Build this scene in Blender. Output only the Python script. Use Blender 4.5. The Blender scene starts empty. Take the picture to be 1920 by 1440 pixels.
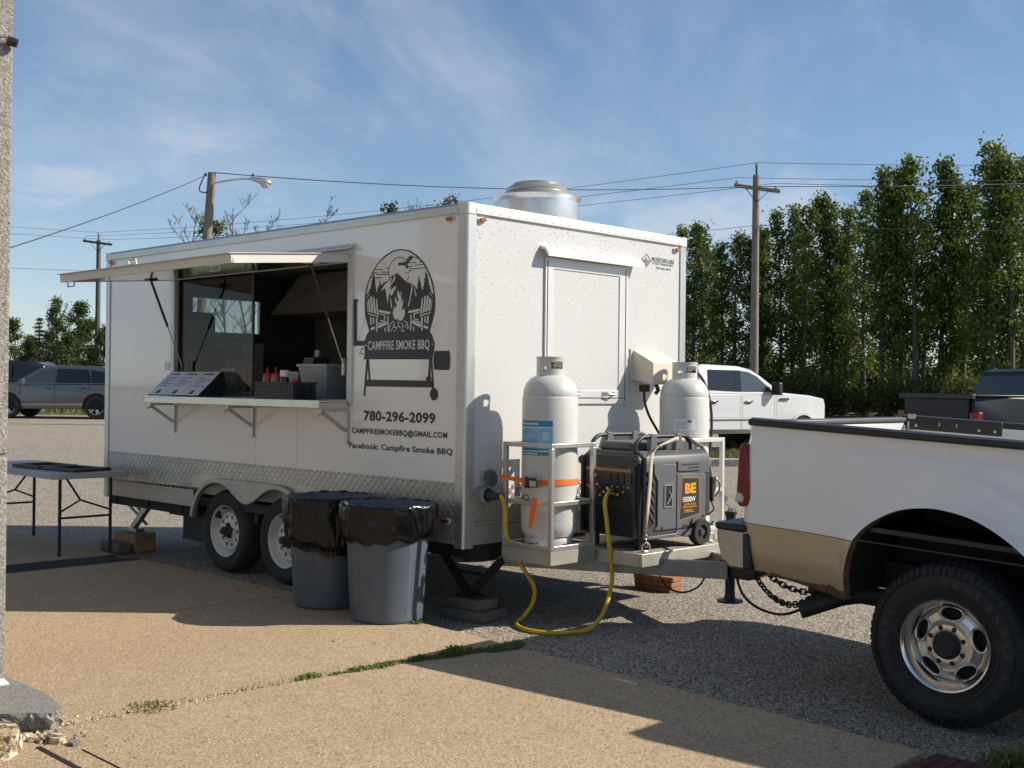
import bpy, bmesh, math, random
from mathutils import Vector, Matrix
random.seed(7)
PI = math.pi
sc = bpy.context.scene
COL = sc.collection
R = math.radians

# ---------------------------------------------------------------- camera
cam_d = bpy.data.cameras.new('camera')
cam = bpy.data.objects.new('camera', cam_d)
COL.objects.link(cam)
cam_d.sensor_width = 36.0
cam_d.lens = 2243.0 / 1920.0 * 36.0
cam_d.clip_start = 0.05
cam_d.clip_end = 3000
_p, _r = 0.0031, 0.0119                      # slight pitch up, slight roll
_fw = Vector((0, math.cos(_p), math.sin(_p)))
_up = Vector((0, -math.sin(_p), math.cos(_p)))
_ri = Vector((1, 0, 0))
_R = _ri * math.cos(_r) + _up * math.sin(_r)
_U = -_ri * math.sin(_r) + _up * math.cos(_r)
cam.matrix_world = Matrix(((_R.x, _U.x, -_fw.x, 0), (_R.y, _U.y, -_fw.y, 0), (_R.z, _U.z, -_fw.z, 1.563), (0, 0, 0, 1)))
sc.camera = cam

# ---------------------------------------------------------------- sky and sun
SUN_EL, SUN_AZ = R(35.0), R(90.0)            # sun stands to the right (+X)
world = bpy.data.worlds.new('World')
sc.world = world
world.use_nodes = True
wn, wl = world.node_tree.nodes, world.node_tree.links
wn.clear()
w_out = wn.new('ShaderNodeOutputWorld')
w_bg = wn.new('ShaderNodeBackground')
w_bg.inputs[1].default_value = 0.082
sky = wn.new('ShaderNodeTexSky')
sky.sky_type = 'NISHITA'
sky.sun_disc = False
sky.sun_elevation = SUN_EL
sky.sun_rotation = SUN_AZ
sky.altitude = 600
sky.air_density = 1.0
sky.dust_density = 0.25
sky.ozone_density = 3.0
tcw = wn.new('ShaderNodeTexCoord')
sepw = wn.new('ShaderNodeSeparateXYZ')
wl.new(tcw.outputs['Generated'], sepw.inputs[0])
def wmath(op, a, b=None, c=None):
    n = wn.new('ShaderNodeMath'); n.operation = op
    for i, v in enumerate((a, b, c)):
        if v is None: continue
        if hasattr(v, 'links'): wl.new(v, n.inputs[i])
        else: n.inputs[i].default_value = v
    return n.outputs[0]
def wnoise(scale, detail, rough, dist, rot=0.0, sx=1.0, sz=1.0, off=(0, 0, 0)):
    # noise on the view direction itself, streaks tilted in the sky
    mr = wn.new('ShaderNodeVectorRotate'); mr.rotation_type = 'Y_AXIS'; mr.inputs['Angle'].default_value = rot
    wl.new(tcw.outputs['Generated'], mr.inputs['Vector'])
    mp = wn.new('ShaderNodeMapping')
    mp.inputs['Scale'].default_value = (sx, 1, sz)
    mp.inputs['Location'].default_value = off
    wl.new(mr.outputs[0], mp.inputs[0])
    n = wn.new('ShaderNodeTexNoise')
    n.inputs['Scale'].default_value = scale; n.inputs['Detail'].default_value = detail
    n.inputs['Roughness'].default_value = rough; n.inputs['Distortion'].default_value = dist
    wl.new(mp.outputs[0], n.inputs['Vector'])
    return n.outputs[0]
def wramp(src, a, b):
    n = wn.new('ShaderNodeMapRange'); n.interpolation_type = 'SMOOTHSTEP'
    n.inputs['From Min'].default_value = a; n.inputs['From Max'].default_value = b
    wl.new(src, n.inputs['Value'])
    return n.outputs[0]
cirrus = wmath('MULTIPLY', wramp(wnoise(2.1, 7, 0.6, 0.5, R(-38), 1.0, 2.0, (4.3, 0.0, 0.0)), 0.42, 0.74), 0.46)
wisps = wmath('MULTIPLY', wramp(wnoise(6.0, 8, 0.66, 1.0, R(-30), 1.0, 2.0, (1.0, 5.0, 0)), 0.48, 0.85), 0.25)
low = wmath('MULTIPLY', wramp(wnoise(5.5, 9, 0.64, 0.3, 0.0, 1.0, 2.4, (1.0, 2.7, 0)), 0.5, 0.66), 0.6)
lowmask = wmath('SUBTRACT', 1.0, wramp(sepw.outputs[2], 0.12, 0.24))
veil = wmath('MULTIPLY', wmath('SUBTRACT', 1.0, wramp(sepw.outputs[2], 0.0, 0.16)), 0.28)
cl = wmath('ADD', wmath('ADD', cirrus, wisps), wmath('ADD', wmath('MULTIPLY', low, lowmask), veil))
cl = wmath('MINIMUM', cl, 0.85)
mixw = wn.new('ShaderNodeMix'); mixw.data_type = 'RGBA'
wl.new(cl, mixw.inputs[0]); wl.new(sky.outputs[0], mixw.inputs[6])
mixw.inputs[7].default_value = (5.2, 5.7, 6.5, 1)
wl.new(mixw.outputs[2], w_bg.inputs[0])
wl.new(w_bg.outputs[0], w_out.inputs[0])

sun_d = bpy.data.lights.new('sun', 'SUN')
sun_d.energy = 4.5
sun_d.angle = R(0.5)
sun_d.color = (1.0, 0.915, 0.785)
sun = bpy.data.objects.new('sun', sun_d)
COL.objects.link(sun)
_sd = Vector((math.sin(SUN_AZ) * math.cos(SUN_EL), math.cos(SUN_AZ) * math.cos(SUN_EL), math.sin(SUN_EL)))
sun.rotation_euler = _sd.to_track_quat('Z', 'Y').to_euler()
sun.location = (20, 0, 20)

sc.view_settings.view_transform = 'Standard'
sc.view_settings.look = 'None'
sc.view_settings.exposure = 0.55
sc.view_settings.gamma = 1.0
sc.view_settings.use_curve_mapping = False

# ---------------------------------------------------------------- frames
YAW = -0.7687
T0 = Vector((-0.3087, 7.892, 0.0))
TX = Vector((math.cos(YAW), math.sin(YAW), 0))
TY = Vector((-math.sin(YAW), math.cos(YAW), 0))
def TW(x, y, z=0.0):                          # trailer coordinates to world
    return T0 + TX * x + TY * y + Vector((0, 0, z))

# ---------------------------------------------------------------- materials
MATS = {}
def mat(name, col, rough=0.5, metal=0.0, var=0.0, vscale=6.0, bump=0.0, bscale=60.0, spec=0.5,
        dirt=None, dirt_amt=0.0, dscale=3.0, coat=0.0, emit=None, trans=0.0, vcol=None, rvar=0.0):
    if name in MATS: return MATS[name]
    m = bpy.data.materials.new(name); m.use_nodes = True
    nt = m.node_tree; n = nt.nodes; l = nt.links
    b = n['Principled BSDF']
    b.inputs['Roughness'].default_value = rough
    b.inputs['Metallic'].default_value = metal
    b.inputs['Specular IOR Level'].default_value = spec
    b.inputs['Coat Weight'].default_value = coat
    b.inputs['Coat Roughness'].default_value = 0.06
    c4 = (*col, 1)
    b.inputs['Base Color'].default_value = c4
    tc = n.new('ShaderNodeTexCoord')
    src = None
    if var > 0 or vcol:
        nz = n.new('ShaderNodeTexNoise'); nz.inputs['Scale'].default_value = vscale; nz.inputs['Detail'].default_value = 6
        nz.inputs['Roughness'].default_value = 0.65
        l.new(tc.outputs['Object'], nz.inputs['Vector'])
        rp = n.new('ShaderNodeMapRange'); rp.inputs['From Min'].default_value = 0.3; rp.inputs['From Max'].default_value = 0.7
        l.new(nz.outputs[0], rp.inputs['Value'])
        mx = n.new('ShaderNodeMix'); mx.data_type = 'RGBA'
        if vcol:
            mx.inputs[6].default_value = c4; mx.inputs[7].default_value = (*vcol, 1)
        else:
            mx.inputs[6].default_value = (*[c * (1 - var) for c in col], 1)
            mx.inputs[7].default_value = (*[min(1, c * (1 + var)) for c in col], 1)
        l.new(rp.outputs[0], mx.inputs[0]); src = mx.outputs[2]
        if rvar:
            rr = n.new('ShaderNodeMapRange'); rr.inputs['To Min'].default_value = max(0, rough - rvar); rr.inputs['To Max'].default_value = rough + rvar
            l.new(rp.outputs[0], rr.inputs['Value']); l.new(rr.outputs[0], b.inputs['Roughness'])
    if dirt:
        nz = n.new('ShaderNodeTexNoise'); nz.inputs['Scale'].default_value = dscale; nz.inputs['Detail'].default_value = 8
        nz.inputs['Roughness'].default_value = 0.75
        l.new(tc.outputs['Object'], nz.inputs['Vector'])
        rp = n.new('ShaderNodeMapRange'); rp.inputs['From Min'].default_value = 0.62 - dirt_amt * 0.3; rp.inputs['From Max'].default_value = 0.8
        rp.inputs['To Max'].default_value = min(1, dirt_amt * 1.6)
        l.new(nz.outputs[0], rp.inputs['Value'])
        mx = n.new('ShaderNodeMix'); mx.data_type = 'RGBA'
        if src: l.new(src, mx.inputs[6])
        else: mx.inputs[6].default_value = c4
        mx.inputs[7].default_value = (*dirt, 1)
        l.new(rp.outputs[0], mx.inputs[0]); src = mx.outputs[2]
    if src: l.new(src, b.inputs['Base Color'])
    if bump > 0:
        nz = n.new('ShaderNodeTexNoise'); nz.inputs['Scale'].default_value = bscale; nz.inputs['Detail'].default_value = 4
        l.new(tc.outputs['Object'], nz.inputs['Vector'])
        bp = n.new('ShaderNodeBump'); bp.inputs['Strength'].default_value = bump; bp.inputs['Distance'].default_value = 0.01
        l.new(nz.outputs[0], bp.inputs['Height']); l.new(bp.outputs[0], b.inputs['Normal'])
    if emit:
        b.inputs['Emission Color'].default_value = (*emit[0], 1); b.inputs['Emission Strength'].default_value = emit[1]
    if trans: b.inputs['Transmission Weight'].default_value = trans
    MATS[name] = m
    return m

def glass(name, tint=(0.02, 0.025, 0.03), refl=1.6, rough=0.03):
    if name in MATS: return MATS[name]
    m = bpy.data.materials.new(name); m.use_nodes = True
    nt = m.node_tree; n = nt.nodes; l = nt.links
    n.clear()
    o = n.new('ShaderNodeOutputMaterial')
    tr = n.new('ShaderNodeBsdfTransparent'); tr.inputs[0].default_value = (*tint, 1)
    gl = n.new('ShaderNodeBsdfGlossy'); gl.inputs['Roughness'].default_value = rough
    fr = n.new('ShaderNodeFresnel'); fr.inputs[0].default_value = 1.5
    ad = n.new('ShaderNodeMath'); ad.operation = 'MULTIPLY'; ad.inputs[1].default_value = refl
    l.new(fr.outputs[0], ad.inputs[0])
    mx = n.new('ShaderNodeMixShader')
    l.new(ad.outputs[0], mx.inputs[0]); l.new(tr.outputs[0], mx.inputs[1]); l.new(gl.outputs[0], mx.inputs[2])
    l.new(mx.outputs[0], o.inputs[0])
    MATS[name] = m
    return m

def speck_mat(name, base, spots, scale, thr, rough=0.35, extra=None, bump=0.0, grad=None, coat=0.0):
    """painted panel with small scattered specks (bug splats, mud)"""
    m = bpy.data.materials.new(name); m.use_nodes = True
    nt = m.node_tree; n = nt.nodes; l = nt.links
    b = n['Principled BSDF']; b.inputs['Roughness'].default_value = rough
    b.inputs['Coat Weight'].default_value = coat; b.inputs['Coat Roughness'].default_value = 0.05
    tc = n.new('ShaderNodeTexCoord')
    cur = None
    nzv = n.new('ShaderNodeTexNoise'); nzv.inputs['Scale'].default_value = 1.6; nzv.inputs['Detail'].default_value = 5
    l.new(tc.outputs['Object'], nzv.inputs['Vector'])
    mx0 = n.new('ShaderNodeMix'); mx0.data_type = 'RGBA'
    mx0.inputs[6].default_value = (*[c * 0.93 for c in base], 1); mx0.inputs[7].default_value = (*base, 1)
    l.new(nzv.outputs[0], mx0.inputs[0]); cur = mx0.outputs[2]
    for k, (sc_, th) in enumerate(((scale, thr), (scale * 0.5, thr * 0.5))):
        v = n.new('ShaderNodeTexVoronoi'); v.inputs['Scale'].default_value = sc_
        l.new(tc.outputs['Object'], v.inputs['Vector'])
        wh = n.new('ShaderNodeTexWhiteNoise')
        l.new(v.outputs['Color'], wh.inputs['Vector'])
        # per-cell random size
        ms = n.new('ShaderNodeMath'); ms.operation = 'MULTIPLY_ADD'; ms.inputs[1].default_value = th * 1.5; ms.inputs[2].default_value = -th * 0.75
        l.new(wh.outputs['Value'], ms.inputs[0])
        if grad:
            sp = n.new('ShaderNodeSeparateXYZ'); l.new(tc.outputs['Object'], sp.inputs[0])
            mr = n.new('ShaderNodeMapRange'); mr.inputs['From Min'].default_value = grad[0]; mr.inputs['From Max'].default_value = grad[1]
            mr.inputs['To Min'].default_value = grad[2]; mr.inputs['To Max'].default_value = grad[3]
            l.new(sp.outputs[2], mr.inputs['Value'])
            mm = n.new('ShaderNodeMath'); mm.operation = 'MULTIPLY'
            l.new(ms.outputs[0], mm.inputs[0]); l.new(mr.outputs[0], mm.inputs[1]); lim = mm.outputs[0]
        else: lim = ms.outputs[0]
        lt = n.new('ShaderNodeMath'); lt.operation = 'LESS_THAN'
        l.new(v.outputs['Distance'], lt.inputs[0]); l.new(lim, lt.inputs[1])
        f = n.new('ShaderNodeMath'); f.operation = 'MULTIPLY'; f.inputs[1].default_value = 0.85
        l.new(lt.outputs[0], f.inputs[0])
        mx = n.new('ShaderNodeMix'); mx.data_type = 'RGBA'
        l.new(f.outputs[0], mx.inputs[0]); l.new(cur, mx.inputs[6]); mx.inputs[7].default_value = (*spots, 1)
        cur = mx.outputs[2]
    l.new(cur, b.inputs['Base Color'])
    if bump:
        nz = n.new('ShaderNodeTexNoise'); nz.inputs['Scale'].default_value = 2.2; nz.inputs['Detail'].default_value = 3
        l.new(tc.outputs['Object'], nz.inputs['Vector'])
        bp = n.new('ShaderNodeBump'); bp.inputs['Strength'].default_value = bump; bp.inputs['Distance'].default_value = 0.02
        l.new(nz.outputs[0], bp.inputs['Height']); l.new(bp.outputs[0], b.inputs['Normal'])
    MATS[name] = m
    return m

def ground_mat(name, ca, cb, cdark, clight, grain, patch=0.35, bump=0.6, crack=False, stain=None, rough=0.9, dark_thr=0.30, light_thr=0.70, bdist=0.008, scoord='Object'):
    """aggregate surface: coarse colour patches, dark and light grains, fine relief"""
    m = bpy.data.materials.new(name); m.use_nodes = True
    nt = m.node_tree; n = nt.nodes; l = nt.links
    b = n['Principled BSDF']; b.inputs['Roughness'].default_value = rough; b.inputs['Specular IOR Level'].default_value = 0.25
    tc = n.new('ShaderNodeTexCoord'); co = tc.outputs[scoord]
    def noise(s, d=5, r=0.6):
        z = n.new('ShaderNodeTexNoise'); z.inputs['Scale'].default_value = s; z.inputs['Detail'].default_value = d; z.inputs['Roughness'].default_value = r
        l.new(co, z.inputs['Vector']); return z.outputs[0]
    def rng(src, a, bb, t0=0.0, t1=1.0):
        z = n.new('ShaderNodeMapRange'); z.inputs['From Min'].default_value = a; z.inputs['From Max'].default_value = bb
        z.inputs['To Min'].default_value = t0; z.inputs['To Max'].default_value = t1
        l.new(src, z.inputs['Value']); return z.outputs[0]
    def mix(f, a, bcol):
        z = n.new('ShaderNodeMix'); z.data_type = 'RGBA'
        l.new(f, z.inputs[0])
        if hasattr(a, 'links'): l.new(a, z.inputs[6])
        else: z.inputs[6].default_value = (*a, 1)
        z.inputs[7].default_value = (*bcol, 1)
        return z.outputs[2]
    cur = mix(rng(noise(patch, 7, 0.6), 0.35, 0.65), ca, cb)
    if stain:
        cur = mix(rng(noise(patch * 2.3, 6, 0.7), 0.56, 0.72, 0, 0.55), cur, stain)
    v = n.new('ShaderNodeTexVoronoi'); v.inputs['Scale'].default_value = grain
    l.new(co, v.inputs['Vector'])
    w = n.new('ShaderNodeTexWhiteNoise'); l.new(v.outputs['Color'], w.inputs['Vector'])
    cur = mix(rng(w.outputs['Value'], dark_thr, dark_thr - 0.06), cur, cdark)
    cur = mix(rng(w.outputs['Value'], light_thr, light_thr + 0.1), cur, clight)
    v2 = n.new('ShaderNodeTexVoronoi'); v2.inputs['Scale'].default_value = grain * 0.33
    l.new(co, v2.inputs['Vector'])
    w2 = n.new('ShaderNodeTexWhiteNoise'); l.new(v2.outputs['Color'], w2.inputs['Vector'])
    cur = mix(rng(w2.outputs['Value'], 0.12, 0.02, 0, 0.6), cur, cdark)
    v3 = n.new('ShaderNodeTexVoronoi'); v3.inputs['Scale'].default_value = 9.0
    l.new(co, v3.inputs['Vector'])
    cur = mix(rng(v3.outputs['Distance'], 0.075, 0.06, 0, 0.8), cur, [c * 0.35 for c in cdark])
    l.new(cur, b.inputs['Base Color'])
    h = n.new('ShaderNodeMath'); h.operation = 'ADD'
    l.new(noise(grain * 0.8, 3, 0.7), h.inputs[0])
    l.new(w.outputs['Value'], h.inputs[1])
    bp = n.new('ShaderNodeBump'); bp.inputs['Strength'].default_value = bump; bp.inputs['Distance'].default_value = bdist
    l.new(h.outputs[0], bp.inputs['Height']); l.new(bp.outputs[0], b.inputs['Normal'])
    MATS[name] = m
    return m

def leaf_mat(name, ca, cb, trans=0.35):
    m = bpy.data.materials.new(name); m.use_nodes = True
    nt = m.node_tree; n = nt.nodes; l = nt.links
    n.clear()
    o = n.new('ShaderNodeOutputMaterial')
    g = n.new('ShaderNodeNewGeometry')
    oi = n.new('ShaderNodeObjectInfo')
    nz = n.new('ShaderNodeTexNoise'); nz.inputs['Scale'].default_value = 0.9; nz.inputs['Detail'].default_value = 3
    l.new(g.outputs['Position'], nz.inputs['Vector'])
    ad = n.new('ShaderNodeMath'); ad.operation = 'MULTIPLY_ADD'; ad.inputs[1].default_value = 0.55; ad.inputs[2].default_value = -0.1
    l.new(g.outputs['Random Per Island'], ad.inputs[0])
    a2 = n.new('ShaderNodeMath'); a2.operation = 'ADD'
    l.new(ad.outputs[0], a2.inputs[0]); l.new(nz.outputs[0], a2.inputs[1])
    a3 = n.new('ShaderNodeMath'); a3.operation = 'MULTIPLY_ADD'; a3.inputs[1].default_value = 0.5; a3.inputs[2].default_value = -0.3
    l.new(oi.outputs['Random'], a3.inputs[0])
    a4 = n.new('ShaderNodeMath'); a4.operation = 'ADD'; a4.use_clamp = True
    l.new(a2.outputs[0], a4.inputs[0]); l.new(a3.outputs[0], a4.inputs[1])
    mx = n.new('ShaderNodeMix'); mx.data_type = 'RGBA'
    mx.inputs[6].default_value = (*ca, 1); mx.inputs[7].default_value = (*cb, 1)
    l.new(a4.outputs[0], mx.inputs[0])
    d = n.new('ShaderNodeBsdfPrincipled'); d.inputs['Roughness'].default_value = 0.45; d.inputs['Specular IOR Level'].default_value = 0.35
    t = n.new('ShaderNodeBsdfTranslucent')
    l.new(mx.outputs[2], d.inputs['Base Color']); l.new(mx.outputs[2], t.inputs[0])
    ms = n.new('ShaderNodeMixShader'); ms.inputs[0].default_value = trans
    l.new(d.outputs[0], ms.inputs[1]); l.new(t.outputs[0], ms.inputs[2]); l.new(ms.outputs[0], o.inputs[0])
    MATS[name] = m
    return m

# ---------------------------------------------------------------- mesh helpers
class MB:
    def __init__(s): s.v = []; s.f = []
    def add(s, vs, fs, M=None):
        o = len(s.v)
        for p in vs:
            p = Vector(p)
            s.v.append(tuple(M @ p) if M is not None else tuple(p))
        s.f.extend([tuple(i + o for i in f) for f in fs]); return s
    def box(s, x0, x1, y0, y1, z0, z1, M=None):
        v = [(x0, y0, z0), (x1, y0, z0), (x1, y1, z0), (x0, y1, z0), (x0, y0, z1), (x1, y0, z1), (x1, y1, z1), (x0, y1, z1)]
        f = [(0, 3, 2, 1), (4, 5, 6, 7), (0, 1, 5, 4), (1, 2, 6, 5), (2, 3, 7, 6), (3, 0, 4, 7)]
        return s.add(v, f, M)
    def prism(s, poly, a, b, axis='y', M=None):
        """polygon in the two other axes, extruded from a to b along axis"""
        def P(u, w, t):
            return (u, t, w) if axis == 'y' else ((t, u, w) if axis == 'x' else (u, w, t))
        n = len(poly)
        v = [P(u, w, a) for u, w in poly] + [P(u, w, b) for u, w in poly]
        f = [tuple(range(n)), tuple(reversed(range(n, 2 * n)))]
        for i in range(n): f.append((i, (i + 1) % n + 0, (i + 1) % n + n, i + n)[::-1])
        return s.add(v, f, M)
    def sheet(s, poly, t, axis='y', M=None):
        def P(u, w): return (u, t, w) if axis == 'y' else ((t, u, w) if axis == 'x' else (u, w, t))
        return s.add([P(u, w) for u, w in poly], [tuple(range(len(poly)))], M)
    def lathe(s, prof, n=24, M=None, a0=0.0, a1=2 * PI):
        full = abs(a1 - a0 - 2 * PI) < 1e-6
        m = n if full else n + 1
        v = []; f = []
        for r, z in prof:
            for i in range(m):
                a = a0 + (a1 - a0) * i / n
                v.append((r * math.cos(a), r * math.sin(a), z))
        for j in range(len(prof) - 1):
            for i in range(n):
                k = (i + 1) % m
                f.append((j * m + i, j * m + k, (j + 1) * m + k, (j + 1) * m + i))
        return s.add(v, f, M)
    def cyl(s, p0, p1, r, n=12, r1=None, caps=True):
        return s.tube([p0, p1], [r, r if r1 is None else r1], n, caps)
    def tube(s, pts, r, n=8, caps=True, closed=False):
        pts = [Vector(p) for p in pts]
        rs = r if isinstance(r, (list, tuple)) else [r] * len(pts)
        N = len(pts); rings = []
        up = None
        for i, p in enumerate(pts):
            if closed: d = pts[(i + 1) % N] - pts[i - 1]
            else: d = pts[min(i + 1, N - 1)] - pts[max(i - 1, 0)]
            if d.length < 1e-9: d = Vector((0, 0, 1))
            d.normalize()
            if up is None:
                up = Vector((0, 0, 1)) if abs(d.z) < 0.9 else Vector((1, 0, 0))
            a = d.cross(up)
            if a.length < 1e-6: a = d.cross(Vector((1, 0.3, 0)))
            a.normalize(); b = a.cross(d); up = b
            rings.append([p + (a * math.cos(2 * PI * k / n) + b * math.sin(2 * PI * k / n)) * rs[i] for k in range(n)])
        v = [q for ring in rings for q in ring]; f = []
        for i in range(N if closed else N - 1):
            j = (i + 1) % N
            for k in range(n):
                f.append((i * n + k, i * n + (k + 1) % n, j * n + (k + 1) % n, j * n + k))
        if caps and not closed:
            f.append(tuple(reversed(range(n)))); f.append(tuple(range((N - 1) * n, N * n)))
        return s.add(v, f)
    def bar(s, p0, p1, w, h, up=(0, 0, 1)):
        """rectangular bar between two points"""
        p0, p1 = Vector(p0), Vector(p1); d = (p1 - p0).normalized(); u = Vector(up)
        a = d.cross(u)
        if a.length < 1e-5: a = d.cross(Vector((1, 0, 0)))
        a.normalize(); b = a.cross(d)
        v = []
        for p in (p0, p1):
            for sa, sb in ((-1, -1), (1, -1), (1, 1), (-1, 1)): v.append(p + a * sa * w / 2 + b * sb * h / 2)
        return s.add(v, [(0, 1, 2, 3)[::-1], (4, 5, 6, 7), (0, 1, 5, 4), (1, 2, 6, 5), (2, 3, 7, 6), (3, 0, 4, 7)])
    def grid(s, nu, nv, fn, M=None, skip=None):
        v = [fn(i / nu, j / nv) for j in range(nv + 1) for i in range(nu + 1)]
        f = []
        for j in range(nv):
            for i in range(nu):
                if skip and skip((i + .5) / nu, (j + .5) / nv): continue
                a = j * (nu + 1) + i
                f.append((a, a + 1, a + nu + 2, a + nu + 1))
        return s.add(v, f, M)
    def ring_strip(s, outer, inner, y0, y1, axis='y'):
        """closed band between two loops of equal count, extruded"""
        n = len(outer)
        def P(u, w, t): return (u, t, w) if axis == 'y' else ((t, u, w) if axis == 'x' else (u, w, t))
        v = [P(*p, y0) for p in outer] + [P(*p, y0) for p in inner] + [P(*p, y1) for p in outer] + [P(*p, y1) for p in inner]
        f = []
        for i in range(n):
            j = (i + 1) % n
            f += [(i, j, n + j, n + i), (2 * n + i, 3 * n + i, 3 * n + j, 2 * n + j), (i, 2 * n + i, 2 * n + j, j), (n + i, n + j, 3 * n + j, 3 * n + i)]
        return s.add(v, f)
    def mesh(s, name, smooth=None):
        me = bpy.data.meshes.new(name)
        me.from_pydata([tuple(p) for p in s.v], [], s.f)
        me.validate(verbose=False)
        bm = bmesh.new(); bm.from_mesh(me)
        bmesh.ops.remove_doubles(bm, verts=bm.verts, dist=1e-5)
        big = [f for f in bm.faces if len(f.verts) > 4]
        if big: bmesh.ops.triangulate(bm, faces=big)
        bmesh.ops.recalc_face_normals(bm, faces=bm.faces)
        bm.to_mesh(me); bm.free()
        if smooth:
            me.shade_smooth()
            me.set_sharp_from_angle(angle=R(smooth))
        return me
    def build(s, name, m, parent=None, smooth=None, bevel=0.0, seg=2, loc=None):
        return mesh_obj(name, s.mesh(name, smooth), m, parent, bevel, seg, loc)

def mesh_obj(name, me, m, parent=None, bevel=0.0, seg=2, loc=None):
    if m is not None and not me.materials: me.materials.append(m)
    o = bpy.data.objects.new(name, me); COL.objects.link(o)
    if parent is not None: o.parent = parent
    if loc is not None: o.location = loc
    if bevel:
        md = o.modifiers.new('bevel', 'BEVEL'); md.width = bevel; md.segments = seg; md.limit_method = 'ANGLE'; md.angle_limit = R(35)
        me.shade_smooth(); me.set_sharp_from_angle(angle=R(50))
    return o

def tag(o, label=None, cat=None, group=None, kind=None):
    if label: o['label'] = label
    if cat: o['category'] = cat
    if group: o['group'] = group
    if kind: o['kind'] = kind
    return o
def thing(name, label, cat, loc=(0, 0, 0), rz=0.0, group=None):
    o = bpy.data.objects.new(name, None); COL.objects.link(o)
    o.location = loc; o.rotation_euler = (0, 0, rz); o.empty_display_size = 0.1
    return tag(o, label, cat, group)
def tthing(name, label, cat, x, y, z, group=None, rz=0.0):   # a thing standing in trailer coordinates
    return thing(name, label, cat, TW(x, y, z), YAW + rz, group)
def place(o, x, y, z, rz=0.0):
    o.location = TW(x, y, z); o.rotation_euler = (0, 0, YAW + rz); return o
def copy_tree(o, parent=None):
    c = o.copy(); COL.objects.link(c); c.parent = parent
    for ch in list(o.children): copy_tree(ch, c)
    return c
def noncol(poly): return poly

def bool_cut(me, cutters):
    a = bpy.data.objects.new('tmp_a', me); COL.objects.link(a)
    tmp = []
    for c in cutters:
        b = bpy.data.objects.new('tmp_b', c); COL.objects.link(b); tmp.append(b)
        md = a.modifiers.new('b', 'BOOLEAN'); md.operation = 'DIFFERENCE'; md.object = b; md.solver = 'EXACT'
    dg = bpy.context.evaluated_depsgraph_get(); dg.update()
    out = bpy.data.meshes.new_from_object(a.evaluated_get(dg))
    for b in tmp: bpy.data.objects.remove(b)
    bpy.data.objects.remove(a)
    return out

def text_mesh(body, width=None, height=None, bold=0.0, align='LEFT', spacing=1.0, extrude=0.0):
    """flat lettering in the XY plane, origin at the lower left of the line"""
    cu = bpy.data.curves.new('txt', 'FONT'); cu.body = body; cu.offset = bold; cu.space_character = spacing; cu.extrude = extrude
    cu.resolution_u = 3
    o = bpy.data.objects.new('txt', cu); COL.objects.link(o)
    dg = bpy.context.evaluated_depsgraph_get(); dg.update()
    me = bpy.data.meshes.new_from_object(o.evaluated_get(dg))
    bpy.data.objects.remove(o)
    xs = [v.co.x for v in me.vertices]; ys = [v.co.y for v in me.vertices]
    x0, x1, y1 = min(xs), max(xs), max(ys)
    base_cap = 0.695 + 2 * bold
    sy = (height / base_cap) if height else None
    sx = (width / (x1 - x0)) if width else sy
    if sy is None: sy = sx
    off = {'LEFT': x0, 'CENTER': (x0 + x1) / 2, 'RIGHT': x1}[align]
    for v in me.vertices:
        v.co.x = (v.co.x - off) * sx; v.co.y = v.co.y * sy
    return me
M_SIDE = Matrix(((1, 0, 0, 0), (0, 0, -1, 0), (0, 1, 0, 0), (0, 0, 0, 1)))      # text x -> x, text y -> z, faces -y
M_FRONT = Matrix(((0, 0, 1, 0), (1, 0, 0, 0), (0, 1, 0, 0), (0, 0, 0, 1)))      # text x -> y, text y -> z, faces +x
def lettering(name, me, M, m, parent):
    me.transform(M); me.materials.clear()
    return mesh_obj(name, me, m, parent)
def join_meshes(name, lst):
    bm = bmesh.new()
    for me in lst: bm.from_mesh(me)
    out = bpy.data.meshes.new(name); bm.to_mesh(out); bm.free(); return out
def arc(cx, cz, r, a0, a1, n):
    return [(cx + r * math.cos(R(a0 + (a1 - a0) * i / n)), cz + r * math.sin(R(a0 + (a1 - a0) * i / n))) for i in range(n + 1)]
def catmull(pts, k=8):
    P = [Vector(p) for p in pts]; out = []
    for i in range(len(P) - 1):
        a, b, c, d = P[max(i - 1, 0)], P[i], P[i + 1], P[min(i + 2, len(P) - 1)]
        for j in range(k):
            t = j / k
            out.append(0.5 * ((2 * b) + (c - a) * t + (2 * a - 5 * b + 4 * c - d) * t * t + (3 * b - a - 3 * c + d) * t ** 3))
    out.append(P[-1]); return out
def sstep(a, b, x):
    t = max(0.0, min(1.0, (x - a) / (b - a))); return t * t * (3 - 2 * t)
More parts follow.
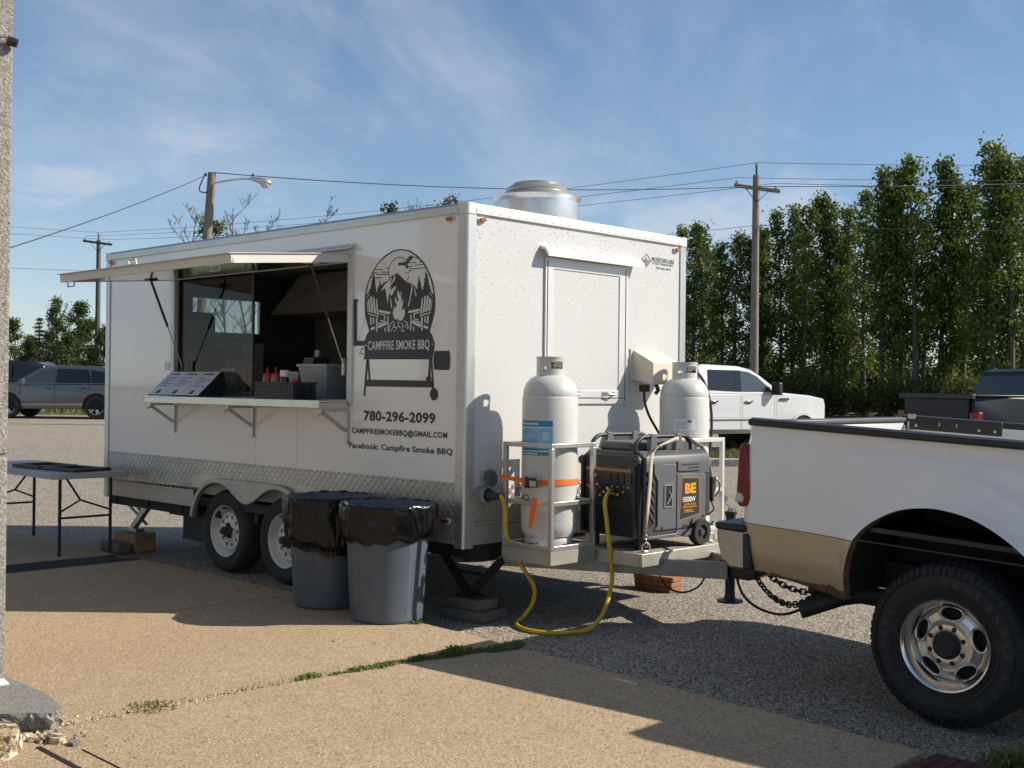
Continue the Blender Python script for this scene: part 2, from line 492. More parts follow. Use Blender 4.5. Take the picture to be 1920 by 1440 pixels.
LOGO = {
 1: '-1056,2135 -1059,2180 -1053,2244 -1024,2313 -975,2383 -916,2440 -839,2489 -752,2519 -661,2523 -572,2508 -487,2465 -418,2411 -367,2348 -329,2279 -306,2199 -301,2133 -304,2088 -312,2046 -342,1968 -357,1932 -999,1944 -1017,1986 -1049,2070 -1056,2116',
 2: '-1042,2227 -1009,2312 -960,2382 -902,2438 -824,2480 -742,2509 -661,2514 -581,2500 -501,2460 -431,2406 -380,2344 -345,2280 -319,2200 -326,2119 -1031,2147',
 3: '-1052,2218 -1005,2238 -1010,2254 -988,2263 -993,2281 -981,2285 -988,2298 -976,2302 -983,2320 -969,2326 -965,2367 -956,2370 -949,2347 -939,2311 -946,2309 -936,2292 -941,2288 -931,2270 -935,2267 -925,2250 -927,2228 -913,2243 -915,2256 -906,2262 -907,2272 -896,2281 -890,2328 -879,2299 -874,2279 -864,2282 -835,2303 -816,2300 -796,2313 -754,2344 -734,2340 -706,2360 -682,2344 -658,2331 -624,2304 -581,2282 -563,2282 -544,2266 -532,2271 -523,2252 -511,2258 -499,2239 -488,2235 -484,2260 -471,2329 -461,2292 -447,2270 -451,2261 -440,2245 -433,2227 -423,2232 -428,2245 -417,2256 -420,2268 -411,2280 -420,2293 -409,2304 -403,2362 -391,2337 -380,2324 -379,2303 -370,2290 -374,2278 -363,2269 -369,2257 -351,2247 -355,2232 -342,2219 -346,2207 -328,2197 -306,2178 -304,2106 -316,2046 -355,1938 -999,1951 -1044,2070 -1058,2180;-832,2402 -791,2400 -791,2394 -832,2396;-960,2398 -859,2394 -859,2388 -960,2392;-876,2377 -793,2372 -793,2366 -876,2371;-975,2377 -915,2375 -915,2369 -975,2371;-930,2363 -792,2356 -792,2350 -930,2357;-1002,2343 -865,2336 -865,2330 -1002,2337;-536,2459 -478,2460 -478,2454 -536,2453;-508,2447 -471,2448 -471,2442 -508,2441;-575,2423 -500,2420 -500,2414 -575,2417;-473,2422 -434,2423 -434,2417 -473,2416;-514,2403 -417,2403 -417,2397 -514,2397;-574,2398 -537,2400 -537,2394 -574,2392;-574,2381 -394,2378 -394,2372 -574,2375;-785,2324 -795,2360 -794,2392 -779,2421 -753,2448 -714,2466 -675,2471 -635,2461 -606,2444 -610,2438 -637,2455 -675,2465 -712,2460 -749,2442 -775,2417 -788,2390 -789,2360 -779,2326;-575,2331 -581,2309 -598,2294 -602,2298 -587,2313 -581,2333;-615,2349 -602,2359 -578,2350 -570,2365 -550,2370 -533,2366 -535,2362 -550,2366 -568,2361 -578,2346 -602,2355 -611,2345;-578,2347 -578,2378 -574,2378 -574,2347;-693,2426 -674,2431 -636,2424 -638,2438 -612,2427 -599,2448 -580,2462 -550,2471 -536,2462 -538,2444 -561,2436 -575,2421 -593,2407 -569,2390 -597,2381 -609,2383 -612,2402 -645,2406 -673,2409 -680,2403 -690,2416',
 4: '-756,2333 -792,2307 -806,2295 -825,2290 -864,2254 -868,2235 -834,2259 -819,2233 -809,2185 -798,2150 -787,2209 -771,2233 -757,2261 -795,2247 -738,2298 -781,2284 -767,2302;-708,2346 -734,2329 -748,2307 -767,2287 -724,2306 -729,2316 -710,2327 -724,2331;-707,2268 -737,2257 -766,2236 -775,2218 -765,2199 -732,2219 -744,2224 -718,2243;-771,2196 -764,2124 -747,2110 -759,2167;-546,2263 -552,2220 -561,2190 -565,2162 -583,2120 -571,2119 -557,2159 -548,2195 -536,2235 -538,2261;-523,2251 -513,2218 -500,2181 -492,2190 -508,2227;-690,2034 -714,2031 -734,2051 -741,2073 -737,2101 -725,2116 -726,2131 -713,2112 -704,2109 -702,2134 -716,2156 -722,2175 -708,2193 -710,2171 -693,2157 -683,2164 -691,2192 -698,2214 -689,2239 -675,2213 -655,2191 -650,2163 -652,2141 -642,2147 -643,2172 -629,2159 -633,2134 -647,2113 -641,2094 -632,2094 -625,2114 -611,2084 -615,2056 -633,2032 -657,2017 -671,2027;-663,2225 -653,2222 -646,2203 -655,2199;-1021,2185 -1004,2189 -984,2094 -1004,2091;-343,2163 -359,2168 -373,2080 -355,2076;-997,2200 -979,2208 -953,2086 -975,2090;-366,2179 -382,2189 -401,2075 -381,2077;-967,2201 -949,2197 -924,2079 -945,2083;-393,2184 -409,2181 -427,2070 -408,2072;-931,2184 -919,2187 -897,2072 -915,2072;-425,2170 -436,2173 -452,2064 -435,2064;-1019,2087 -894,2061 -894,2053 -1017,2079;-341,2071 -455,2054 -454,2046 -343,2064;-895,2106 -768,2086 -768,2074 -792,2071 -895,2091;-455,2098 -576,2087 -575,2075 -552,2071 -455,2083;-924,2050 -909,2050 -907,1952 -922,1949;-427,2042 -441,2043 -439,1948 -425,1945;-901,1996 -805,2018 -805,2000 -898,1974;-447,1991 -537,2018 -537,2000 -448,1970;-987,1979 -935,1990 -935,1971 -982,1963;-367,1970 -414,1984 -414,1966 -371,1955;-903,2012 -815,2025 -815,2019 -902,2002;-444,2006 -528,2024 -528,2018 -445,1997;-829,1978 -818,1978 -818,1946 -828,1947;-513,1977 -523,1978 -523,1947 -512,1947;-801,2059 -789,2060 -785,1949 -797,1949;-542,2058 -554,2060 -554,1951 -543,1951;-994,2059 -979,2059 -968,2004 -985,2001;-363,2046 -377,2047 -385,1995 -369,1992;-964,2053 -949,2053 -942,2010 -955,2009;-390,2042 -404,2043 -409,2002 -397,2000;-887,2084 -826,2069 -823,2035 -834,2035 -837,2064 -885,2076;-462,2077 -519,2067 -521,2033 -510,2033 -509,2061 -464,2069;-879,2033 -826,2033 -826,2028 -879,2024;-468,2028 -518,2031 -518,2026 -468,2020;-1035,2172 -1027,2172 -1012,2098 -1020,2098;-330,2151 -337,2151 -348,2082 -342,2082;-1042,2195 -1012,2223 -1000,2225 -1004,2217 -1032,2201 -1039,2190;-325,2172 -353,2200 -364,2204 -359,2196 -334,2178 -327,2167;-726,2019 -759,2003 -772,1969 -778,1971 -765,2007 -730,2025;-677,2024 -676,1989 -686,1974 -692,1978 -684,1991 -685,2024;-673,1986 -654,1977 -658,1971 -677,1980;-617,2022 -587,2008 -568,1967 -574,1963 -593,2004 -621,2016;-644,2009 -624,1982 -643,1956 -649,1960 -632,1982 -650,2005;-727,1986 -696,1975 -694,1956 -702,1956 -702,1969 -729,1978;-758,1966 -748,1950 -754,1946 -764,1962;-715,2008 -739,1964 -745,1968 -721,2012;-597,1993 -606,1971 -612,1973 -603,1995;-731,1958 -711,1951 -713,1943 -733,1950;-651,1953 -613,1952 -613,1944 -651,1945;-776,1965 -771,1950 -779,1948 -784,1963;-578,1959 -592,1969 -588,1975 -574,1965',
 5: '-1007,1953 -358,1941 -330,1914 -303,1860 -307,1808 -321,1770 -321,1749 -1060,1755 -1048,1789 -1050,1889 -1031,1925;-1186,2194 -1132,2192 -1132,2172 -1144,2172 -1139,1891 -1050,1889 -1049,1852 -1173,1854 -1179,2174 -1186,2174;-303,1805 -156,1805 -147,1769 -147,1709 -156,1676 -301,1678 -310,1717 -311,1770;-1028,1755 -1007,1755 -1038,1491 -1056,1491;-1018,1751 -1000,1754 -981,1609 -1000,1609;-355,1749 -334,1749 -343,1612 -364,1627;-338,1749 -324,1749 -303,1552 -319,1552;-1032,1609 -307,1604 -306,1558 -1034,1560;-330,1618 -331,1613 -335,1608 -341,1604 -349,1602 -358,1601 -366,1602 -374,1604 -381,1608 -385,1613 -386,1618 -385,1623 -381,1628 -375,1631 -367,1634 -358,1634 -350,1634 -342,1631 -335,1628 -331,1623;-261,1513 -263,1500 -268,1488 -277,1478 -289,1472 -301,1470 -314,1472 -326,1478 -335,1487 -341,1499 -344,1512 -342,1525 -336,1537 -327,1547 -316,1553 -303,1556 -290,1554 -279,1548 -269,1538 -263,1526;-1049,1832 -1078,1831 -1106,1798 -1048,1796 -1048,1790 -1112,1794 -1082,1837 -1049,1838',
 6: '-1025,1855 -1026,1853 -1030,1851 -1035,1851 -1039,1853 -1040,1856 -1039,1858 -1035,1860 -1030,1860 -1027,1858;-319,1852 -321,1849 -323,1848 -327,1848 -330,1849 -331,1852 -330,1854 -327,1855 -324,1855 -321,1854',
}# ---------------------------------------------------------------- material set
m_alu = mat('aluminium', (0.55, 0.55, 0.53), 0.38, 0.85, var=0.08, vscale=3, bump=0.02, bscale=30)
m_alud = mat('aluminium_dirty', (0.46, 0.44, 0.39), 0.5, 0.6, var=0.12, vscale=5, dirt=(0.22, 0.17, 0.11), dirt_amt=0.35, dscale=7)
m_alurail = mat('aluminium_rail', (0.62, 0.62, 0.60), 0.42, 0.35, var=0.05, vscale=2)
m_tread = mat('tread_plate', (0.50, 0.48, 0.43), 0.4, 0.7, var=0.12, vscale=4, dirt=(0.20, 0.16, 0.11), dirt_amt=0.3, dscale=5)
m_steel = mat('stainless', (0.6, 0.6, 0.58), 0.25, 0.95, var=0.1, vscale=4)
m_mirror = mat('polished_skin', (0.62, 0.62, 0.61), 0.09, 0.9, bump=0.01, bscale=3)
m_galv = mat('galvanised', (0.62, 0.64, 0.66), 0.35, 0.85, var=0.12, vscale=14, dirt=(0.35, 0.33, 0.30), dirt_amt=0.15, dscale=9)
m_cream = mat('cream_paint', (0.60, 0.585, 0.53), 0.4, 0.0, var=0.05, vscale=3)
m_white = mat('white_paint', (0.70, 0.69, 0.665), 0.3, 0.0, var=0.02, vscale=2)
m_panel = speck_mat('white_panel', (0.83, 0.82, 0.79), (0.24, 0.21, 0.17), 26, 0.05, rough=0.12, bump=0.035, coat=0.9, grad=(2.4, 0.9, 0.0, 1.0))
m_front = speck_mat('bug_specked_panel', (0.565, 0.565, 0.558), (0.06, 0.05, 0.042), 62, 0.44, rough=0.32, grad=(1.1, 2.7, 0.22, 1.0))
m_black = mat('black_plastic', (0.018, 0.018, 0.020), 0.45, 0.0, var=0.2, vscale=8)
m_vinyl = mat('black_vinyl', (0.020, 0.020, 0.024), 0.35)
m_vinylw = mat('white_vinyl', (0.70, 0.70, 0.67), 0.4)
m_dark = mat('dark_steel', (0.03, 0.029, 0.028), 0.6, 0.3, var=0.3, vscale=9)
m_chassis = mat('chassis_black', (0.014, 0.013, 0.013), 0.7, 0.0, var=0.3, vscale=7)
m_inside = mat('interior_lining', (0.55, 0.52, 0.49), 0.4, 0.1, var=0.25, vscale=4)
m_tyre = mat('tyre_rubber', (0.020, 0.020, 0.020), 0.75, 0.0, var=0.25, vscale=7, dirt=(0.09, 0.08, 0.07), dirt_amt=0.3, dscale=6, bump=0.1, bscale=90)
m_rimw = mat('painted_rim', (0.62, 0.62, 0.60), 0.35, 0.1, var=0.06, vscale=8, dirt=(0.2, 0.17, 0.14), dirt_amt=0.35, dscale=14)
m_rust = mat('rusty_hub', (0.07, 0.045, 0.03), 0.8, 0.2, var=0.4, vscale=30)
m_amber = mat('amber_lens', (0.36, 0.10, 0.02), 0.15, 0.0, coat=0.4)
m_red = mat('red_lens', (0.19, 0.006, 0.012), 0.12, 0.0, coat=0.25, spec=0.35)
m_clear = mat('clear_lens', (0.55, 0.52, 0.50), 0.15, 0.0, coat=0.6)
m_wood = mat('weathered_wood', (0.30, 0.19, 0.10), 0.8, 0.0, var=0.3, vscale=14, bump=0.2, bscale=40)
m_woodred = mat('reddish_wood', (0.30, 0.125, 0.065), 0.8, 0.0, var=0.25, vscale=12, bump=0.2, bscale=40)
m_woodgrey = mat('grey_wood', (0.13, 0.11, 0.09), 0.85, 0.0, var=0.3, vscale=12, bump=0.2, bscale=40)
m_bin = mat('grey_bin_plastic', (0.078, 0.097, 0.126), 0.5, 0.0, var=0.1, vscale=4, dirt=(0.19, 0.18, 0.165), dirt_amt=0.25, dscale=6)
m_bag = mat('black_bag', (0.006, 0.006, 0.007), 0.2, 0.0, bump=0.3, bscale=40, spec=0.34)
m_tank = speck_mat('tank_paint', (0.55, 0.545, 0.515), (0.27, 0.155, 0.07), 75, 0.62, rough=0.42, grad=(0.5, 0.02, 0.06, 1.0))
m_orange = mat('orange_webbing', (0.80, 0.18, 0.035), 0.7, bump=0.2, bscale=200)
m_beige = mat('beige_webbing', (0.50, 0.43, 0.33), 0.75, bump=0.2, bscale=200, var=0.12, vscale=20)
m_yellow = mat('yellow_cable', (0.62, 0.40, 0.03), 0.45, var=0.12, vscale=9)
m_gen = mat('generator_grey', (0.07, 0.072, 0.078), 0.5, 0.0, var=0.1, vscale=10, bump=0.03, bscale=150)
m_gen2 = mat('generator_light_grey', (0.118, 0.121, 0.128), 0.45, 0.0, var=0.08, vscale=10, bump=0.03, bscale=150)
m_gend = mat('generator_black', (0.022, 0.022, 0.024), 0.5, 0.0, var=0.2, vscale=9)
m_zinc = mat('zinc', (0.52, 0.5, 0.46), 0.4, 0.85, var=0.2, vscale=20, dirt=(0.25, 0.16, 0.09), dirt_amt=0.3, dscale=20)
m_chrome = mat('worn_chrome', (0.36, 0.355, 0.35), 0.2, 0.95, var=0.12, vscale=6)
m_truckw = mat('truck_white', (0.80, 0.79, 0.765), 0.18, 0.0, var=0.03, vscale=2, coat=0.7, dirt=(0.52, 0.48, 0.42), dirt_amt=0.2, dscale=2.5, bump=0.012, bscale=3)
m_truckt = mat('truck_tan', (0.47, 0.36, 0.225), 0.3, 0.1, var=0.05, vscale=3, coat=0.3, dirt=(0.22, 0.15, 0.09), dirt_amt=0.2, dscale=4)
m_beigebox = mat('beige_box', (0.66, 0.58, 0.47), 0.5)
m_hose = mat('black_hose', (0.012, 0.012, 0.012), 0.5)
m_brass = mat('brass', (0.42, 0.28, 0.10), 0.35, 0.9)
m_blue = mat('sticker_blue', (0.018, 0.20, 0.36), 0.35)
m_blue2 = mat('sticker_pale_blue', (0.10, 0.32, 0.52), 0.35, vcol=(0.25, 0.45, 0.60), vscale=9)
m_wprint = mat('white_print', (0.75, 0.76, 0.76), 0.4)
m_kprint = mat('dark_print', (0.03, 0.03, 0.035), 0.5)
m_gold = mat('orange_print', (0.80, 0.33, 0.015), 0.4)
m_table = mat('table_plastic', (0.42, 0.42, 0.42), 0.55, var=0.04, vscale=3, bump=0.05, bscale=120)
m_brown = mat('dark_brown_frame', (0.035, 0.022, 0.016), 0.5, var=0.3, vscale=20)
m_glass = glass('tinted_glass', (0.30, 0.32, 0.33))
m_gdark = mat('dark_auto_glass', (0.012, 0.014, 0.016), 0.04, 0.0, spec=0.6)
m_win = mat('auto_glass', (0.05, 0.065, 0.07), 0.04, 0.0, spec=0.7)
m_menu = mat('menu_paper', (0.68, 0.70, 0.72), 0.35)
m_clearp = mat('clear_plastic', (0.35, 0.36, 0.37), 0.3, 0.0, var=0.1, vscale=9)
m_sauce = mat('sauce_orange', (0.34, 0.10, 0.035), 0.3)
m_ketch = mat('ketchup_dark', (0.10, 0.016, 0.012), 0.25)
m_redcap = mat('red_cap', (0.40, 0.03, 0.025), 0.4)
m_paper = mat('paper_cup', (0.33, 0.15, 0.08), 0.6)
m_fridge = mat('fridge_black', (0.022, 0.022, 0.026), 0.35)

# ---------------------------------------------------------------- ground
m_asph = ground_mat('old_asphalt', (0.25, 0.215, 0.178), (0.325, 0.275, 0.218), (0.075, 0.070, 0.066), (0.55, 0.485, 0.395), 115, patch=0.22, bump=0.9, stain=(0.37, 0.275, 0.215), bdist=0.01, light_thr=0.66)
m_conc = ground_mat('tan_concrete', (0.375, 0.277, 0.172), (0.445, 0.337, 0.215), (0.235, 0.172, 0.108), (0.55, 0.435, 0.30), 170, patch=0.55, bump=0.4, stain=(0.29, 0.222, 0.15), bdist=0.006, dark_thr=0.26, light_thr=0.80)
m_conc2 = ground_mat('grey_concrete', (0.21, 0.20, 0.18), (0.25, 0.24, 0.22), (0.15, 0.14, 0.13), (0.30, 0.29, 0.27), 190, patch=0.8, bump=0.4)
m_rubble = ground_mat('rubble', (0.42, 0.33, 0.21), (0.55, 0.44, 0.28), (0.16, 0.12, 0.08), (0.62, 0.55, 0.42), 40, patch=3.0, bump=1.0, bdist=0.02)
m_stucco = ground_mat('stucco', (0.42, 0.395, 0.355), (0.47, 0.44, 0.395), (0.33, 0.31, 0.28), (0.56, 0.53, 0.48), 110, patch=0.8, bump=1.0, bdist=0.03)
m_kerb = ground_mat('kerb_concrete', (0.34, 0.31, 0.27), (0.40, 0.37, 0.32), (0.22, 0.2, 0.17), (0.5, 0.47, 0.42), 60, patch=1.0, bump=0.4)
m_turf = ground_mat('field_grass', (0.075, 0.105, 0.03), (0.13, 0.15, 0.045), (0.05, 0.07, 0.02), (0.22, 0.21, 0.08), 14, patch=0.25, bump=1.0, bdist=0.05)

def gz(x, y):                                  # asphalt height: dips towards the pickup, climbs gently at the back
    d = Vector((x, y, 0)) - T0
    lx = d.dot(TX)
    z = -0.004 - 0.078 * sstep(0.9, 3.1, lx)
    z += 0.016 * max(0.0, min(y, 42) - 14)
    return z
xs = sorted(set([-140, -100, -70, -50, -40, -34, -28] + [i * 1.0 - 24 for i in range(0, 54)] + [34, 40, 50, 70, 100, 140] + [i * .25 - 2 for i in range(0, 40)]))
ys = sorted(set([-30, -15, -6, 0] + [1 + i * 1.0 for i in range(0, 46)] + [i * .25 + 2 for i in range(0, 40)]))
v = [(x, y, gz(x, y)) for y in ys for x in xs]
nx = len(xs)
f = [(j * nx + i, j * nx + i + 1, (j + 1) * nx + i + 1, (j + 1) * nx + i) for j in range(len(ys) - 1) for i in range(nx - 1)]
asph = MB().add(v, f).build('parking_lot', m_asph, smooth=60)
tag(asph, 'worn tan-grey asphalt of the parking lot', kind='structure')
b = MB(); b.box(-900, 900, 44.5, 1600, -0.6, 0.40)
b.box(-900, -120, -200, 44.5, -0.6, 0.395); b.box(120, 900, -200, 44.5, -0.6, 0.395)
tag(b.build('grass_field', m_turf), 'flat grass field beyond the parking lot', kind='structure')
# low grass verge behind the cars on the left
def verge(name, x0, x1, y0, y1, h, label):
    b = MB()
    n = int((x1 - x0) / 1.5)
    b.grid(n, 3, lambda u, w: (x0 + (x1 - x0) * u, y0 + (y1 - y0) * w, gz(x0 + (x1 - x0) * u, y0 + (y1 - y0) * w) + (h + random.uniform(-.02, .02) if 0 < w < 1 else -0.02)))
    return tag(b.build(name, m_turf, smooth=60), label, kind='structure')
verge('grass_verge', -60, 2, 41.2, 44.8, 0.10, 'strip of short dry grass behind the parked cars')
def isl_back(x): return 23.45 + (x - 3.2) * .77
b = MB()
def _isl(u, w):
    x = 3.22 + 3.16 * u; y = 22.6 + (isl_back(x) - 22.6) * w; return (x, y, gz(x, y) + (.13 + random.uniform(-.02, .02)))
b.grid(16, 6, _isl); tag(b.build('grass_island', m_turf, smooth=60), 'small grass island behind the concrete kerb', kind='structure')
# short grass blades on both verges
def blades(name, n, fn, h0, h1, m, label):
    vs = []; fs = []
    for _ in range(n):
        x, y, z = fn(); a = random.uniform(0, PI); h = random.uniform(h0, h1); w = h * 0.12
        dx, dy = math.cos(a) * w, math.sin(a) * w; lx, ly = random.uniform(-.5, .5) * h, random.uniform(-.5, .5) * h
        o = len(vs)
        vs += [(x - dx, y - dy, z), (x + dx, y + dy, z), (x + lx, y + ly, z + h)]
        fs.append((o, o + 1, o + 2))
    me = bpy.data.meshes.new(name); me.from_pydata(vs, [], fs)
    o = mesh_obj(name, me, m); tag(o, label, kind='stuff'); return o
m_blade = leaf_mat('grass_blades', (0.09, 0.12, 0.03), (0.22, 0.21, 0.07), 0.3)
def _f1():
    x = random.uniform(3.3, 6.3); y = random.uniform(22.65, isl_back(x)); return (x, y, gz(x, y) + .1)
blades('verge_grass_blades', 2600, _f1, 0.06, 0.16, m_blade, 'tufts of grass on the kerbed island')
def _f2():
    x = random.uniform(-30, -8); y = random.uniform(41.4, 44.6); return (x, y, gz(x, y) + .08)
blades('dry_grass_blades', 6000, _f2, 0.10, 0.25, m_blade, 'tufts of dry grass behind the parked cars')
# kerb: separate cast lengths
kb = MB().prism([(0, 0), (0, .15), (.03, .17), (.16, .17), (.16, 0)], 0, 1.58, 'x').mesh('kerb_length')
kerb = thing('kerb', 'pale concrete kerb in front of the grass island', 'kerb', (3.2, 22.45, gz(4, 22.45) - .02))
for i in range(2):
    o = mesh_obj('kerb_length', kb, m_kerb, kerb, 0.01); o.location = (i * 1.6, 0, 0)
o = mesh_obj('kerb_length', kb, m_kerb, kerb, 0.01); o.location = (3.36, .02, .0); o.rotation_euler = (0, 0, R(90))
o = mesh_obj('kerb_length', kb, m_kerb, kerb, 0.01); o.location = (3.36, 1.62, .02); o.rotation_euler = (0, 0, R(90))

# ---------------------------------------------------------------- concrete pad of separate slabs
PADZ = 0.05
def edge(lx):
    P = [(-9, -.20), (-3.5, -.25), (-2.4, -.248), (.42, -.345), (.885, -.40), (2.03, -.493), (3.48, -.604)]
    for (a, za), (b_, zb) in zip(P, P[1:]):
        if lx <= b_: return za + (zb - za) * (lx - a) / (b_ - a)
    return P[-1][1]
pad = thing('concrete_pad', 'tan concrete pad of large slabs in front of the trailer', None, T0, YAW)
pad['kind'] = 'structure'
def joint(ly):                                 # the weedy joint
    P = [(-8, .50), (-2.84, .621), (-1.79, .663), (-1.16, .728), (-.40, .885), (0, .97)]
    for (a, xa), (b_, xb) in zip(P, P[1:]):
        if ly <= b_: return xa + (xb - xa) * (ly - a) / (b_ - a)
    return P[-1][1]
def slab(name, left, right, yb=-8.0, step=0.12):
    """left/right: functions lx(ly); far side follows the ragged pad edge"""
    pts = []
    y = yb
    le, re_ = [], []
    ye = edge(left(-.3))
    while y < ye: le.append((left(y) + random.uniform(-.004, .004), y)); y += 0.25
    y = yb; ye2 = edge(right(-.3))
    while y < ye2: re_.append((right(y) + random.uniform(-.004, .004), y)); y += 0.25
    top = []
    x0, x1 = left(ye), right(ye2); k = max(2, int((x1 - x0) / step))
    for i in range(k + 1):
        x = x0 + (x1 - x0) * i / k; top.append((x, edge(x) + random.uniform(-.014, .008)))
    poly = le + top + re_[::-1]
    b = MB().prism(poly, -0.15, PADZ, 'z')
    return b.build(name, m_conc, pad, bevel=0.004, seg=1)
slab('slab', lambda y: -1.415 + .048 * (y + .33), lambda y: joint(y) - .012)
slab('slab', lambda y: joint(y) + .014, lambda y: 3.46)
slab('slab', lambda y: -3.70, lambda y: -1.425 + .048 * (y + .33))
b = MB().prism([(-9.5, -.25), (-6.5, -.19), (-6.15, -.10), (-5.5, -.14), (-4.89, -.195), (-4.15, -.29), (-4.17, -8), (-9.5, -8)], -0.15, PADZ, 'z')
b.build('slab', m_conc, pad, bevel=0.004, seg=1)
# dirt packed into the joints
b = MB()
for k in range(40):
    y0 = -8 + k * .19; y1 = y0 + .19
    if y1 > -.42: break
    b.bar((joint(y0) + .001, y0, .025), (joint(y1) + .001, y1, .025), .034, .02); b.bar((-1.42 + .048 * (y0 + .33), y0, .031), (-1.42 + .048 * (y1 + .33), y1, .031), .022, .02)
b.build('joint_dirt', mat('joint_dirt', (0.075, 0.06, 0.042), 0.95, var=.3, vscale=20), pad)
# red-brown rubber mat past the last slab
b = MB()
b.box(3.50, 5.2, -2.2, -.58, -0.05, 0.045)
for i in range(26): b.box(3.52 + i * .064, 3.55 + i * .064, -2.18, -.60, 0.045, 0.051)
place(b.build('entrance_mat', mat('red_mat', (0.07, 0.024, 0.02), 0.9, var=0.3, vscale=20, bump=0.4, bscale=150)), 0, 0, 0)
tag(bpy.data.objects['entrance_mat'], 'dark red ribbed mat at the end of the pad', 'mat')
# channel drain grate between the slabs
dr = thing('channel_drain', 'dark slotted drain grate crossing the pad under the table', 'drain', TW(-4.16, -.30, 0), YAW)
b = MB(); b.box(0, .44, -7.7, 0.0, -.12, 0.0); b.build('trough', m_chassis, dr)
b = MB(); b.box(0.0, .025, -3.0, 0.0, .0, .048); b.box(.415, .44, -3.0, 0.0, .0, .048); b.build('frame', m_dark, dr)
me = MB().bar((.02, -.06, .038), (.42, .06, .038), .012, .02).mesh('grate_bar')
for i in range(70):
    o = mesh_obj('grate_bar', me, m_dark, dr); o.location = (0, -.05 - i * .042, 0)

# ---------------------------------------------------------------- building corner and broken ledge (left edge)
bd = thing('stucco_building', 'corner of a pale stucco building at the left edge', 'building', TW(.085, -3.052, .165), YAW)
for k, (z0, z1) in enumerate(((0.0, 1.045), (1.057, 3.0), (3.012, 6.5))):
    b = MB(); b.box(-4, 0, -7, 0, z0, z1); b.build('wall_course', m_stucco, bd, bevel=0.012)
b = MB(); b.box(-3.99, -.012, -6.99, -.012, 1.04, 1.06); b.box(-3.99, -.012, -6.99, -.012, 2.99, 3.02); b.build('joint_strip', m_conc2, bd)
b = MB(); b.bar((-.02, -7, -.014), (-.02, 0.01, -.014), .09, .006, up=(0.25, 0, 1)); b.build('flashing', m_white, bd)
cm = thing('security_camera', 'small black-and-white camera high on the building corner', 'camera', TW(.10, -3.045, .165) + Vector((0.0, 0, 3.02 - .165)), YAW)
cm.location = TW(.10, -3.08, 3.16)
b = MB(); b.tube([(-.02, -.03, 0), (0, -.02, 0), (.01, 0, 0)], .012, 8); b.build('bracket', m_white, cm, smooth=40)
b = MB(); b.tube([(.005, -.01, 0), (.02, .016, -.006)], .022, 14); b.build('housing', m_black, cm, smooth=40)
b = MB(); b.tube([(.019, .015, -.006), (.026, .028, -.010)], .020, 14); b.build('lens_hood', m_black, cm, smooth=40)
random.seed(21)
def rough_rock(name, pts, z0, z1, m, jit, sub=2):
    b = MB().prism(pts, z0, z1, 'z'); me = b.mesh(name)
    bm = bmesh.new(); bm.from_mesh(me)
    bmesh.ops.subdivide_edges(bm, edges=bm.edges, cuts=sub, use_grid_fill=True)
    bmesh.ops.triangulate(bm, faces=bm.faces)
    for vv in bm.verts:
        if vv.co.z < z1 - .004 or jit > .02: vv.co += Vector((random.uniform(-jit, jit), random.uniform(-jit, jit), random.uniform(-jit, jit) * .6))
    bm.to_mesh(me); bm.free()
    return mesh_obj(name, me, m)
o = rough_rock('broken_ledge', [(-1.5, -6), (-1.5, -2.99), (.20, -2.99), (.44, -3.0), (.66, -3.05), (.72, -3.12), (.64, -3.2), (.57, -3.3), (.46, -3.4), (.46, -6)], 0.045, .14, m_conc2, .012, 4)
place(o, 0, 0, 0); tag(o, 'grey concrete ledge with a broken end at the building foot', 'ledge')
for i, (x, y, s, m, lab) in enumerate(((.80, -3.40, .14, m_rubble, 'large yellowish chunk of broken concrete below the ledge'), (.84, -3.16, .05, m_rubble, 'small crumbled concrete lump at the broken ledge tip'), (.93, -3.12, .035, m_conc2, 'small grey concrete crumb where the joint begins'))):
    pl = [(s * math.cos(t) * random.uniform(.75, 1.1), s * .8 * math.sin(t) * random.uniform(.75, 1.1)) for t in [k * PI / 4 for k in range(8)]]
    o = rough_rock('concrete_chunk', pl, 0, s * .75, m, s * .12, 2); place(o, x, y, PADZ - .01)
    tag(o, lab, 'rubble', 'broken concrete at the ledge')
vs = MB()
for i in range(300):
    t = random.random() ** 1.6; y = -3.2 + t * 1.5; x = joint(y) + random.gauss(0, .015 + .05 * (1 - t) ** 2); s = random.uniform(.002, .008)
    a = random.uniform(0, PI); M = Matrix.Translation((x, y, PADZ)) @ Matrix.Rotation(a, 4, 'Z')
    vs.add([(-s, -s, 0), (s, -s * .7, 0), (s * .8, s, 0), (-s * .7, s * .9, 0), (0, 0, s * 1.1)], [(0, 1, 4), (1, 2, 4), (2, 3, 4), (3, 0, 4)], M)
for i in range(46):
    x, y = .70 + random.gauss(0, .09), -3.16 + random.gauss(0, .07); s = random.uniform(.008, .028)
    M = Matrix.Translation((x, y, PADZ + .002)) @ Matrix.Rotation(random.uniform(0, 6), 4, 'Z') @ Matrix.Diagonal((1, random.uniform(.6, 1), random.uniform(.5, .9), 1))
    vs.add([(-s, -s * .8, 0), (s * .9, -s, 0), (s, s * .7, 0), (-s * .8, s, 0), (-s * .7, -s * .5, s), (s * .5, -s * .7, s * .9), (s * .7, s * .5, s * 1.1), (-s * .4, s * .6, s * .8)], [(0, 1, 5, 4), (1, 2, 6, 5), (2, 3, 7, 6), (3, 0, 4, 7), (4, 5, 6, 7)], M)
o = vs.build('concrete_crumbs', m_rubble); place(o, 0, 0, 0); tag(o, 'loose crumbs of concrete along the cracked joint', kind='stuff')
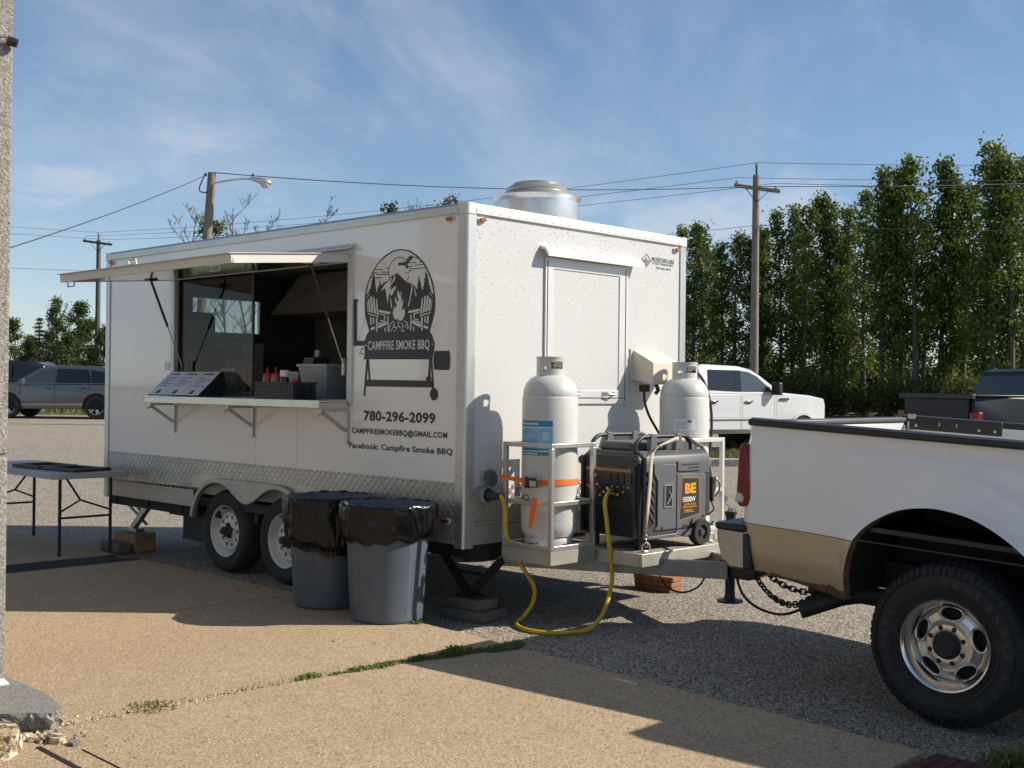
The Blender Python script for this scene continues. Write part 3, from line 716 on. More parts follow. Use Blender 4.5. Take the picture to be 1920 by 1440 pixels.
# grooves cut at the bottom left are an inlaid narrow strip
b = MB(); b.bar((.86, -3.245, PADZ + .001), (1.9, -3.27, PADZ + .001), .022, .004); b.bar((1.02, -3.13, PADZ + .001), (1.9, -3.15, PADZ + .001), .006, .004)
place(b.build('joint_filler', m_chassis), 0, 0, 0); tag(bpy.data.objects['joint_filler'], 'dark expansion joint strip beside the broken ledge', 'joint strip')

# ---------------------------------------------------------------- weeds
m_weed = leaf_mat('weed_leaves', (0.075, 0.13, 0.028), (0.21, 0.25, 0.065), 0.35)
m_weeddry = leaf_mat('dry_weed', (0.20, 0.16, 0.07), (0.26, 0.24, 0.10), 0.2)
def weed_clump(name, n, rad, h, m, label, x, y, z=PADZ, group=None, flat=0.5):
    vs = []; fs = []
    for _ in range(n):
        a = random.uniform(0, 2 * PI); r = rad * math.sqrt(random.random()); bx, by = r * math.cos(a), r * math.sin(a)
        hh = h * random.uniform(.3, 1.0) * (1 - .5 * r / rad); a2 = random.uniform(0, 2 * PI); lean = hh * random.uniform(.1, 1.2)
        w = random.uniform(.003, .007)
        px, py = -math.sin(a2) * w, math.cos(a2) * w
        tx, ty = bx + math.cos(a2) * lean, by + math.sin(a2) * lean
        mx_, my_ = (bx + tx) / 2, (by + ty) / 2
        o = len(vs)
        vs += [(bx - px * .5, by - py * .5, 0), (bx + px * .5, by + py * .5, 0), (mx_ + px, my_ + py, hh * .75), (mx_ - px, my_ - py, hh * .75), (tx, ty, hh * random.uniform(.5, 1))]
        fs += [(o, o + 1, o + 2, o + 3), (o + 3, o + 2, o + 4)]
    me = bpy.data.meshes.new(name); me.from_pydata(vs, [], fs)
    o = mesh_obj(name, me, m); place(o, x, y, z)
    return tag(o, label, 'weed', group)
random.seed(5)
spots = [(-.44, 420, .09, .06, 'dense green weed clump at the pad corner beside the yellow cord'), (-.55, 200, .08, .05, 'low weed clump next to the dense one at the pad corner'),
    (-.66, 90, .06, .04, 'sparse weed patch, third from the pad corner'), (-.80, 170, .08, .085, 'taller wispy weed with seed stalks in the joint'), (-.93, 110, .06, .045, 'small weed patch just past the wispy weed'),
    (-1.04, 150, .07, .045, 'weed clump in the joint just before the shadow begins'), (-1.19, 60, .05, .03, 'thin weed sprout in the joint where the shadow begins'), (-1.30, 170, .07, .04, 'green weed clump in the joint, eighth from the pad corner'),
    (-1.43, 130, .06, .035, 'green weed clump in the joint, ninth from the pad corner'), (-1.58, 50, .04, .025, 'tiny weed in the joint, second from its near end'), (-1.73, 170, .07, .04, 'green weed clump at the near end of the weedy joint')]
for y, n, r, h, lab in spots:
    o = weed_clump('weed_clump', n, r, h, m_weed, lab, joint(y) + random.uniform(-.02, .02), y, group='weeds in the pad joint')
    o.scale = (random.uniform(.45, .7), random.uniform(1.0, 1.4), 1)
vs2 = []; fs2 = []
for _ in range(420):                            # dry stalks and seedlings along the whole joint
    y = random.uniform(-2.7, -.4); x = joint(y) + random.gauss(0, .018); hh = random.uniform(.01, .06) * (1.4 if -.95 < y < -.5 else .8); a2 = random.uniform(0, 6.28); ln = hh * random.uniform(.2, 1.5); w = .0016
    o_ = len(vs2); vs2 += [(x - w, y, PADZ - .01), (x + w, y, PADZ - .01), (x + math.cos(a2) * ln, y + math.sin(a2) * ln, PADZ + hh)]; fs2.append((o_, o_ + 1, o_ + 2))
me = bpy.data.meshes.new('joint_stalks'); me.from_pydata(vs2, [], fs2); o = mesh_obj('joint_stalks', me, m_weeddry); place(o, 0, 0, 0); tag(o, 'dry stalks along the weedy joint', kind='stuff')
weed_clump('weed_clump', 130, .12, .035, m_weeddry, 'dry brownish weed near the broken ledge', joint(-2.6), -2.6, group='weeds in the pad joint')
weed_clump('weed_clump', 40, .03, .05, m_weed, 'tiny green sprout beside the front grey bin', -.02, -.38, group='weeds in the pad joint')
weed_clump('weed_clump', 150, .08, .05, m_weeddry, 'dry weed at the pad edge under the folding table', -4.05, -.16, z=0, group='weeds in the pad joint')
weed_clump('weed_clump', 60, .06, .04, m_weed, 'thin weed patch at the slab edge in the pickup shadow', 2.1, -.46, z=-.03, group='weeds in the pad joint')
pl = weed_clump('tall_weed', 420, .17, .16, m_weed, 'bushy dark weed beside the near pickup tyre at the bottom right', 3.74, -.30, z=-.05)

# loose stones gathered along the pad edge and on the lot
random.seed(9); b = MB()
for _ in range(700):
    lx = random.uniform(-3.6, 3.4); near = random.random() < .6
    ly = edge(lx) + abs(random.gauss(0, .12 if near else .9)) + .015; s = random.uniform(.003, .012)
    p = TW(lx, ly); M = Matrix.Translation((p.x, p.y, gz(p.x, p.y) + s * .3)) @ Matrix.Rotation(random.uniform(0, 6), 4, 'Z')
    b.add([(-s, -s * .7, 0), (s * .8, -s, 0), (s, s * .6, 0), (-s * .6, s, 0), (-s * .4, -s * .3, s * .8), (s * .4, s * .2, s * .9)], [(0, 1, 5, 4), (1, 2, 5), (2, 3, 4, 5), (3, 0, 4)], M)
tag(b.build('loose_stones', m_rubble), 'small loose stones along the pad edge', kind='stuff')
# ================================================================ FOOD TRAILER
L_, W_ = 4.914, 2.44
ZB, ZT, ZP, ZD = 0.524, 2.787, 2.717, 0.925
tr = thing('food_trailer', 'white box food trailer with open serving hatch and barbecue logo', 'trailer', T0, YAW)

def holed(u0, u1, w0, w1, h, t0, t1, axis):
    """wall slab with one rectangular hole h=(hu0,hu1,hw0,hw1)"""
    us = [u0, h[0], h[1], u1]; ws = [w0, h[2], h[3], w1]
    def P(u, w, t): return (u, t, w) if axis == 'y' else (t, u, w)
    b = MB()
    for t in (t0, t1):
        vs = [P(u, w, t) for w in ws for u in us]; fs = []
        for j in range(3):
            for i in range(3):
                if i == 1 and j == 1: continue
                fs.append((j * 4 + i, j * 4 + i + 1, j * 4 + i + 5, j * 4 + i + 4))
        b.add(vs, fs)
    def rim(a0, a1, b0, b1):
        c = [(a0, b0), (a1, b0), (a1, b1), (a0, b1)]
        for i in range(4):
            p, q = c[i], c[(i + 1) % 4]
            b.add([P(*p, t0), P(*q, t0), P(*q, t1), P(*p, t1)], [(0, 1, 2, 3)])
    rim(u0, u1, w0, w1); rim(*h)
    return b
OPN = (-3.665, -1.235, 1.46, 2.53)
holed(-L_, 0, .80, ZP + .02, OPN, 0.0, 0.045, 'y').build('side_wall', m_panel, tr)
b = MB(); b.box(-0.045, 0.0, 0.046, W_ - .046, ZB + .02, ZP + .02); b.build('front_wall', m_front, tr)
b = MB(); b.box(-L_, 0, W_ - .045, W_, ZB + .02, ZP + .02); b.build('far_wall', m_panel, tr)
RWIN = (.885, 1.677, 2.09, 2.425)
holed(.046, W_ - .046, ZB + .02, ZP + .02, RWIN, -L_, -L_ + .045, 'x').build('rear_wall', m_panel, tr)
b = MB(); b.box(-L_ + .01, -.01, .01, W_ - .01, ZP + .021, ZT - .012); b.build('roof', m_white, tr)
b = MB(); b.box(-L_ + .05, -.05, .05, W_ - .05, ZB, .60); b.build('floor', m_dark, tr)
# dark inner lining
b = MB()
b.box(-L_ + .05, -.05, W_ - .055, W_ - .048, .60, ZP)
b.box(-.055, -.048, .05, W_ - .056, .60, ZP)
b.box(-L_ + .05, -.056, .05, W_ - .056, ZP - .01, ZP + .015)
b.build('inner_lining', m_inside, tr)
holed(.05, W_ - .056, .60, ZP - .012, (RWIN[0] - .0, RWIN[1] + .0, RWIN[2], RWIN[3]), -L_ + .048, -L_ + .056, 'x').build('rear_lining', mat('dark_lining', (0.10, 0.095, 0.09), 0.5), tr)
b = MB(); b.box(-L_ + .01, -L_ + .014, RWIN[0] + .001, RWIN[1] - .001, RWIN[2] + .001, RWIN[3] - .001); b.build('rear_window_pane', glass('clear_pane', (0.8, 0.84, 0.84)), tr)
b = MB()
for k in range(7): b.box(-4.3 + k * .42, -4.27 + k * .42, W_ - .062, W_ - .056, .9, 2.66)
b.build('lining_seam', m_dark, tr)
# serving opening frame
b = MB()
x0, x1, z0, z1 = OPN
b.ring_strip([(x0 - .055, z0 - .03), (x1 + .055, z0 - .03), (x1 + .055, z1 + .05), (x0 - .055, z1 + .05)], [(x0 + .004, z0 + .002), (x1 - .004, z0 + .002), (x1 - .004, z1 - .004), (x0 + .004, z1 - .004)], -.018, .05)
b.build('opening_frame', m_alurail, tr, bevel=.004)
b = MB(); b.ring_strip([(x0 + .006, z0 + .02), (-2.50, z0 + .02), (-2.50, z1 - .01), (x0 + .006, z1 - .01)], [(x0 + .03, z0 + .045), (-2.525, z0 + .045), (-2.525, z1 - .035), (x0 + .03, z1 - .035)], .02, .035)
wf = b.build('sliding_window', m_black, tr)
b = MB(); b.box(x0 + .03, -2.525, .026, .029, z0 + .045, z1 - .035); b.build('pane', glass('screen_pane', (0.80, 0.80, 0.80), 0.07), wf)
# exterior skins: tread plate skirt with the wheel arch cut out, lower rail, corner posts, top rails
WX = (-2.911, -2.071); WZ, WR = .343, .345
def arch_outer():
    p = arc(WX[0], .36, .425, 168, 92, 10)
    p += [(-2.6, .788), (-2.3, .788)]
    p += arc(WX[1], .36, .425, 88, 12, 10)
    return p
def arch_inner():
    p = arc(WX[0], .36, .387, 170, 52, 14)
    p += [(-2.58, .620), (-2.53, .604), (-2.491, .600), (-2.452, .604), (-2.402, .620)]
    p += arc(WX[1], .36, .387, 128, 10, 14)
    return p
ao, ai = arch_outer(), arch_inner()
up_o = [(x, max(z, .66)) for x, z in ao]
sk = [(-L_ + .07, .66)] + [p for p in ao if p[1] > .66] + [(-.078, .66), (-.078, ZD), (-L_ + .07, ZD)]
MB().prism(sk, -.004, -.001, 'y').build('side_skirt', m_tread, tr)
for xa, xb in ((-L_ + .07, -3.32), (-1.66, -.078)):
    b = MB(); b.box(xa, xb, -.008, -.002, ZB - .004, .658); b.box(xa, xb, -.014, -.0081, .632, .66); b.box(xa, xb, -.014, -.0081, ZB - .006, ZB + .02)
    b.build('lower_rail', m_alud, tr)
MB().prism(ai + ao[::-1], -.045, -.006, 'y').build('wheel_fender', m_alud, tr, bevel=.004)
# raised lozenges of the tread plate
def lozenge(b, cx, cz, ang, ln, wd, face, M):
    c, s = math.cos(ang), math.sin(ang)
    def q(u, w, d): return (cx + u * c - w * s, -face - d, cz + u * s + w * c)
    vs = [q(-ln, 0, 0), (q(0, -wd, 0)), q(ln, 0, 0), q(0, wd, 0), q(-ln * .5, 0, .0032), q(ln * .5, 0, .0032)]
    b.add(vs, [(0, 1, 5, 4), (1, 2, 5), (2, 3, 4, 5), (3, 0, 4)], M)
b = MB(); pitch = .047
def in_arch(x, z):
    return z < .80 and -3.36 < x < -1.62
j = 0; z = .675
while z < ZD - .008:
    i = 0; x = -L_ + .085
    while x < -.09:
        if not in_arch(x, z):
            lozenge(b, x, z, R(45) if (i + j) % 2 == 0 else R(-45), .0235, .0045, .004, None)
        x += pitch * .72; i += 1
    z += pitch * .72; j += 1
o = b.build('side_tread_lozenges', m_tread, tr); o['kind'] = 'stuff'
b = MB()
b.box(.001, .004, .078, W_ - .078, .665, .90); b.build('front_skirt', m_tread, tr)
MF = Matrix(((0, -1, 0, 0), (1, 0, 0, 0), (0, 0, 1, 0), (0, 0, 0, 1)))
b = MB(); j = 0; z = .68
while z < .89:
    i = 0; x = .09
    while x < W_ - .09:
        lozenge(b, x, z, R(45) if (i + j) % 2 == 0 else R(-45), .0235, .0045, .004, MF)
        x += pitch * .72; i += 1
    z += pitch * .72; j += 1
o = b.build('front_tread_lozenges', m_tread, tr); o['kind'] = 'stuff'
b = MB(); b.box(.001, .010, .078, W_ - .078, ZB - .01, .64); b.box(.001, .016, .078, W_ - .078, .645, .664); b.build('front_rail', m_alud, tr)
def post(name, cx, cy, sx, sy):
    # rounded L-shaped corner post, wraps the vertical corner (cx,cy); sx,sy point inwards
    w, t, r = .078, .010, .022
    out = [(cx + sx * w, cy - sy * t)] + [(cx + sx * (r - t) - sx * r * math.sin(a), cy + sy * (r - t) - sy * r * math.cos(a)) for a in [k * PI / 12 for k in range(7)]] + [(cx - sx * t, cy + sy * w)]
    inn = [(cx + sx * w, cy - sy * .0015)] + [(cx + sx * .004, cy + sy * .004)] * 7 + [(cx - sx * .0015, cy + sy * w)]
    poly = out + [(cx - sx * .0015, cy + sy * w), (cx - sx * .0015, cy - sy * .0015), (cx + sx * w, cy - sy * .0015)]
    return MB().prism(poly, ZB - .03, ZT - .075, 'z').build(name, m_alu, tr, smooth=40)
post('corner_post', 0, 0, -1, 1)
post('corner_post', -L_, 0, 1, 1)
post('corner_post', 0, W_, -1, -1)
post('corner_post', -L_, W_, 1, -1)
b = MB()
b.prism([(.002, ZP), (-.020, ZP), (-.022, ZP + .028), (-.017, ZP + .030), (-.017, ZP + .052), (-.022, ZP + .054), (-.020, ZT - .012), (-.006, ZT), (.045, ZT)], -L_ + .07, -.07, 'x'); b.build('side_top_rail', m_alu, tr, smooth=30)
b = MB(); b.prism([(-.002, ZP), (.018, ZP), (.020, ZP + .03), (.015, ZP + .032), (.014, ZT - .02), (.004, ZT - .002), (-.045, ZT)], .07, W_ - .07, 'y')
b.build('front_top_rail', mat('white_rail', (0.69, 0.685, 0.665), 0.35), tr, smooth=30)
for cx, cy, sx, sy in ((0, 0, -1, 1), (-L_, 0, 1, 1), (0, W_, -1, -1), (-L_, W_, 1, -1)):
    b = MB(); t = .016; r = .03; w = .073
    poly = [(cx + sx * w, cy - sy * t)] + [(cx + sx * (r - t) - sx * r * math.sin(a), cy + sy * (r - t) - sy * r * math.cos(a)) for a in [k * PI / 12 for k in range(7)]] + [(cx - sx * t, cy + sy * w), (cx + sx * w, cy + sy * w)]
    b.prism(poly, ZT - .075, ZT - .002, 'z'); b.build('corner_cap', m_alurail, tr, bevel=.006)
# rivets
b = MB()
riv = [(0.0048, -.006), (.0035, .0), (0, .0015)]
def rivet(x, y, z, axis, r=.0055):
    M = Matrix.Translation((x, y, z)) @ (Matrix.Rotation(R(90), 4, 'Y') if axis == 'x' else Matrix.Rotation(R(90), 4, 'X'))
    b.lathe([(r, -.001), (r * .75, .0025), (0.0005, .0035)], 6, M)
for k in range(26): rivet(.0205, .12 + k * .088, ZP + .016, 'x')
for k in range(18):
    rivet(.0105, .058, .62 + k * .115, 'x'); rivet(-.062, -.0105, .62 + k * .115, 'y')
    rivet(-L_ + .062, -.0105, .62 + k * .115, 'y')
for k in range(88):
    x = -L_ + .1 + k * .0545
    rivet(x, -.0055, ZD - .012, 'y', .0045)
    if x < -3.35 or x > -1.62: rivet(x, -.0148, .646, 'y', .0045); rivet(x, -.0148, ZB + .008, 'y', .0045)
    if -4.6 < x < -3.3: rivet(x, -.0065, .80 , 'y', .006)
o = b.build('rivets', m_zinc, tr); o['kind'] = 'stuff'
# seams of the side panels
b = MB()
for x in (-2.42, -1.86): b.box(x, x + .003, -.0012, -.0002, ZD, OPN[2] - .03)
b.build('panel_seam', m_alurail, tr)
# marker lamps
def marker(x, y, z, axis, m=m_amber):
    M = Matrix.Translation((x, y, z)) @ (Matrix.Rotation(R(90), 4, 'Z') if axis == 'x' else Matrix.Identity(4))
    b = MB(); prof = [(math.cos(t) * .042, math.sin(t) * .02) for t in [k * PI / 8 for k in range(16)]]
    b.prism(prof, -.012, 0, 'y', M); base = b.build('marker_lamp', m_white, tr, bevel=.003)
    b = MB(); prof = [(math.cos(t) * .030, math.sin(t) * .014) for t in [k * PI / 8 for k in range(16)]]
    b.prism(prof, -.028, -.0122, 'y', M); b.build('lens', m, base, bevel=.005)
marker(-.155, -.001, 2.685, 'y'); marker(-4.81, -.001, 2.69, 'y'); marker(.001, .128, 2.68, 'x'); marker(.001, 2.306, 2.68, 'x')
marker(-.15, -.006, .667, 'y', m_red); marker(-4.80, -.006, .74, 'y', m_red)

# ---- serving hatch propped open
MA = Matrix.Rotation(math.atan2(-.085, 1.0) * -1, 4, 'X')
hz = Matrix.Translation((0, -.022, 2.462)) @ Matrix.Rotation(R(4.9), 4, 'X')
hx0, hx1 = -3.72, -1.215
b = MB(); b.box(hx0 + .02, hx1 - .02, -.98, -.01, .042, .060, hz); hatch = b.build('serving_hatch', m_white, tr)
b = MB(); b.box(hx0 + .021, hx1 - .021, -.979, -.011, .004, .010, hz); b.build('hatch_underside', m_mirror, hatch)
b = MB()
b.box(hx0, hx1, -1.0, -.981, .0, .064, hz); b.box(hx0, hx1, -.009, .006, .0, .064, hz)
b.box(hx0, hx0 + .019, -.981, -.009, .0, .064, hz); b.box(hx1 - .019, hx1, -.981, -.009, .0, .064, hz)
b.build('hatch_frame', m_cream, hatch, bevel=.003)
b = MB(); b.box(hx0 - .012, hx1 + .012, -1.022, .01, .0642, .069, hz); b.build('hatch_flange', m_cream, hatch)
for xx, sgn in ((-1.43, -1), (-3.56, -1), (-2.55, 1)):
    b = MB()
    z = -.005 if sgn < 0 else .073
    b.tube([hz @ Vector((xx - .055, -.985, z + .0)), hz @ Vector((xx - .055, -.99, z + sgn * .035)), hz @ Vector((xx + .055, -.99, z + sgn * .035)), hz @ Vector((xx + .055, -.985, z))], .006, 6)
    b.box(xx - .075, xx + .075, -1.004, -.985, -.006 if sgn < 0 else .071, .002 if sgn < 0 else .078, hz)
    b.build('hatch_latch', m_zinc, hatch)
# rain cap over the hatch hinge
b = MB(); b.prism([(.001, 2.60), (-.03, 2.592), (-.065, 2.566), (-.068, 2.556), (-.03, 2.572), (.001, 2.578)], hx0 - .05, hx1 + .05, 'x'); b.build('hatch_rain_cap', m_alurail, tr)
for xs_ in (-3.5, -1.262):
    top = Vector((xs_, -.33, 2.425)); bot = Vector((xs_, -.022, 1.70)); mid = top.lerp(bot, .52)
    b = MB(); b.tube([top, mid], .011, 8); s_ = b.build('gas_strut', m_black, tr, smooth=40)
    b = MB(); b.tube([mid, bot], .005, 8); b.build('piston_rod', m_zinc, s_)
    b = MB(); b.box(xs_ - .04, xs_ + .04, -.37, -.29, 2.428, 2.446); b.build('strut_mount', m_black if xs_ < -3 else m_zinc, s_)
    b = MB(); b.box(xs_ - .012, xs_ + .012, -.034, -.019, 1.64, 1.76); b.build('strut_foot', m_black if xs_ < -3 else m_zinc, s_)

# ---- fold-down serving shelf with three brackets
b = MB(); b.box(-3.70, -1.215, -.275, -.020, 1.440, 1.458); b.box(-3.70, -1.215, -.275, -.262, 1.398, 1.440); b.box(-3.70, -3.688, -.262, -.020, 1.398, 1.440); b.box(-1.227, -1.215, -.262, -.020, 1.398, 1.440)
b.build('serving_shelf', m_steel, tr, bevel=.004)
for xb in (-3.645, -2.445, -1.232):
    b = MB()
    b.box(xb - .016, xb + .016, -.022, -.002, 1.14, 1.375); b.box(xb - .016, xb + .016, -.25, -.022, 1.376, 1.392)
    b.bar((xb, -.235, 1.372), (xb, -.024, 1.235), .024, .014, up=(1, 0, 0)); b.bar((xb, -.23, 1.366), (xb, -.27, 1.348), .012, .008, up=(1, 0, 0))
    b.build('shelf_bracket', m_zinc, tr)

# ---- front hatch with rain lid
b = MB()
b.ring_strip([(.757, 1.45), (1.69, 1.45), (1.69, 2.49), (.757, 2.49)], [(.845, 1.55), (1.585, 1.55), (1.585, 2.41), (.845, 2.41)], .001, .016, 'x')
fd = b.build('front_window_frame', m_alurail, tr, bevel=.003)
b = MB(); b.box(.001, .009, .847, 1.583, 1.552, 2.408); b.build('front_window_panel', m_front, tr)
b = MB()
for yy in (.775, 1.655): b.box(.0165, .0185, yy, yy + .006, 1.47, 2.47)
b.box(.0165, .0185, .78, 1.66, 1.492, 1.498); b.build('frame_seam', m_kprint, fd)
b = MB(); b.prism([(.001, 2.565), (.05, 2.553), (.085, 2.512), (.085, 2.488), (.077, 2.488), (.045, 2.535), (.001, 2.545)], .71, 1.80, 'y'); 
vv = [(p[0], p[1], p[2]) for p in b.v]
fl = MB()                                     # prism() with axis y takes (x,z)
fl.v, fl.f = b.v, b.f
fl.build('front_rain_lid', m_white, tr)
for yy in (1.05, 1.45):
    b = MB(); b.tube([(.012, yy - .04, 1.53), (.055, yy - .03, 1.528), (.06, yy + .04, 1.52), (.02, yy + .06, 1.515)], .007, 6); b.box(.0165, .022, yy - .06, yy + .08, 1.515, 1.545); b.build('window_latch', m_zinc, tr)

# ---- beige cover box with sloped top, wires below
b = MB(); b.prism([(.001, 1.635), (.001, 1.868), (.205, 1.765), (.205, 1.60)], 1.76, 2.10, 'y'); b.build('vent_hood_box', m_beigebox, tr, bevel=.004)
for y_ in (1.735, 2.101):
    b = MB(); b.box(.001, .012, y_, y_ + .024, 1.63, 1.872); b.build('box_flange', m_beigebox, tr)
b = MB(); b.box(.05, .12, 1.79, 1.83, 1.545, 1.60); b.tube([(.16, 1.86, 1.6), (.18, 1.86, 1.555), (.15, 1.87, 1.535)], .016, 8); b.build('conduit_fitting', m_rust, tr)
# ---- shore power inlet with lifted lid
M = Matrix.Translation((.004, .178, .845)) @ Matrix.Rotation(R(90), 4, 'Y')
b = MB(); b.lathe([(.0, 0), (.062, 0), (.064, .03), (.055, .04), (.046, .045), (.044, .02), (0, .018)], 20, M); b.build('power_inlet', mat('inlet_grey', (0.22, 0.22, 0.22), 0.5), tr, smooth=40)
Mo = Matrix.Translation((.05, .195, .958)) @ Matrix.Rotation(R(78), 4, 'Y')
b = MB(); b.lathe([(0, 0), (.060, 0), (.062, .012), (.05, .018), (.0, .016)], 8, Mo); b.build('inlet_lid', mat('inlet_lid', (0.085, 0.085, 0.085), 0.5), tr)
b = MB(); b.lathe([(0, 0), (.036, .0), (.036, .07), (.028, .085), (.02, .13), (0, .13)], 14, Matrix.Translation((.03, .178, .845)) @ Matrix.Rotation(R(90), 4, 'Y')); b.build('inlet_plug', m_black, tr, smooth=40)

# ---- roof exhaust fan
M = Matrix.Translation((-.82, 1.55, ZT - .012))
b = MB(); b.lathe([(.33, 0), (.335, .02), (.335, .265), (.355, .29), (.36, .302), (.345, .306), (.25, .30)], 40, M); fan = b.build('roof_fan_curb', m_galv, tr, smooth=35)
b = MB(); b.lathe([(.24, .3), (.262, .318), (.265, .335), (.25, .35), (.245, .352), (.248, .37), (.235, .384), (.20, .405), (.19, .408), (.19, .42), (.12, .428), (0.001, .43)], 40, M); b.build('fan_cap', mat('fan_grey', (0.40, 0.40, 0.38), 0.4, 0.6, var=.1), fan, smooth=30)

# ---- wheels
def trailer_wheel():
    root = MB().lathe([(.215, -.01), (.235, -.008), (.275, -.022), (.31, -.02), (.332, .0), (.344, .03), (.345, .09), (.345, .13), (.336, .17), (.31, .19), (.24, .185), (.215, .18)], 56).mesh('tyre', 40)
    # profile axis +z is towards the vehicle; outer face at z=-.01
    face = MB().lathe([(.0, .035), (.06, .030), (.08, .036), (.15, .036), (.158, .028), (.163, .050), (.158, .056), (.148, .048), (.08, .048), (.0, .048)], 56).mesh('rim_face')
    cut = []
    for k in range(10):
        a = 2 * PI * k / 10
        cut.append(MB().lathe([(0.0, 0), (.0165, 0), (.0165, .1), (0.0, .1)], 12, Matrix.Translation((.118 * math.cos(a), .118 * math.sin(a), 0))).mesh('c'))
    face = bool_cut(face, [join_meshes('cc', cut)])
    face.shade_smooth(); face.set_sharp_from_angle(angle=R(35))
    barrel = MB().lathe([(.163, .052), (.168, .028), (.176, .022), (.182, .03), (.196, .01), (.206, -.008), (.213, -.012), (.217, -.006), (.215, .005), (.205, .03), (.19, .12), (.16, .18)], 56).mesh('rim_barrel', 50)
    hub = MB().lathe([(.0, -.045), (.022, -.043), (.028, -.03), (.03, .0), (.045, .012), (.052, .03)], 16).mesh('hub_cap', 40)
    nut = MB()
    for k in range(5):
        a = 2 * PI * k / 5 + .3
        nut.lathe([(0, -.004), (.010, -.002), (.011, .03)], 6, Matrix.Translation((.0575 * math.cos(a), .0575 * math.sin(a), .004)))
    return root, face, barrel, hub, nut.mesh('lug_nuts')
tw_m = trailer_wheel()
MW = Matrix(((1, 0, 0, 0), (0, 0, 1, 0), (0, 1, 0, 0), (0, 0, 0, 1)))
for me in tw_m:
    me.transform(MW); me.flip_normals()
def put_wheel(x, y, flip):
    w = mesh_obj('wheel', tw_m[0], m_tyre, tr); w.location = (x, y, WZ)
    if flip: w.rotation_euler = (0, 0, PI)
    for nm, me, m in (('rim', tw_m[1], m_rimw), ('rim_barrel', tw_m[2], m_rimw), ('hub', tw_m[3], m_rust), ('lug_nuts', tw_m[4], m_rust)):
        mesh_obj(nm, me, m, w)
for x in WX: put_wheel(x, .05, False); put_wheel(x, W_ - .05, True)
# ---- chassis
b = MB()
for y in (.32, W_ - .32): b.box(-L_ + .05, -.02, y - .04, y + .04, .40, ZB - .006)
for k in range(9): b.box(-L_ + .1 + k * .58, -L_ + .15 + k * .58, .05, W_ - .05, .44, ZB - .008)
for x in WX: b.tube([(x, .1, .33), (x, W_ - .1, .33)], .035, 10)
b.box(-L_ + .02, -3.36, .06, .10, ZB - .10, ZB - .012); b.box(-1.62, -.01, .06, .10, ZB - .10, ZB - .012)
b.box(-.05, .0, .05, W_ - .05, ZB - .11, ZB - .012)
b.box(-L_, -L_ + .08, .1, W_ - .1, ZB - .09, ZB - .012)
b.build('chassis_frame', m_chassis, tr)
b = MB(); b.box(-3.34, -1.64, .28, .30, .45, .80); b.box(-3.34, -1.64, .04, .3, .80, .82); b.build('wheel_well', m_chassis, tr)
# corrugated grey-water tank slung under the floor
b = MB(); pr = []
for k in range(23):
    x = -4.18 + k * .042; pr += [(x, .42 if k % 2 else .405)]
b.prism(pr + [(-3.27, 1.2), (-4.18, 1.2)], .13, .47, 'z'); b.build('waste_tank', mat('tank_slate', (0.05, 0.055, 0.065), 0.55), tr)
b = MB(); b.box(-4.25, -3.30, .30, .34, .36, .44); b.build('tank_hanger', m_dark, tr)
# drop-leg stabilisers
b = MB(); b.bar((-4.40, .20, .46), (-4.72, .20, .20), .05, .05, up=(0, 1, 0)); b.bar((-4.76, .20, .185), (-4.60, .20, .185), .09, .03); b.bar((-4.74, .2, .47), (-4.56, .2, .33), .03, .02, up=(0, 1, 0)); b.bar((-4.9, .24, .40), (-4.55, .24, .24), .02, .02); b.build('rear_stabiliser', m_zinc, tr)
b = MB()
b.bar((-.42, .20, .42), (-.16, .20, .17), .045, .04, up=(0, 1, 0)); b.bar((.16, .20, .42), (-.12, .20, .17), .045, .04, up=(0, 1, 0)); b.bar((-.22, .2, .155), (-.04, .2, .155), .1, .02); b.bar((-.3, .17, .31), (.08, .17, .31), .02, .02); b.build('front_stabiliser', m_chassis, tr)
b = MB(); b.bar((-.25, W_ - .3, .42), (-.12, W_ - .3, .17), .045, .04, up=(0, 1, 0)); b.bar((.1, W_ - .3, .42), (-.10, W_ - .3, .17), .045, .04, up=(0, 1, 0)); b.build('front_stabiliser', m_chassis, tr)
# ---- tongue, platform, cages, jack, coupler
m_tong = mat('tongue_steel', (0.33, 0.31, 0.275), 0.55, 0.55, var=0.2, vscale=6, dirt=(0.2, 0.14, 0.09), dirt_amt=0.35, dscale=9)
b = MB()
b.bar((-.05, .36, .405), (1.30, 1.15, .385), .05, .11); b.bar((-.05, W_ - .36, .405), (1.30, 1.29, .385), .05, .11)
b.bar((.35, .60, .405), (.35, W_ - .60, .405), .05, .08)
b.build('tongue_frame', m_tong, tr, bevel=.005)
b = MB(); b.prism([(1.22, .34), (1.22, .45), (1.50, .455), (1.68, .49), (1.75, .49), (1.77, .43), (1.60, .40), (1.45, .335)], 1.155, 1.285, 'y'); b.build('coupler', m_black, tr, bevel=.01)
b = MB(); b.tube([(1.27, 1.22, .22), (1.27, 1.22, .74)], .032, 14); b.tube([(1.27, 1.22, .74), (1.27, 1.22, .765)], .040, 14); b.lathe([(0, 0), (.085, 0), (.088, .012), (.04, .02), (.032, .06), (0, .06)], 16, Matrix.Translation((1.27, 1.22, .17))); b.build('tongue_jack', mat('jack_dark', (0.035, 0.035, 0.038), 0.5, 0.3), tr, smooth=40)
b = MB(); b.bar((1.27, 1.25, .775), (1.08, 1.45, .80), .028, .008); b.tube([(1.27, 1.22, .765), (1.27, 1.22, .79)], .02, 10); b.tube([(1.08, 1.45, .80), (1.08, 1.45, .84)], .012, 8); b.build('jack_crank', m_zinc, tr)
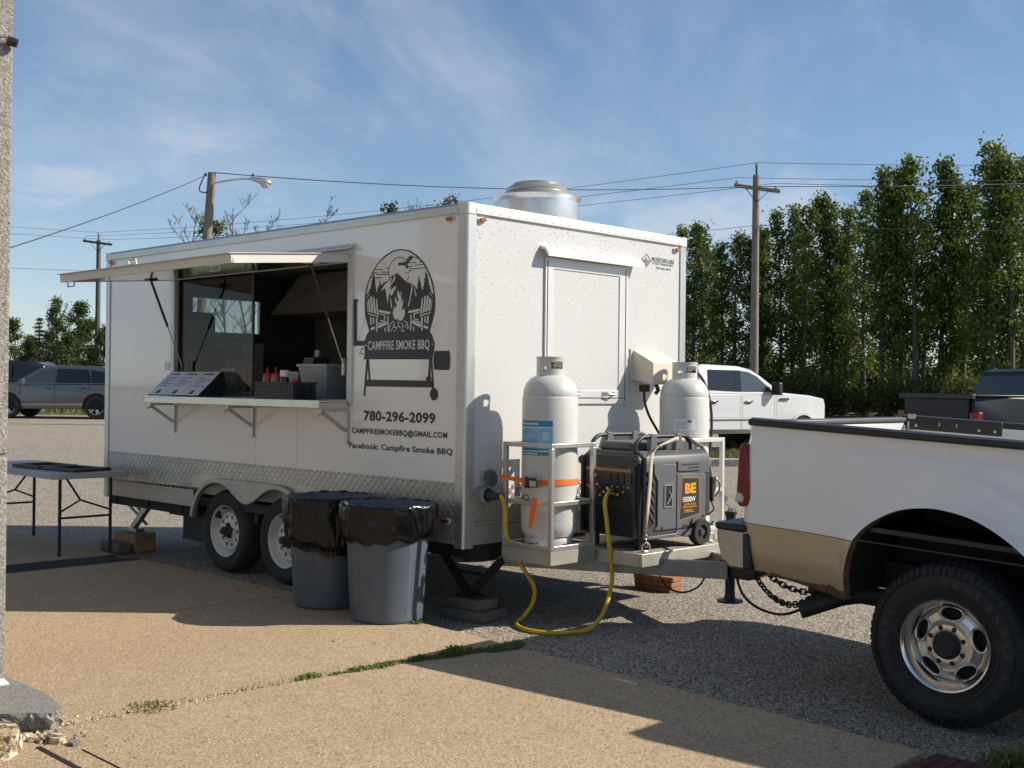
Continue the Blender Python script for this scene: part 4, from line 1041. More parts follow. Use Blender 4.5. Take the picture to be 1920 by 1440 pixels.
b = MB(); b.box(.04, .925, .70, 1.70, .478, .492); b.build('platform_deck', mat('deck_ply', (0.33, 0.285, 0.22), 0.75, var=0.2, vscale=5, dirt=(0.30, 0.14, 0.06), dirt_amt=0.35, dscale=5), tr)
b = MB(); b.box(.935, .955, .68, 1.72, .41, .497); b.box(.03, .934, .68, .699, .41, .497); b.box(.03, .934, 1.701, 1.72, .41, .497); b.build('platform_edge', m_alud, tr, bevel=.004)
for y0, y1, nm in ((.225, .665, 'near'), (1.735, 2.175, 'far')):
    X0, X1 = .135, .575; t = .030
    b = MB(); b.box(X0, X1, y0, y1, .498, .514); b.box(X1 - .012, X1, y0, y1, .425, .4975); b.box(X0, X1 - .0125, y0, y0 + .012, .425, .4975); b.box(X0, X1 - .0125, y1 - .012, y1, .425, .4975)
    b.build('cage_tray', m_alud, tr)
    b = MB()
    for (x, y) in ((X0, y0), (X1 - t, y0), (X1 - t, y1 - t), (X0, y1 - t)): b.box(x, x + t, y, y + t, .515, 1.175)
    for z in (.515, .80, 1.1755):
        zz = t if z > .6 else t * 1.0
        if z > 1.1:
            b.box(X0, X1, y0, y0 + t, z, z + zz); b.box(X0, X1, y1 - t, y1, z, z + zz)
        else:
            b.box(X0 + t + .0005, X1 - t - .0005, y0 + .001, y0 + t - .001, z, z + zz); b.box(X0 + t + .0005, X1 - t - .0005, y1 - t + .001, y1 - .001, z, z + zz)
        b.box(X0 + .001, X0 + t - .001, y0 + t + .0005, y1 - t - .0005, z, z + zz); b.box(X1 - t + .001, X1 - .001, y0 + t + .0005, y1 - t - .0005, z, z + zz)
    b.build('tank_cage', m_alurail if nm == 'far' else m_alu, tr, bevel=.003)

# ---- printed graphics: layered vinyl on the serving side
def poly_layer(name, key, y, m):
    b = MB()
    for p in LOGO[key].split(';'):
        b.sheet([(float(q.split(',')[0]) / 1000, float(q.split(',')[1]) / 1000) for q in p.split()], y)
    me = bpy.data.meshes.new(name); me.from_pydata([tuple(q) for q in b.v], [], b.f)
    bm = bmesh.new(); bm.from_mesh(me); bmesh.ops.triangulate(bm, faces=bm.faces)
    bm.to_mesh(me); bm.free()
    return mesh_obj(name, me, m, tr)
poly_layer('logo_oval', 1, -.0010, m_vinyl)
poly_layer('logo_sky', 2, -.0016, m_vinylw)
poly_layer('logo_silhouettes', 3, -.0022, m_vinyl)
poly_layer('logo_highlights', 4, -.0028, m_vinylw)
poly_layer('logo_smoker', 5, -.0034, m_vinyl)
poly_layer('logo_dots', 6, -.0040, m_vinylw)
def side_text(name, body, x0, x1, z, h, m, y=-.0012, bold=0.0, sp=1.0):
    me = text_mesh(body, width=x1 - x0, height=h, bold=bold, spacing=sp)
    return lettering(name, me, Matrix.Translation((x0, y, z)) @ M_SIDE, m, tr)
side_text('smoker_lettering', 'CAMPFIRE SMOKE BBQ', -1.012, -.352, 1.822, .064, m_vinylw, -.0041, .012, 1.05)
side_text('phone_lettering', '780-296-2099', -1.053, -.286, 1.318, .072, m_vinyl, bold=.040, sp=1.07)
side_text('email_lettering', 'CAMPFIRESMOKEBBQ@GMAIL.COM', -1.186, -.166, 1.221, .040, m_vinyl, bold=.038, sp=1.07)
side_text('web_lettering', 'Facebook: Campfire Smoke BBQ', -1.216, -.113, 1.112, .042, m_vinyl, bold=.034, sp=1.06)
def front_text(name, body, y0, y1, z, h, m, bold=0.0):
    me = text_mesh(body, width=y1 - y0, height=h, bold=bold)
    return lettering(name, me, Matrix.Translation((.0015, y0, z)) @ M_FRONT, m, tr)
front_text('maker_lettering', 'MOUNTAIN LAKE', 1.995, 2.285, 2.572, .024, m_vinyl, .01)
front_text('maker_lettering', 'FOOD TRAILER MFG', 2.008, 2.270, 2.540, .017, m_vinyl, .01)
front_text('maker_lettering', '780-660-6682', 2.045, 2.240, 2.506, .018, m_vinyl)
b = MB(); yy = 1.93; zz = 2.56
def strk(p, q, w=.0035): b.bar((.0015, *p), (.0015, *q), .001, w, up=(0, -(q[1] - p[1]), q[0] - p[0]))
for p, q in (((1.862, 2.562), (1.928, 2.613)), ((1.928, 2.613), (1.986, 2.562)), ((1.862, 2.562), (1.986, 2.562)), ((1.905, 2.565), (1.918, 2.585)), ((1.918, 2.585), (1.932, 2.568)), ((1.872, 2.553), (1.976, 2.553)), ((1.882, 2.543), (1.966, 2.543)), ((1.893, 2.533), (1.955, 2.533)), ((1.904, 2.523), (1.943, 2.523)), ((1.914, 2.513), (1.933, 2.513)), ((1.995, 2.566), (2.285, 2.566))): strk(p, q, .0045)
b.build('maker_emblem', m_vinyl, tr)
b = MB(); b.ring_strip([(-3.83, 1.685), (-3.755, 1.685), (-3.755, 1.755), (-3.83, 1.755)], [(-3.826, 1.689), (-3.759, 1.689), (-3.759, 1.751), (-3.826, 1.751)], -.0016, -.0008)
for k in range(5): b.box(-3.82, -3.77 + .01 * (k % 2), -.0016, -.0008, 1.695 + k * .011, 1.700 + k * .011)
b.build('permit_sticker', mat('grey_print', (0.25, 0.25, 0.25), 0.5), tr)
# ================================================================ THINGS IN AND ON THE TRAILER
def bars_print(b, x0, x1, y, n, gap, h, ragged=.25):
    pass
# interior
rf = tthing('refrigerator', 'tall black refrigerator at the back of the trailer', 'refrigerator', -4.80, .42, .60)
b = MB(); b.box(0, .56, 0, .32, 0, 1.64); b.build('cabinet', m_fridge, rf, bevel=.01)
b = MB(); b.box(.563, .60, .005, .315, .06, 1.60); dr_ = b.build('door', m_fridge, rf, bevel=.008)
b = MB(); b.tube([(.60, .05, .7), (.63, .05, .75), (.63, .05, 1.2), (.60, .05, 1.25)], .01, 8); b.build('handle', m_zinc, dr_)
sb_ = tthing('steel_cabinet', 'small pale steel cabinet on the prep counter, left of the window divider', 'cabinet', -4.50, .78, 1.30)
b = MB(); b.box(0, .42, 0, .42, 0, .66); b.build('body', m_inside, sb_, bevel=.008)
b = MB(); b.box(.421, .435, .01, .17, .50, .65); b.build('door', mat('pale_steel', (0.32, 0.32, 0.31), 0.4, 0.3), sb_)
b = MB(); b.tube([(.42, .20, .42), (.45, .21, .42), (.45, .36, .42), (.42, .37, .42)], .008, 6); b.build('handle', m_zinc, sb_)
pc = tthing('prep_counter', 'dark prep counter along the far inside wall', 'counter', -4.15, 1.55, .60)
b = MB(); b.box(0, 3.9, 0, .80, 0, .78); b.build('cabinet', m_inside, pc); b = MB(); b.box(-.01, 3.92, -.02, .82, .782, .815); b.build('worktop', m_steel, pc, bevel=.004)
hd = tthing('exhaust_hood', 'dim steel exhaust hood above the far counter', 'hood', -4.2, 1.35, 2.25)
b = MB(); b.prism([(0, 0), (.98, 0), (.98, .42), (.35, .42)], 0, 2.4, 'x'); b.build('canopy', m_inside, hd)
b = MB()
for k in range(8): b.box(.1 + k * .28, .3 + k * .28, .05, .12, .02 + .0, .05)
b.build('filters', m_zinc, hd)
cn = tthing('inner_counter', 'dark counter just inside the serving opening', 'counter', -3.60, .10, .62)
b = MB(); b.box(0, 2.3, 0, .55, 0, .78); b.build('cabinet', m_inside, cn); b = MB(); b.box(0, 2.32, -.04, .56, .782, .82); b.build('worktop', m_fridge, cn, bevel=.004)
bl = tthing('slush_blender', 'dark leaning appliance with clear jug behind the sauces', 'appliance', -2.62, .52, 1.44)
b = MB(); b.prism([(0, 0), (.16, 0), (.26, .36), (.12, .36)], 0, .18, 'y'); b.build('jug', mat('smoked_plastic', (0.07, 0.07, 0.08), 0.25), bl, bevel=.01)
b = MB(); b.tube([(.19, .09, .36), (.20, .09, .42)], .03, 10); b.build('spout', m_zinc, bl)
def tub(x, y, z, lx, ly, h, label):
    t = tthing('plastic_tub', label, 'tub', x, y, z, 'plastic tubs inside the serving opening')
    b = MB(); e = .04
    o1 = [(e, e), (lx - e, e), (lx - e, ly - e), (e, ly - e)]; o2 = [(0, 0), (lx, 0), (lx, ly), (0, ly)]
    vs = [(*p, 0) for p in o1] + [(*p, h) for p in o2] + [(p[0] * .97 + .015 * lx, p[1] * .97 + .015 * ly, h) for p in o2] + [(p[0] * .97 + .015 * lx, p[1] * .97 + .015 * ly, .01) for p in o1]
    fs = [(3, 2, 1, 0)]
    for i in range(4):
        j = (i + 1) % 4; fs += [(i, j, 4 + j, 4 + i), (4 + i, 4 + j, 8 + j, 8 + i), (8 + i, 8 + j, 12 + j, 12 + i)]
    fs.append((12, 13, 14, 15)); b.add(vs, fs); b.build('body', m_clearp, t)
    b = MB(); b.ring_strip([(-.012, -.012), (lx + .012, -.012), (lx + .012, ly + .012), (-.012, ly + .012)], [(.004, .004), (lx - .004, .004), (lx - .004, ly - .004), (.004, ly - .004)], h, h + .018, 'z'); b.build('rim', mat('tub_rim', (0.42, 0.42, 0.41), 0.4), t)
    return t
tub(-2.02, .12, 1.44, .36, .30, .27, 'large clear plastic tub at the right end of the opening')
tub(-2.22, .14, 1.44, .17, .22, .21, 'narrow clear plastic tub left of the large tub')
tub(-3.12, .14, 1.44, .19, .20, .24, 'pale plastic tub in the middle of the opening')
for i, (x, n, h, lab) in enumerate(((-2.79, 1, .29, 'tall stack of brown paper cups in the opening'), (-2.92, 1, .24, 'shorter stack of pale brown cups beside the plastic tub'))):
    c = tthing('paper_cup_stack', lab, 'cups', x, .22, 1.44, 'paper cup stacks')
    prof = [(.028, 0)]
    k = 0
    while prof[-1][1] < h:
        z = .09 + k * .018; prof += [(.040, z), (.043, z + .004), (.043, z + .009), (.039, z + .01)]; k += 1
    b = MB(); b.lathe([(0.001, 0)] + prof + [(.001, prof[-1][1])], 16); b.build('cups', m_paper if i == 0 else mat('pale_cup', (0.35, 0.24, 0.15), 0.6), c, smooth=30)
# menu board on the shelf
mn = tthing('menu_board', 'white three-panel menu board tilted on the left end of the shelf', 'menu', -3.66, -.255, 1.462)
MT = Matrix.Rotation(R(42), 4, 'X')
b = MB(); b.box(0, .80, 0, .30, 0, .006, MT); b.build('backing', m_black, mn)
b = MB()
for k in range(3): b.box(.004 + k * .265, .262 + k * .265, .004, .296, .0065, .0085, MT)
b.build('sheet', m_menu, mn)
b = MB()
for k in range(3):
    x = .03 + k * .265
    b.box(x + .02, x + .17, .255, .272, .0086, .0092, MT)
    for j in range(5): b.box(x + .01 * (j % 2), x + .20 - .05 * ((j * 7 + k) % 3), .215 - j * .026, .222 - j * .026, .0086, .0092, MT)
    b.prism([(x + .06, .02), (x + .13, .02), (x + .125, .05), (x + .10, .075), (x + .075, .05)], .0086, .0092, 'z', MT)
b.build('print', m_kprint, mn)
b = MB(); b.prism([(0, 0), (.20, .195), (.21, .195), (.21, 0)], .79, .795, 'x'); b.bar((.78, .20, .19), (.78, .22, 0), .01, .01); b.build('side_stand', m_black, mn)
# basket with bottles
bk = tthing('wire_basket', 'black woven basket holding sauce bottles on the shelf', 'basket', -2.07, -.25, 1.459)
b = MB(); lx, ly, h = .50, .21, .115
for (x0, x1, y0, y1) in ((0, lx, 0, .006), (0, lx, ly - .006, ly), (0, .006, .006, ly - .006), (lx - .006, lx, .006, ly - .006)):
    for r_ in range(7):
        z = r_ * .0165; dz = .0135
        b.box(x0 + (.002 if r_ % 2 else 0), x1 - (.002 if r_ % 2 else 0), y0 + (.0015 if r_ % 2 else 0), y1 - (.0015 if r_ % 2 else 0), z, z + dz)
    for k in range(int((x1 - x0 + y1 - y0) / .03)):
        if x1 - x0 > .1: b.box(x0 + k * .03, x0 + k * .03 + .01, y0 - .001, y1 + .001, 0, h - .002)
        else: b.box(x0 - .001, x1 + .001, y0 + k * .03, y0 + k * .03 + .01, 0, h - .002)
b.box(.006, lx - .006, .006, ly - .006, 0, .004); b.build('weave', m_black, bk)
b = MB(); b.ring_strip([(-.008, -.008), (lx + .008, -.008), (lx + .008, ly + .008), (-.008, ly + .008)], [(.008, .008), (lx - .008, .008), (lx - .008, ly - .008), (.008, ly - .008)], h, h + .012, 'z'); b.build('rim', m_black, bk, bevel=.003)
def bottle(x, y, m_body, m_cap, kind, label, z=1.465):
    t = tthing('sauce_bottle', label, 'bottle', x, y, z, 'sauce bottles in the basket')
    b = MB()
    if kind == 'squeeze':
        b.lathe([(0, 0), (.034, 0), (.036, .01), (.036, .15), (.030, .165), (0, .166)], 18); b.build('body', m_body, t, smooth=40)
        b = MB(); b.lathe([(.033, .166), (.033, .180), (.018, .19), (.008, .195), (.004, .235), (0, .235)], 16); b.build('nozzle', m_cap, t, smooth=40)
    else:
        b.lathe([(0, 0), (.036, 0), (.040, .02), (.040, .08), (.032, .10), (.036, .13), (.030, .155), (0, .16)], 18); b.build('body', m_body, t, smooth=40)
        b = MB(); b.lathe([(.034, .16), (.035, .165), (.035, .205), (.032, .21), (0, .21)], 18); b.build('cap', m_cap, t, smooth=40)
bottle(-2.00, -.18, m_sauce, m_redcap, 'squeeze', 'orange squeeze bottle at the left end of the basket')
bottle(-1.905, -.17, mat('sauce_pale', (0.38, 0.15, 0.07), 0.3), m_redcap, 'squeeze', 'paler orange squeeze bottle next to the white-capped bottle')
bottle(-1.79, -.17, m_ketch, m_vinylw, 'jar', 'dark ketchup bottle with a white cap in the basket')
bottle(-1.68, -.15, m_redcap, m_redcap, 'jar', 'short red bottle at the right end of the basket', z=1.40)
# front-shelf counter board inside the right half
# ---------------------------------------------------------------- propane tanks
def tank(x, y, label, sticker):
    t = tthing('propane_tank', label, 'gas tank', x, y, .515, 'tall white propane tanks')
    r = .186
    prof = [(.0, .07), (.10, .06), (.165, .075), (.183, .11), (r, .15), (r, .60), (r, .985), (r - .002, .99), (r - .006, .994), (r - .004, 1.0), (.180, 1.03), (.165, 1.075), (.135, 1.11), (.09, 1.135), (.05, 1.145), (.0, 1.148)]
    MB().lathe(prof, 48).build('body', m_tank, t, smooth=40)
    ft = MB().lathe([(.150, .0), (.162, .0), (.160, .05), (.150, .085), (.140, .085), (.147, .05), (.150, 0)], 40).mesh('foot_ring')
    cuts = [MB().box(-.04, .04, -.3, .3, .012, .03).mesh('c'), MB().box(-.3, .3, -.04, .04, .012, .03).mesh('c')]
    ft = bool_cut(ft, cuts); ft.materials.clear(); mesh_obj('foot_ring', ft, m_tank, t)
    col = MB().lathe([(.092, 1.125), (.094, 1.125), (.094, 1.245), (.097, 1.25), (.097, 1.256), (.092, 1.256), (.088, 1.25), (.089, 1.24), (.089, 1.125), (.092, 1.125)], 48).mesh('collar')
    cuts = []
    for a, w in ((-18, .10), (162, .10)):
        M = Matrix.Rotation(R(a), 4, 'Z') @ Matrix.Translation((.09, 0, 0))
        cuts.append(MB().box(-.05, .05, -.045, .045, 1.175, 1.225, M).mesh('c'))
    for a in (-75, 100):
        M = Matrix.Rotation(R(a), 4, 'Z') @ Matrix.Translation((.09, 0, 1.175)) @ Matrix.Rotation(R(90), 4, 'Y')
        cuts.append(MB().lathe([(0, -.05), (.019, -.05), (.019, .05), (0, .05)], 16, M).mesh('c'))
    col = bool_cut(col, [join_meshes('cc', cuts)]); col.materials.clear()
    col.shade_smooth(); col.set_sharp_from_angle(angle=R(40))
    mesh_obj('collar', col, m_tank, t)
    b = MB(); b.tube([(0, 0, 1.13), (0, 0, 1.20)], .016, 10); b.tube([(0, -.0, 1.18), (.05, .03, 1.18)], .013, 10); b.build('valve', m_brass, t, smooth=40)
    b = MB(); b.lathe([(0, 0), (.026, 0), (.028, .012), (0, .014)], 12, Matrix.Translation((0, 0, 1.205))); b.build('valve_wheel', m_black, t)
    return t
def wrap(t, name, r, a0, a1, z0, z1, m, n=18):
    """thin label bent round the tank, angles in degrees"""
    b = MB(); b.lathe([(r, z0), (r, z1)], n, None, R(a0), R(a1)); return b.build(name, m, t, smooth=60)
t1 = tank(.355, .445, 'tall white propane tank with blue label and orange strap', 1)
t2 = tank(.355, 1.955, 'tall white propane tank beside the beige box, black hose attached', 2)
for z0, z1, m in ((.795, .835, m_blue), (.69, .787, m_blue2), (.665, .69, m_blue), (.640, .655, m_blue), (.608, .632, m_blue)):
    wrap(t1, 'label_band', .1868, -128, -42, z0, z1, m)
for z0, z1 in ((.7885, .793), (.657, .663), (.634, .638)): wrap(t1, 'label_line', .1869, -128, -42, z0, z1, m_wprint)
for k in range(16): wrap(t1, 'label_print', .1876, -122 + k * 3.2, -119.8 + k * 3.2, .808, .820, m_wprint, 2)
for k in range(12): wrap(t1, 'label_print', .1876, -122 + k * 4.2, -119.3 + k * 4.2, .614, .624, m_wprint, 2)
for k in range(7):                              # burst emblem: short white rays
    b = MB(); a = R(-100); da = (k - 3) * .16
    r = .1878
    for s in range(3):
        u0 = .010 + s * .014
        p0 = (a + math.sin(da * 2.2) * u0 * 5.5, .70 + math.cos(da * 2.2) * u0); p1 = (a + math.sin(da * 2.2) * (u0 + .010) * 5.5, .70 + math.cos(da * 2.2) * (u0 + .010))
        b.bar((r * math.cos(p0[0]), r * math.sin(p0[0]), p0[1]), (r * math.cos(p1[0]), r * math.sin(p1[0]), p1[1]), .001, .0035, up=(math.cos(a), math.sin(a), 0))
    b.build('label_ray', m_wprint, t1)
for k in range(5): wrap(t1, 'label_print', .1876, -62, -50 + 3 * (k % 2), .71 + k * .011, .7135 + k * .011, m_wprint, 3)
wrap(t2, 'spec_label', .1868, -78, -28, .745, .83, m_wprint)
for k in range(6): wrap(t2, 'label_print', .1874, -75, -50 + 2 * (k % 3), .757 + k * .0105, .761 + k * .0105, mat('blue_grey_print', (0.25, 0.30, 0.38), 0.5), 3)
for k in range(2): wrap(t2, 'label_print', .1874, -46 + k * 5, -42.5 + k * 5, .805, .823, m_kprint, 2)
# gas hose and black cable
b = MB(); b.tube([TW(*p) for p in catmull([(.40, 1.98, 1.697), (.40, 2.06, 1.69), (.40, 2.16, 1.60), (.40, 2.24, 1.42), (.40, 2.245, 1.20), (.38, 2.22, .98), (.32, 2.2, .70), (.2, 2.1, .55), (.05, 1.9, .48)], 6)], .011, 8)
tag(b.build('gas_hose', m_hose, smooth=50), 'black gas hose looping down from the far tank valve', 'hose')
b = MB(); b.tube([TW(*p) for p in catmull([(.09, 1.80, 1.55), (.10, 1.80, 1.46), (.12, 1.83, 1.36), (.16, 1.88, 1.25), (.25, 1.90, 1.12), (.34, 1.78, 1.03)], 6)], .010, 8)
tag(b.build('black_cable', m_hose, smooth=50), 'black power cable hanging from the beige box to the generator', 'cable')
# orange ratchet strap round the near tank and cage
st = tthing('ratchet_strap', 'orange ratchet strap around the near propane tank', 'strap', .355, .445, .95)
b = MB()
def band(pts, h, th=.003):
    n = len(pts)
    vs = []; fs = []
    for i, (x, y, z, tilt) in enumerate(pts):
        vs += [(x, y, z - h / 2 + tilt), (x, y, z + h / 2)]
    for i in range(n - 1): fs.append((2 * i, 2 * i + 2, 2 * i + 3, 2 * i + 1))
    b.add(vs, fs)
ring = [(.191 * math.cos(R(a)), .191 * math.sin(R(a)), -.012 + .012 * math.cos(R(a)), 0) for a in range(-115, 80, 8)]
band(ring, .040); band([(-.225, -.232, .018, 0), (-.14, -.225, .012, .006), (-.081, -.173, .0, 0)], .034); band([(-.225, -.232, .024, .0), (-.23, -.24, .018, 0), (-.225, -.246, .016, 0), (-.1, -.228, .01, .01), (-.03, -.192, -.01, 0)], .030)
b.build('webbing', m_orange, st)
b = MB(); b.v, b.f = [], []
vs = [(.075, -.243, -.10), (.118, -.243, -.10), (.105, -.246, -.20), (.083, -.249, -.29), (.045, -.249, -.29), (.055, -.246, -.20)]
b.add(vs, [(0, 1, 2, 5), (5, 2, 3, 4)]); b.build('loose_tail', m_orange, st)
b = MB(); b.box(.02, .10, -.232, -.206, -.032, .028); b.box(.0, .032, -.240, -.214, -.04, .035); b.build('ratchet', m_black, st, bevel=.004)
b = MB(); b.box(.04, .095, -.236, -.2325, -.026, .012); b.build('ratchet_handle', m_zinc, st)
b = MB(); b.tube([(.02 + .028 * math.cos(t), -.244, -.10 + .017 * math.sin(t)) for t in [k * PI / 8 for k in range(16)]], .004, 6, closed=True); b.build('carabiner', m_black, st)
# ---------------------------------------------------------------- generator on the platform
gn = tthing('generator', 'dark grey wheeled inverter generator on the tongue platform', 'generator', .30, .82, .495, rz=R(-4))
b = MB(); b.prism([(.02, .075), (.555, .075), (.565, .12), (.565, .57), (.55, .625), (.50, .655), (.05, .655), (.0, .62), (.0, .11)], .04, .72, 'y'); b.build('body', m_gen, gn, bevel=.014, seg=2)
b = MB(); b.prism([(.03, .085), (.535, .085), (.545, .12), (.545, .60), (.52, .63), (.05, .63), (.02, .60), (.02, .12)], .0, .041, 'y'); fp = b.build('control_face', m_gend, gn, bevel=.012)
b = MB(); b.box(.055, .505, -.006, .0, .33, .555); cp = b.build('control_panel', mat('panel_black', (0.012, 0.012, 0.013), 0.3), fp)
random.seed(3)
for k in range(4):
    b = MB(); b.box(.25 + k * .062, .302 + k * .062, -.014, -.0061, .43, .50); b.build('socket_cover', mat('socket_green', (0.02, 0.035, 0.03), 0.4) if k == 3 else m_gend, cp)
cc = [m_redcap, m_zinc, m_gold, m_wprint, m_zinc, m_gend]
for k in range(26):
    b = MB(); x = .08 + random.random() * .40; z = .345 + random.random() * .075; r_ = random.uniform(.005, .012)
    b.lathe([(0, 0), (r_, 0), (r_ * .8, .008), (0, .009)], 8, Matrix.Translation((x, -.006, z)) @ Matrix.Rotation(R(90), 4, 'X')); b.build('switch', cc[k % 6], cp)
b = MB(); b.box(.07, .48, -.0085, -.006, .515, .535); b.build('panel_print', mat('panel_brown', (0.30, 0.16, 0.06), 0.5), cp)
b = MB()
for k in range(8): b.box(.06, .50, -.008, .0, .12 + k * .023, .131 + k * .023)
b.build('louvre', m_gend, fp)
for x_ in (.04, .52):
    b = MB(); b.tube([(x_, -.012, .09), (x_, -.012, .60)], .014, 8); b.build('edge_rail', m_gend, fp, smooth=40)
for x in (.03, .53):
    b = MB(); b.lathe([(0, -.02), (.028, -.018), (.034, 0), (.026, .014), (0, .014)], 10, Matrix.Translation((x, -.01, .58)) @ Matrix.Rotation(R(90), 4, 'X')); b.build('corner_clamp', m_black, fp)
# decorated side facing the pickup
FX = .5655
b = MB(); b.prism([(.125, .13), (.345, .13), (.345, .565), (.12, .575), (.12, .505), (.155, .455), (.155, .16)], FX, FX + .010, 'x'); b.build('service_door', m_gen2, gn, bevel=.004)
b = MB(); b.box(FX + .0102, FX + .0125, .225, .298, .285, .425); hr = b.build('handle_recess', m_black, gn)
b = MB(); b.ring_strip([(.218, .278), (.305, .278), (.305, .432), (.218, .432)], [(.226, .286), (.297, .286), (.297, .424), (.226, .424)], FX + .0102, FX + .016, 'x'); b.build('recess_trim', mat('grey_trim', (0.26, 0.265, 0.27), 0.4), hr)
b = MB(); b.bar((FX + .014, .245, .30), (FX + .02, .285, .36), .006, .012); b.bar((FX + .02, .285, .36), (FX + .014, .26, .385), .006, .01); b.build('latch', m_zinc, hr)
b = MB(); b.prism([(.355, .125), (.66, .17), (.66, .49), (.355, .50)], FX, FX + .008, 'x'); b.build('side_panel', m_gen2, gn, bevel=.003)
b = MB(); b.box(FX, FX + .009, .36, .60, .515, .585); lv = b.build('louvre_panel', m_gen2, gn, bevel=.003)
b = MB(); b.box(FX + .0092, FX + .0105, .40, .58, .556, .563); b.box(FX + .0092, FX + .0105, .47, .58, .534, .541); b.build('slot', m_black, lv)
b = MB(); b.prism([(.045, .15), (.115, .17), (.145, .22), (.145, .45), (.105, .51), (.06, .52)], FX, FX + .003, 'x'); vp = b.build('vent_recess', m_black, gn)
for k in range(5):
    b = MB(); z = .18 + k * .062; b.prism([(.062, z + .075), (.125, z), (.125, z + .022), (.062, z + .10)], FX + .0032, FX + .009, 'x'); b.build('vent_fin', m_gen, vp)
b = MB(); b.box(FX, FX + .004, .665, .705, .20, .50); vg = b.build('vent_grille', m_gend, gn)
b = MB()
for k in range(12): b.bar((FX + .005, .668, .21 + k * .023), (FX + .005, .702, .235 + k * .023), .002, .004)
b.build('grille_mesh', m_gen2, vg)
b = MB(); b.prism([(.372, .178), (.600, .212), (.590, .470), (.405, .478)], FX + .0082, FX + .0095, 'x'); sk_ = b.build('sticker_border', mat('copper_print', (0.34, 0.19, 0.08), 0.4), gn)
b = MB(); b.prism([(.382, .188), (.592, .220), (.582, .462), (.412, .469)], FX + .0096, FX + .0105, 'x'); b.build('sticker', mat('sticker_charcoal', (0.03, 0.028, 0.027), 0.4), sk_)
def gtext(body, y0, y1, z, h, m, bold=0.0):
    me = text_mesh(body, width=y1 - y0, height=h, bold=bold)
    return lettering('sticker_lettering', me, Matrix.Translation((FX + .0112, y0, z)) @ M_FRONT, m, sk_)
gtext('BE', .434, .550, .366, .072, m_gold, .05)
gtext('10500W', .412, .545, .306, .036, m_wprint, .02)
gtext('ELECTRIC START', .425, .550, .283, .012, m_gold, .02)
gtext('INVERTER GENERATOR', .412, .562, .265, .012, m_gold, .02)
b = MB()
for k in range(3): b.box(FX + .0108, FX + .0112, .425, .53 - .01 * k, .235 + k * .008, .238 + k * .008)
b.build('small_print', m_gold, sk_)
b = MB(); b.box(FX, FX + .0015, .672, .712, .155, .195); b.build('white_tag', m_wprint, gn)
b = MB(); b.prism([(.06, .075), (.60, .075), (.66, .125), (.36, .118), (.34, .10), (.06, .095)], FX, FX + .014, 'x'); b.build('base_skirt', m_gen2, gn, bevel=.004)
b = MB()
for y, z in ((.20, .145), (.50, .155), (.63, .20), (.30, .085)): b.lathe([(0, 0), (.007, 0), (.007, .012), (0, .012)], 8, Matrix.Translation((FX + .004, y, z)) @ Matrix.Rotation(R(90), 4, 'Y'))
b.box(FX + .0085, FX + .0095, .42, .46, .13, .15); b.build('screw', m_black, gn)
for xw in (.535, -.01):
    M = Matrix.Translation((xw, .60, .092)) @ Matrix.Rotation(R(90), 4, 'Y')
    b = MB(); b.lathe([(.058, -.005), (.07, -.004), (.085, .004), (.092, .018), (.092, .052), (.085, .066), (.05, .066)], 32, M); w_ = b.build('wheel', m_tyre, gn, smooth=40)
    b = MB(); b.lathe([(0, .066), (.02, .066), (.024, .05), (.05, .045), (.058, .066), (.062, .064), (.062, .0), (0, .0)], 24, M); b.build('wheel_hub', mat('hub_grey', (0.07, 0.07, 0.075), 0.4), w_, smooth=40)
b = MB(); b.box(.06, .10, .06, .10, 0, .076); b.box(.46, .50, .06, .10, 0, .076); b.build('foot', m_black, gn)
for xh in (.075, .475):
    b = MB(); b.tube(catmull([(xh, .035, .645), (xh, .045, .70), (xh, .10, .742), (xh, .18, .75), (xh, .48, .75), (xh, .565, .742), (xh, .605, .70), (xh, .61, .645)], 6), .0145, 10); hdl = b.build('carry_handle', m_black, gn, smooth=50)
    for yy in (.20, .46):
        b = MB(); b.prism([(yy - .035, .655), (yy + .05, .655), (yy + .03, .768), (yy - .02, .768)], xh - .02, xh + .02, 'x'); b.build('handle_clamp', m_gen2, hdl, bevel=.004)
b = MB(); b.prism([(.11, .655), (.44, .655), (.41, .715), (.15, .715)], .06, .42, 'y'); b.build('top_lid', m_gen, gn, bevel=.02, seg=3)
b = MB(); b.tube([(.27, .52, .655), (.27, .52, .69)], .04, 14); b.build('fuel_cap', m_black, gn, smooth=40)
# beige tie-down straps, chain and rings
def strap(name, pts, w, m, label, cat, wdir=(0, 1, 0)):
    b = MB(); vs = []; fs = []
    for i, p in enumerate(pts):
        p = Vector(p); d = Vector(wdir[i] if isinstance(wdir, list) else wdir).normalized() * w / 2
        vs += [p - d, p + d]
    for i in range(len(pts) - 1): fs.append((2 * i, 2 * i + 2, 2 * i + 3, 2 * i + 1))
    b.add(vs, fs)
    o = b.build(name, m, smooth=60); place(o, 0, 0, 0)
    sm = o.modifiers.new('solid', 'SOLIDIFY'); sm.thickness = .004; sm.offset = 0
    return tag(o, label, cat, 'beige tie-down straps on the generator')
strap('tie_down_strap', [(.80, 1.40, 1.215), (.83, 1.20, 1.225), (.875, .95, 1.185), (.893, .865, 1.145), (.897, .845, 1.10), (.895, .838, .98), (.893, .82, .80), (.888, .80, .655)], .034, m_beige, 'beige tie-down strap over the near corner of the generator', 'strap', [(0, .3, 1), (0, .3, 1), (0, .8, .5), (0, 1, .3), (0, 1, 0), (0, 1, 0), (0, 1, 0), (0, 1, 0)])
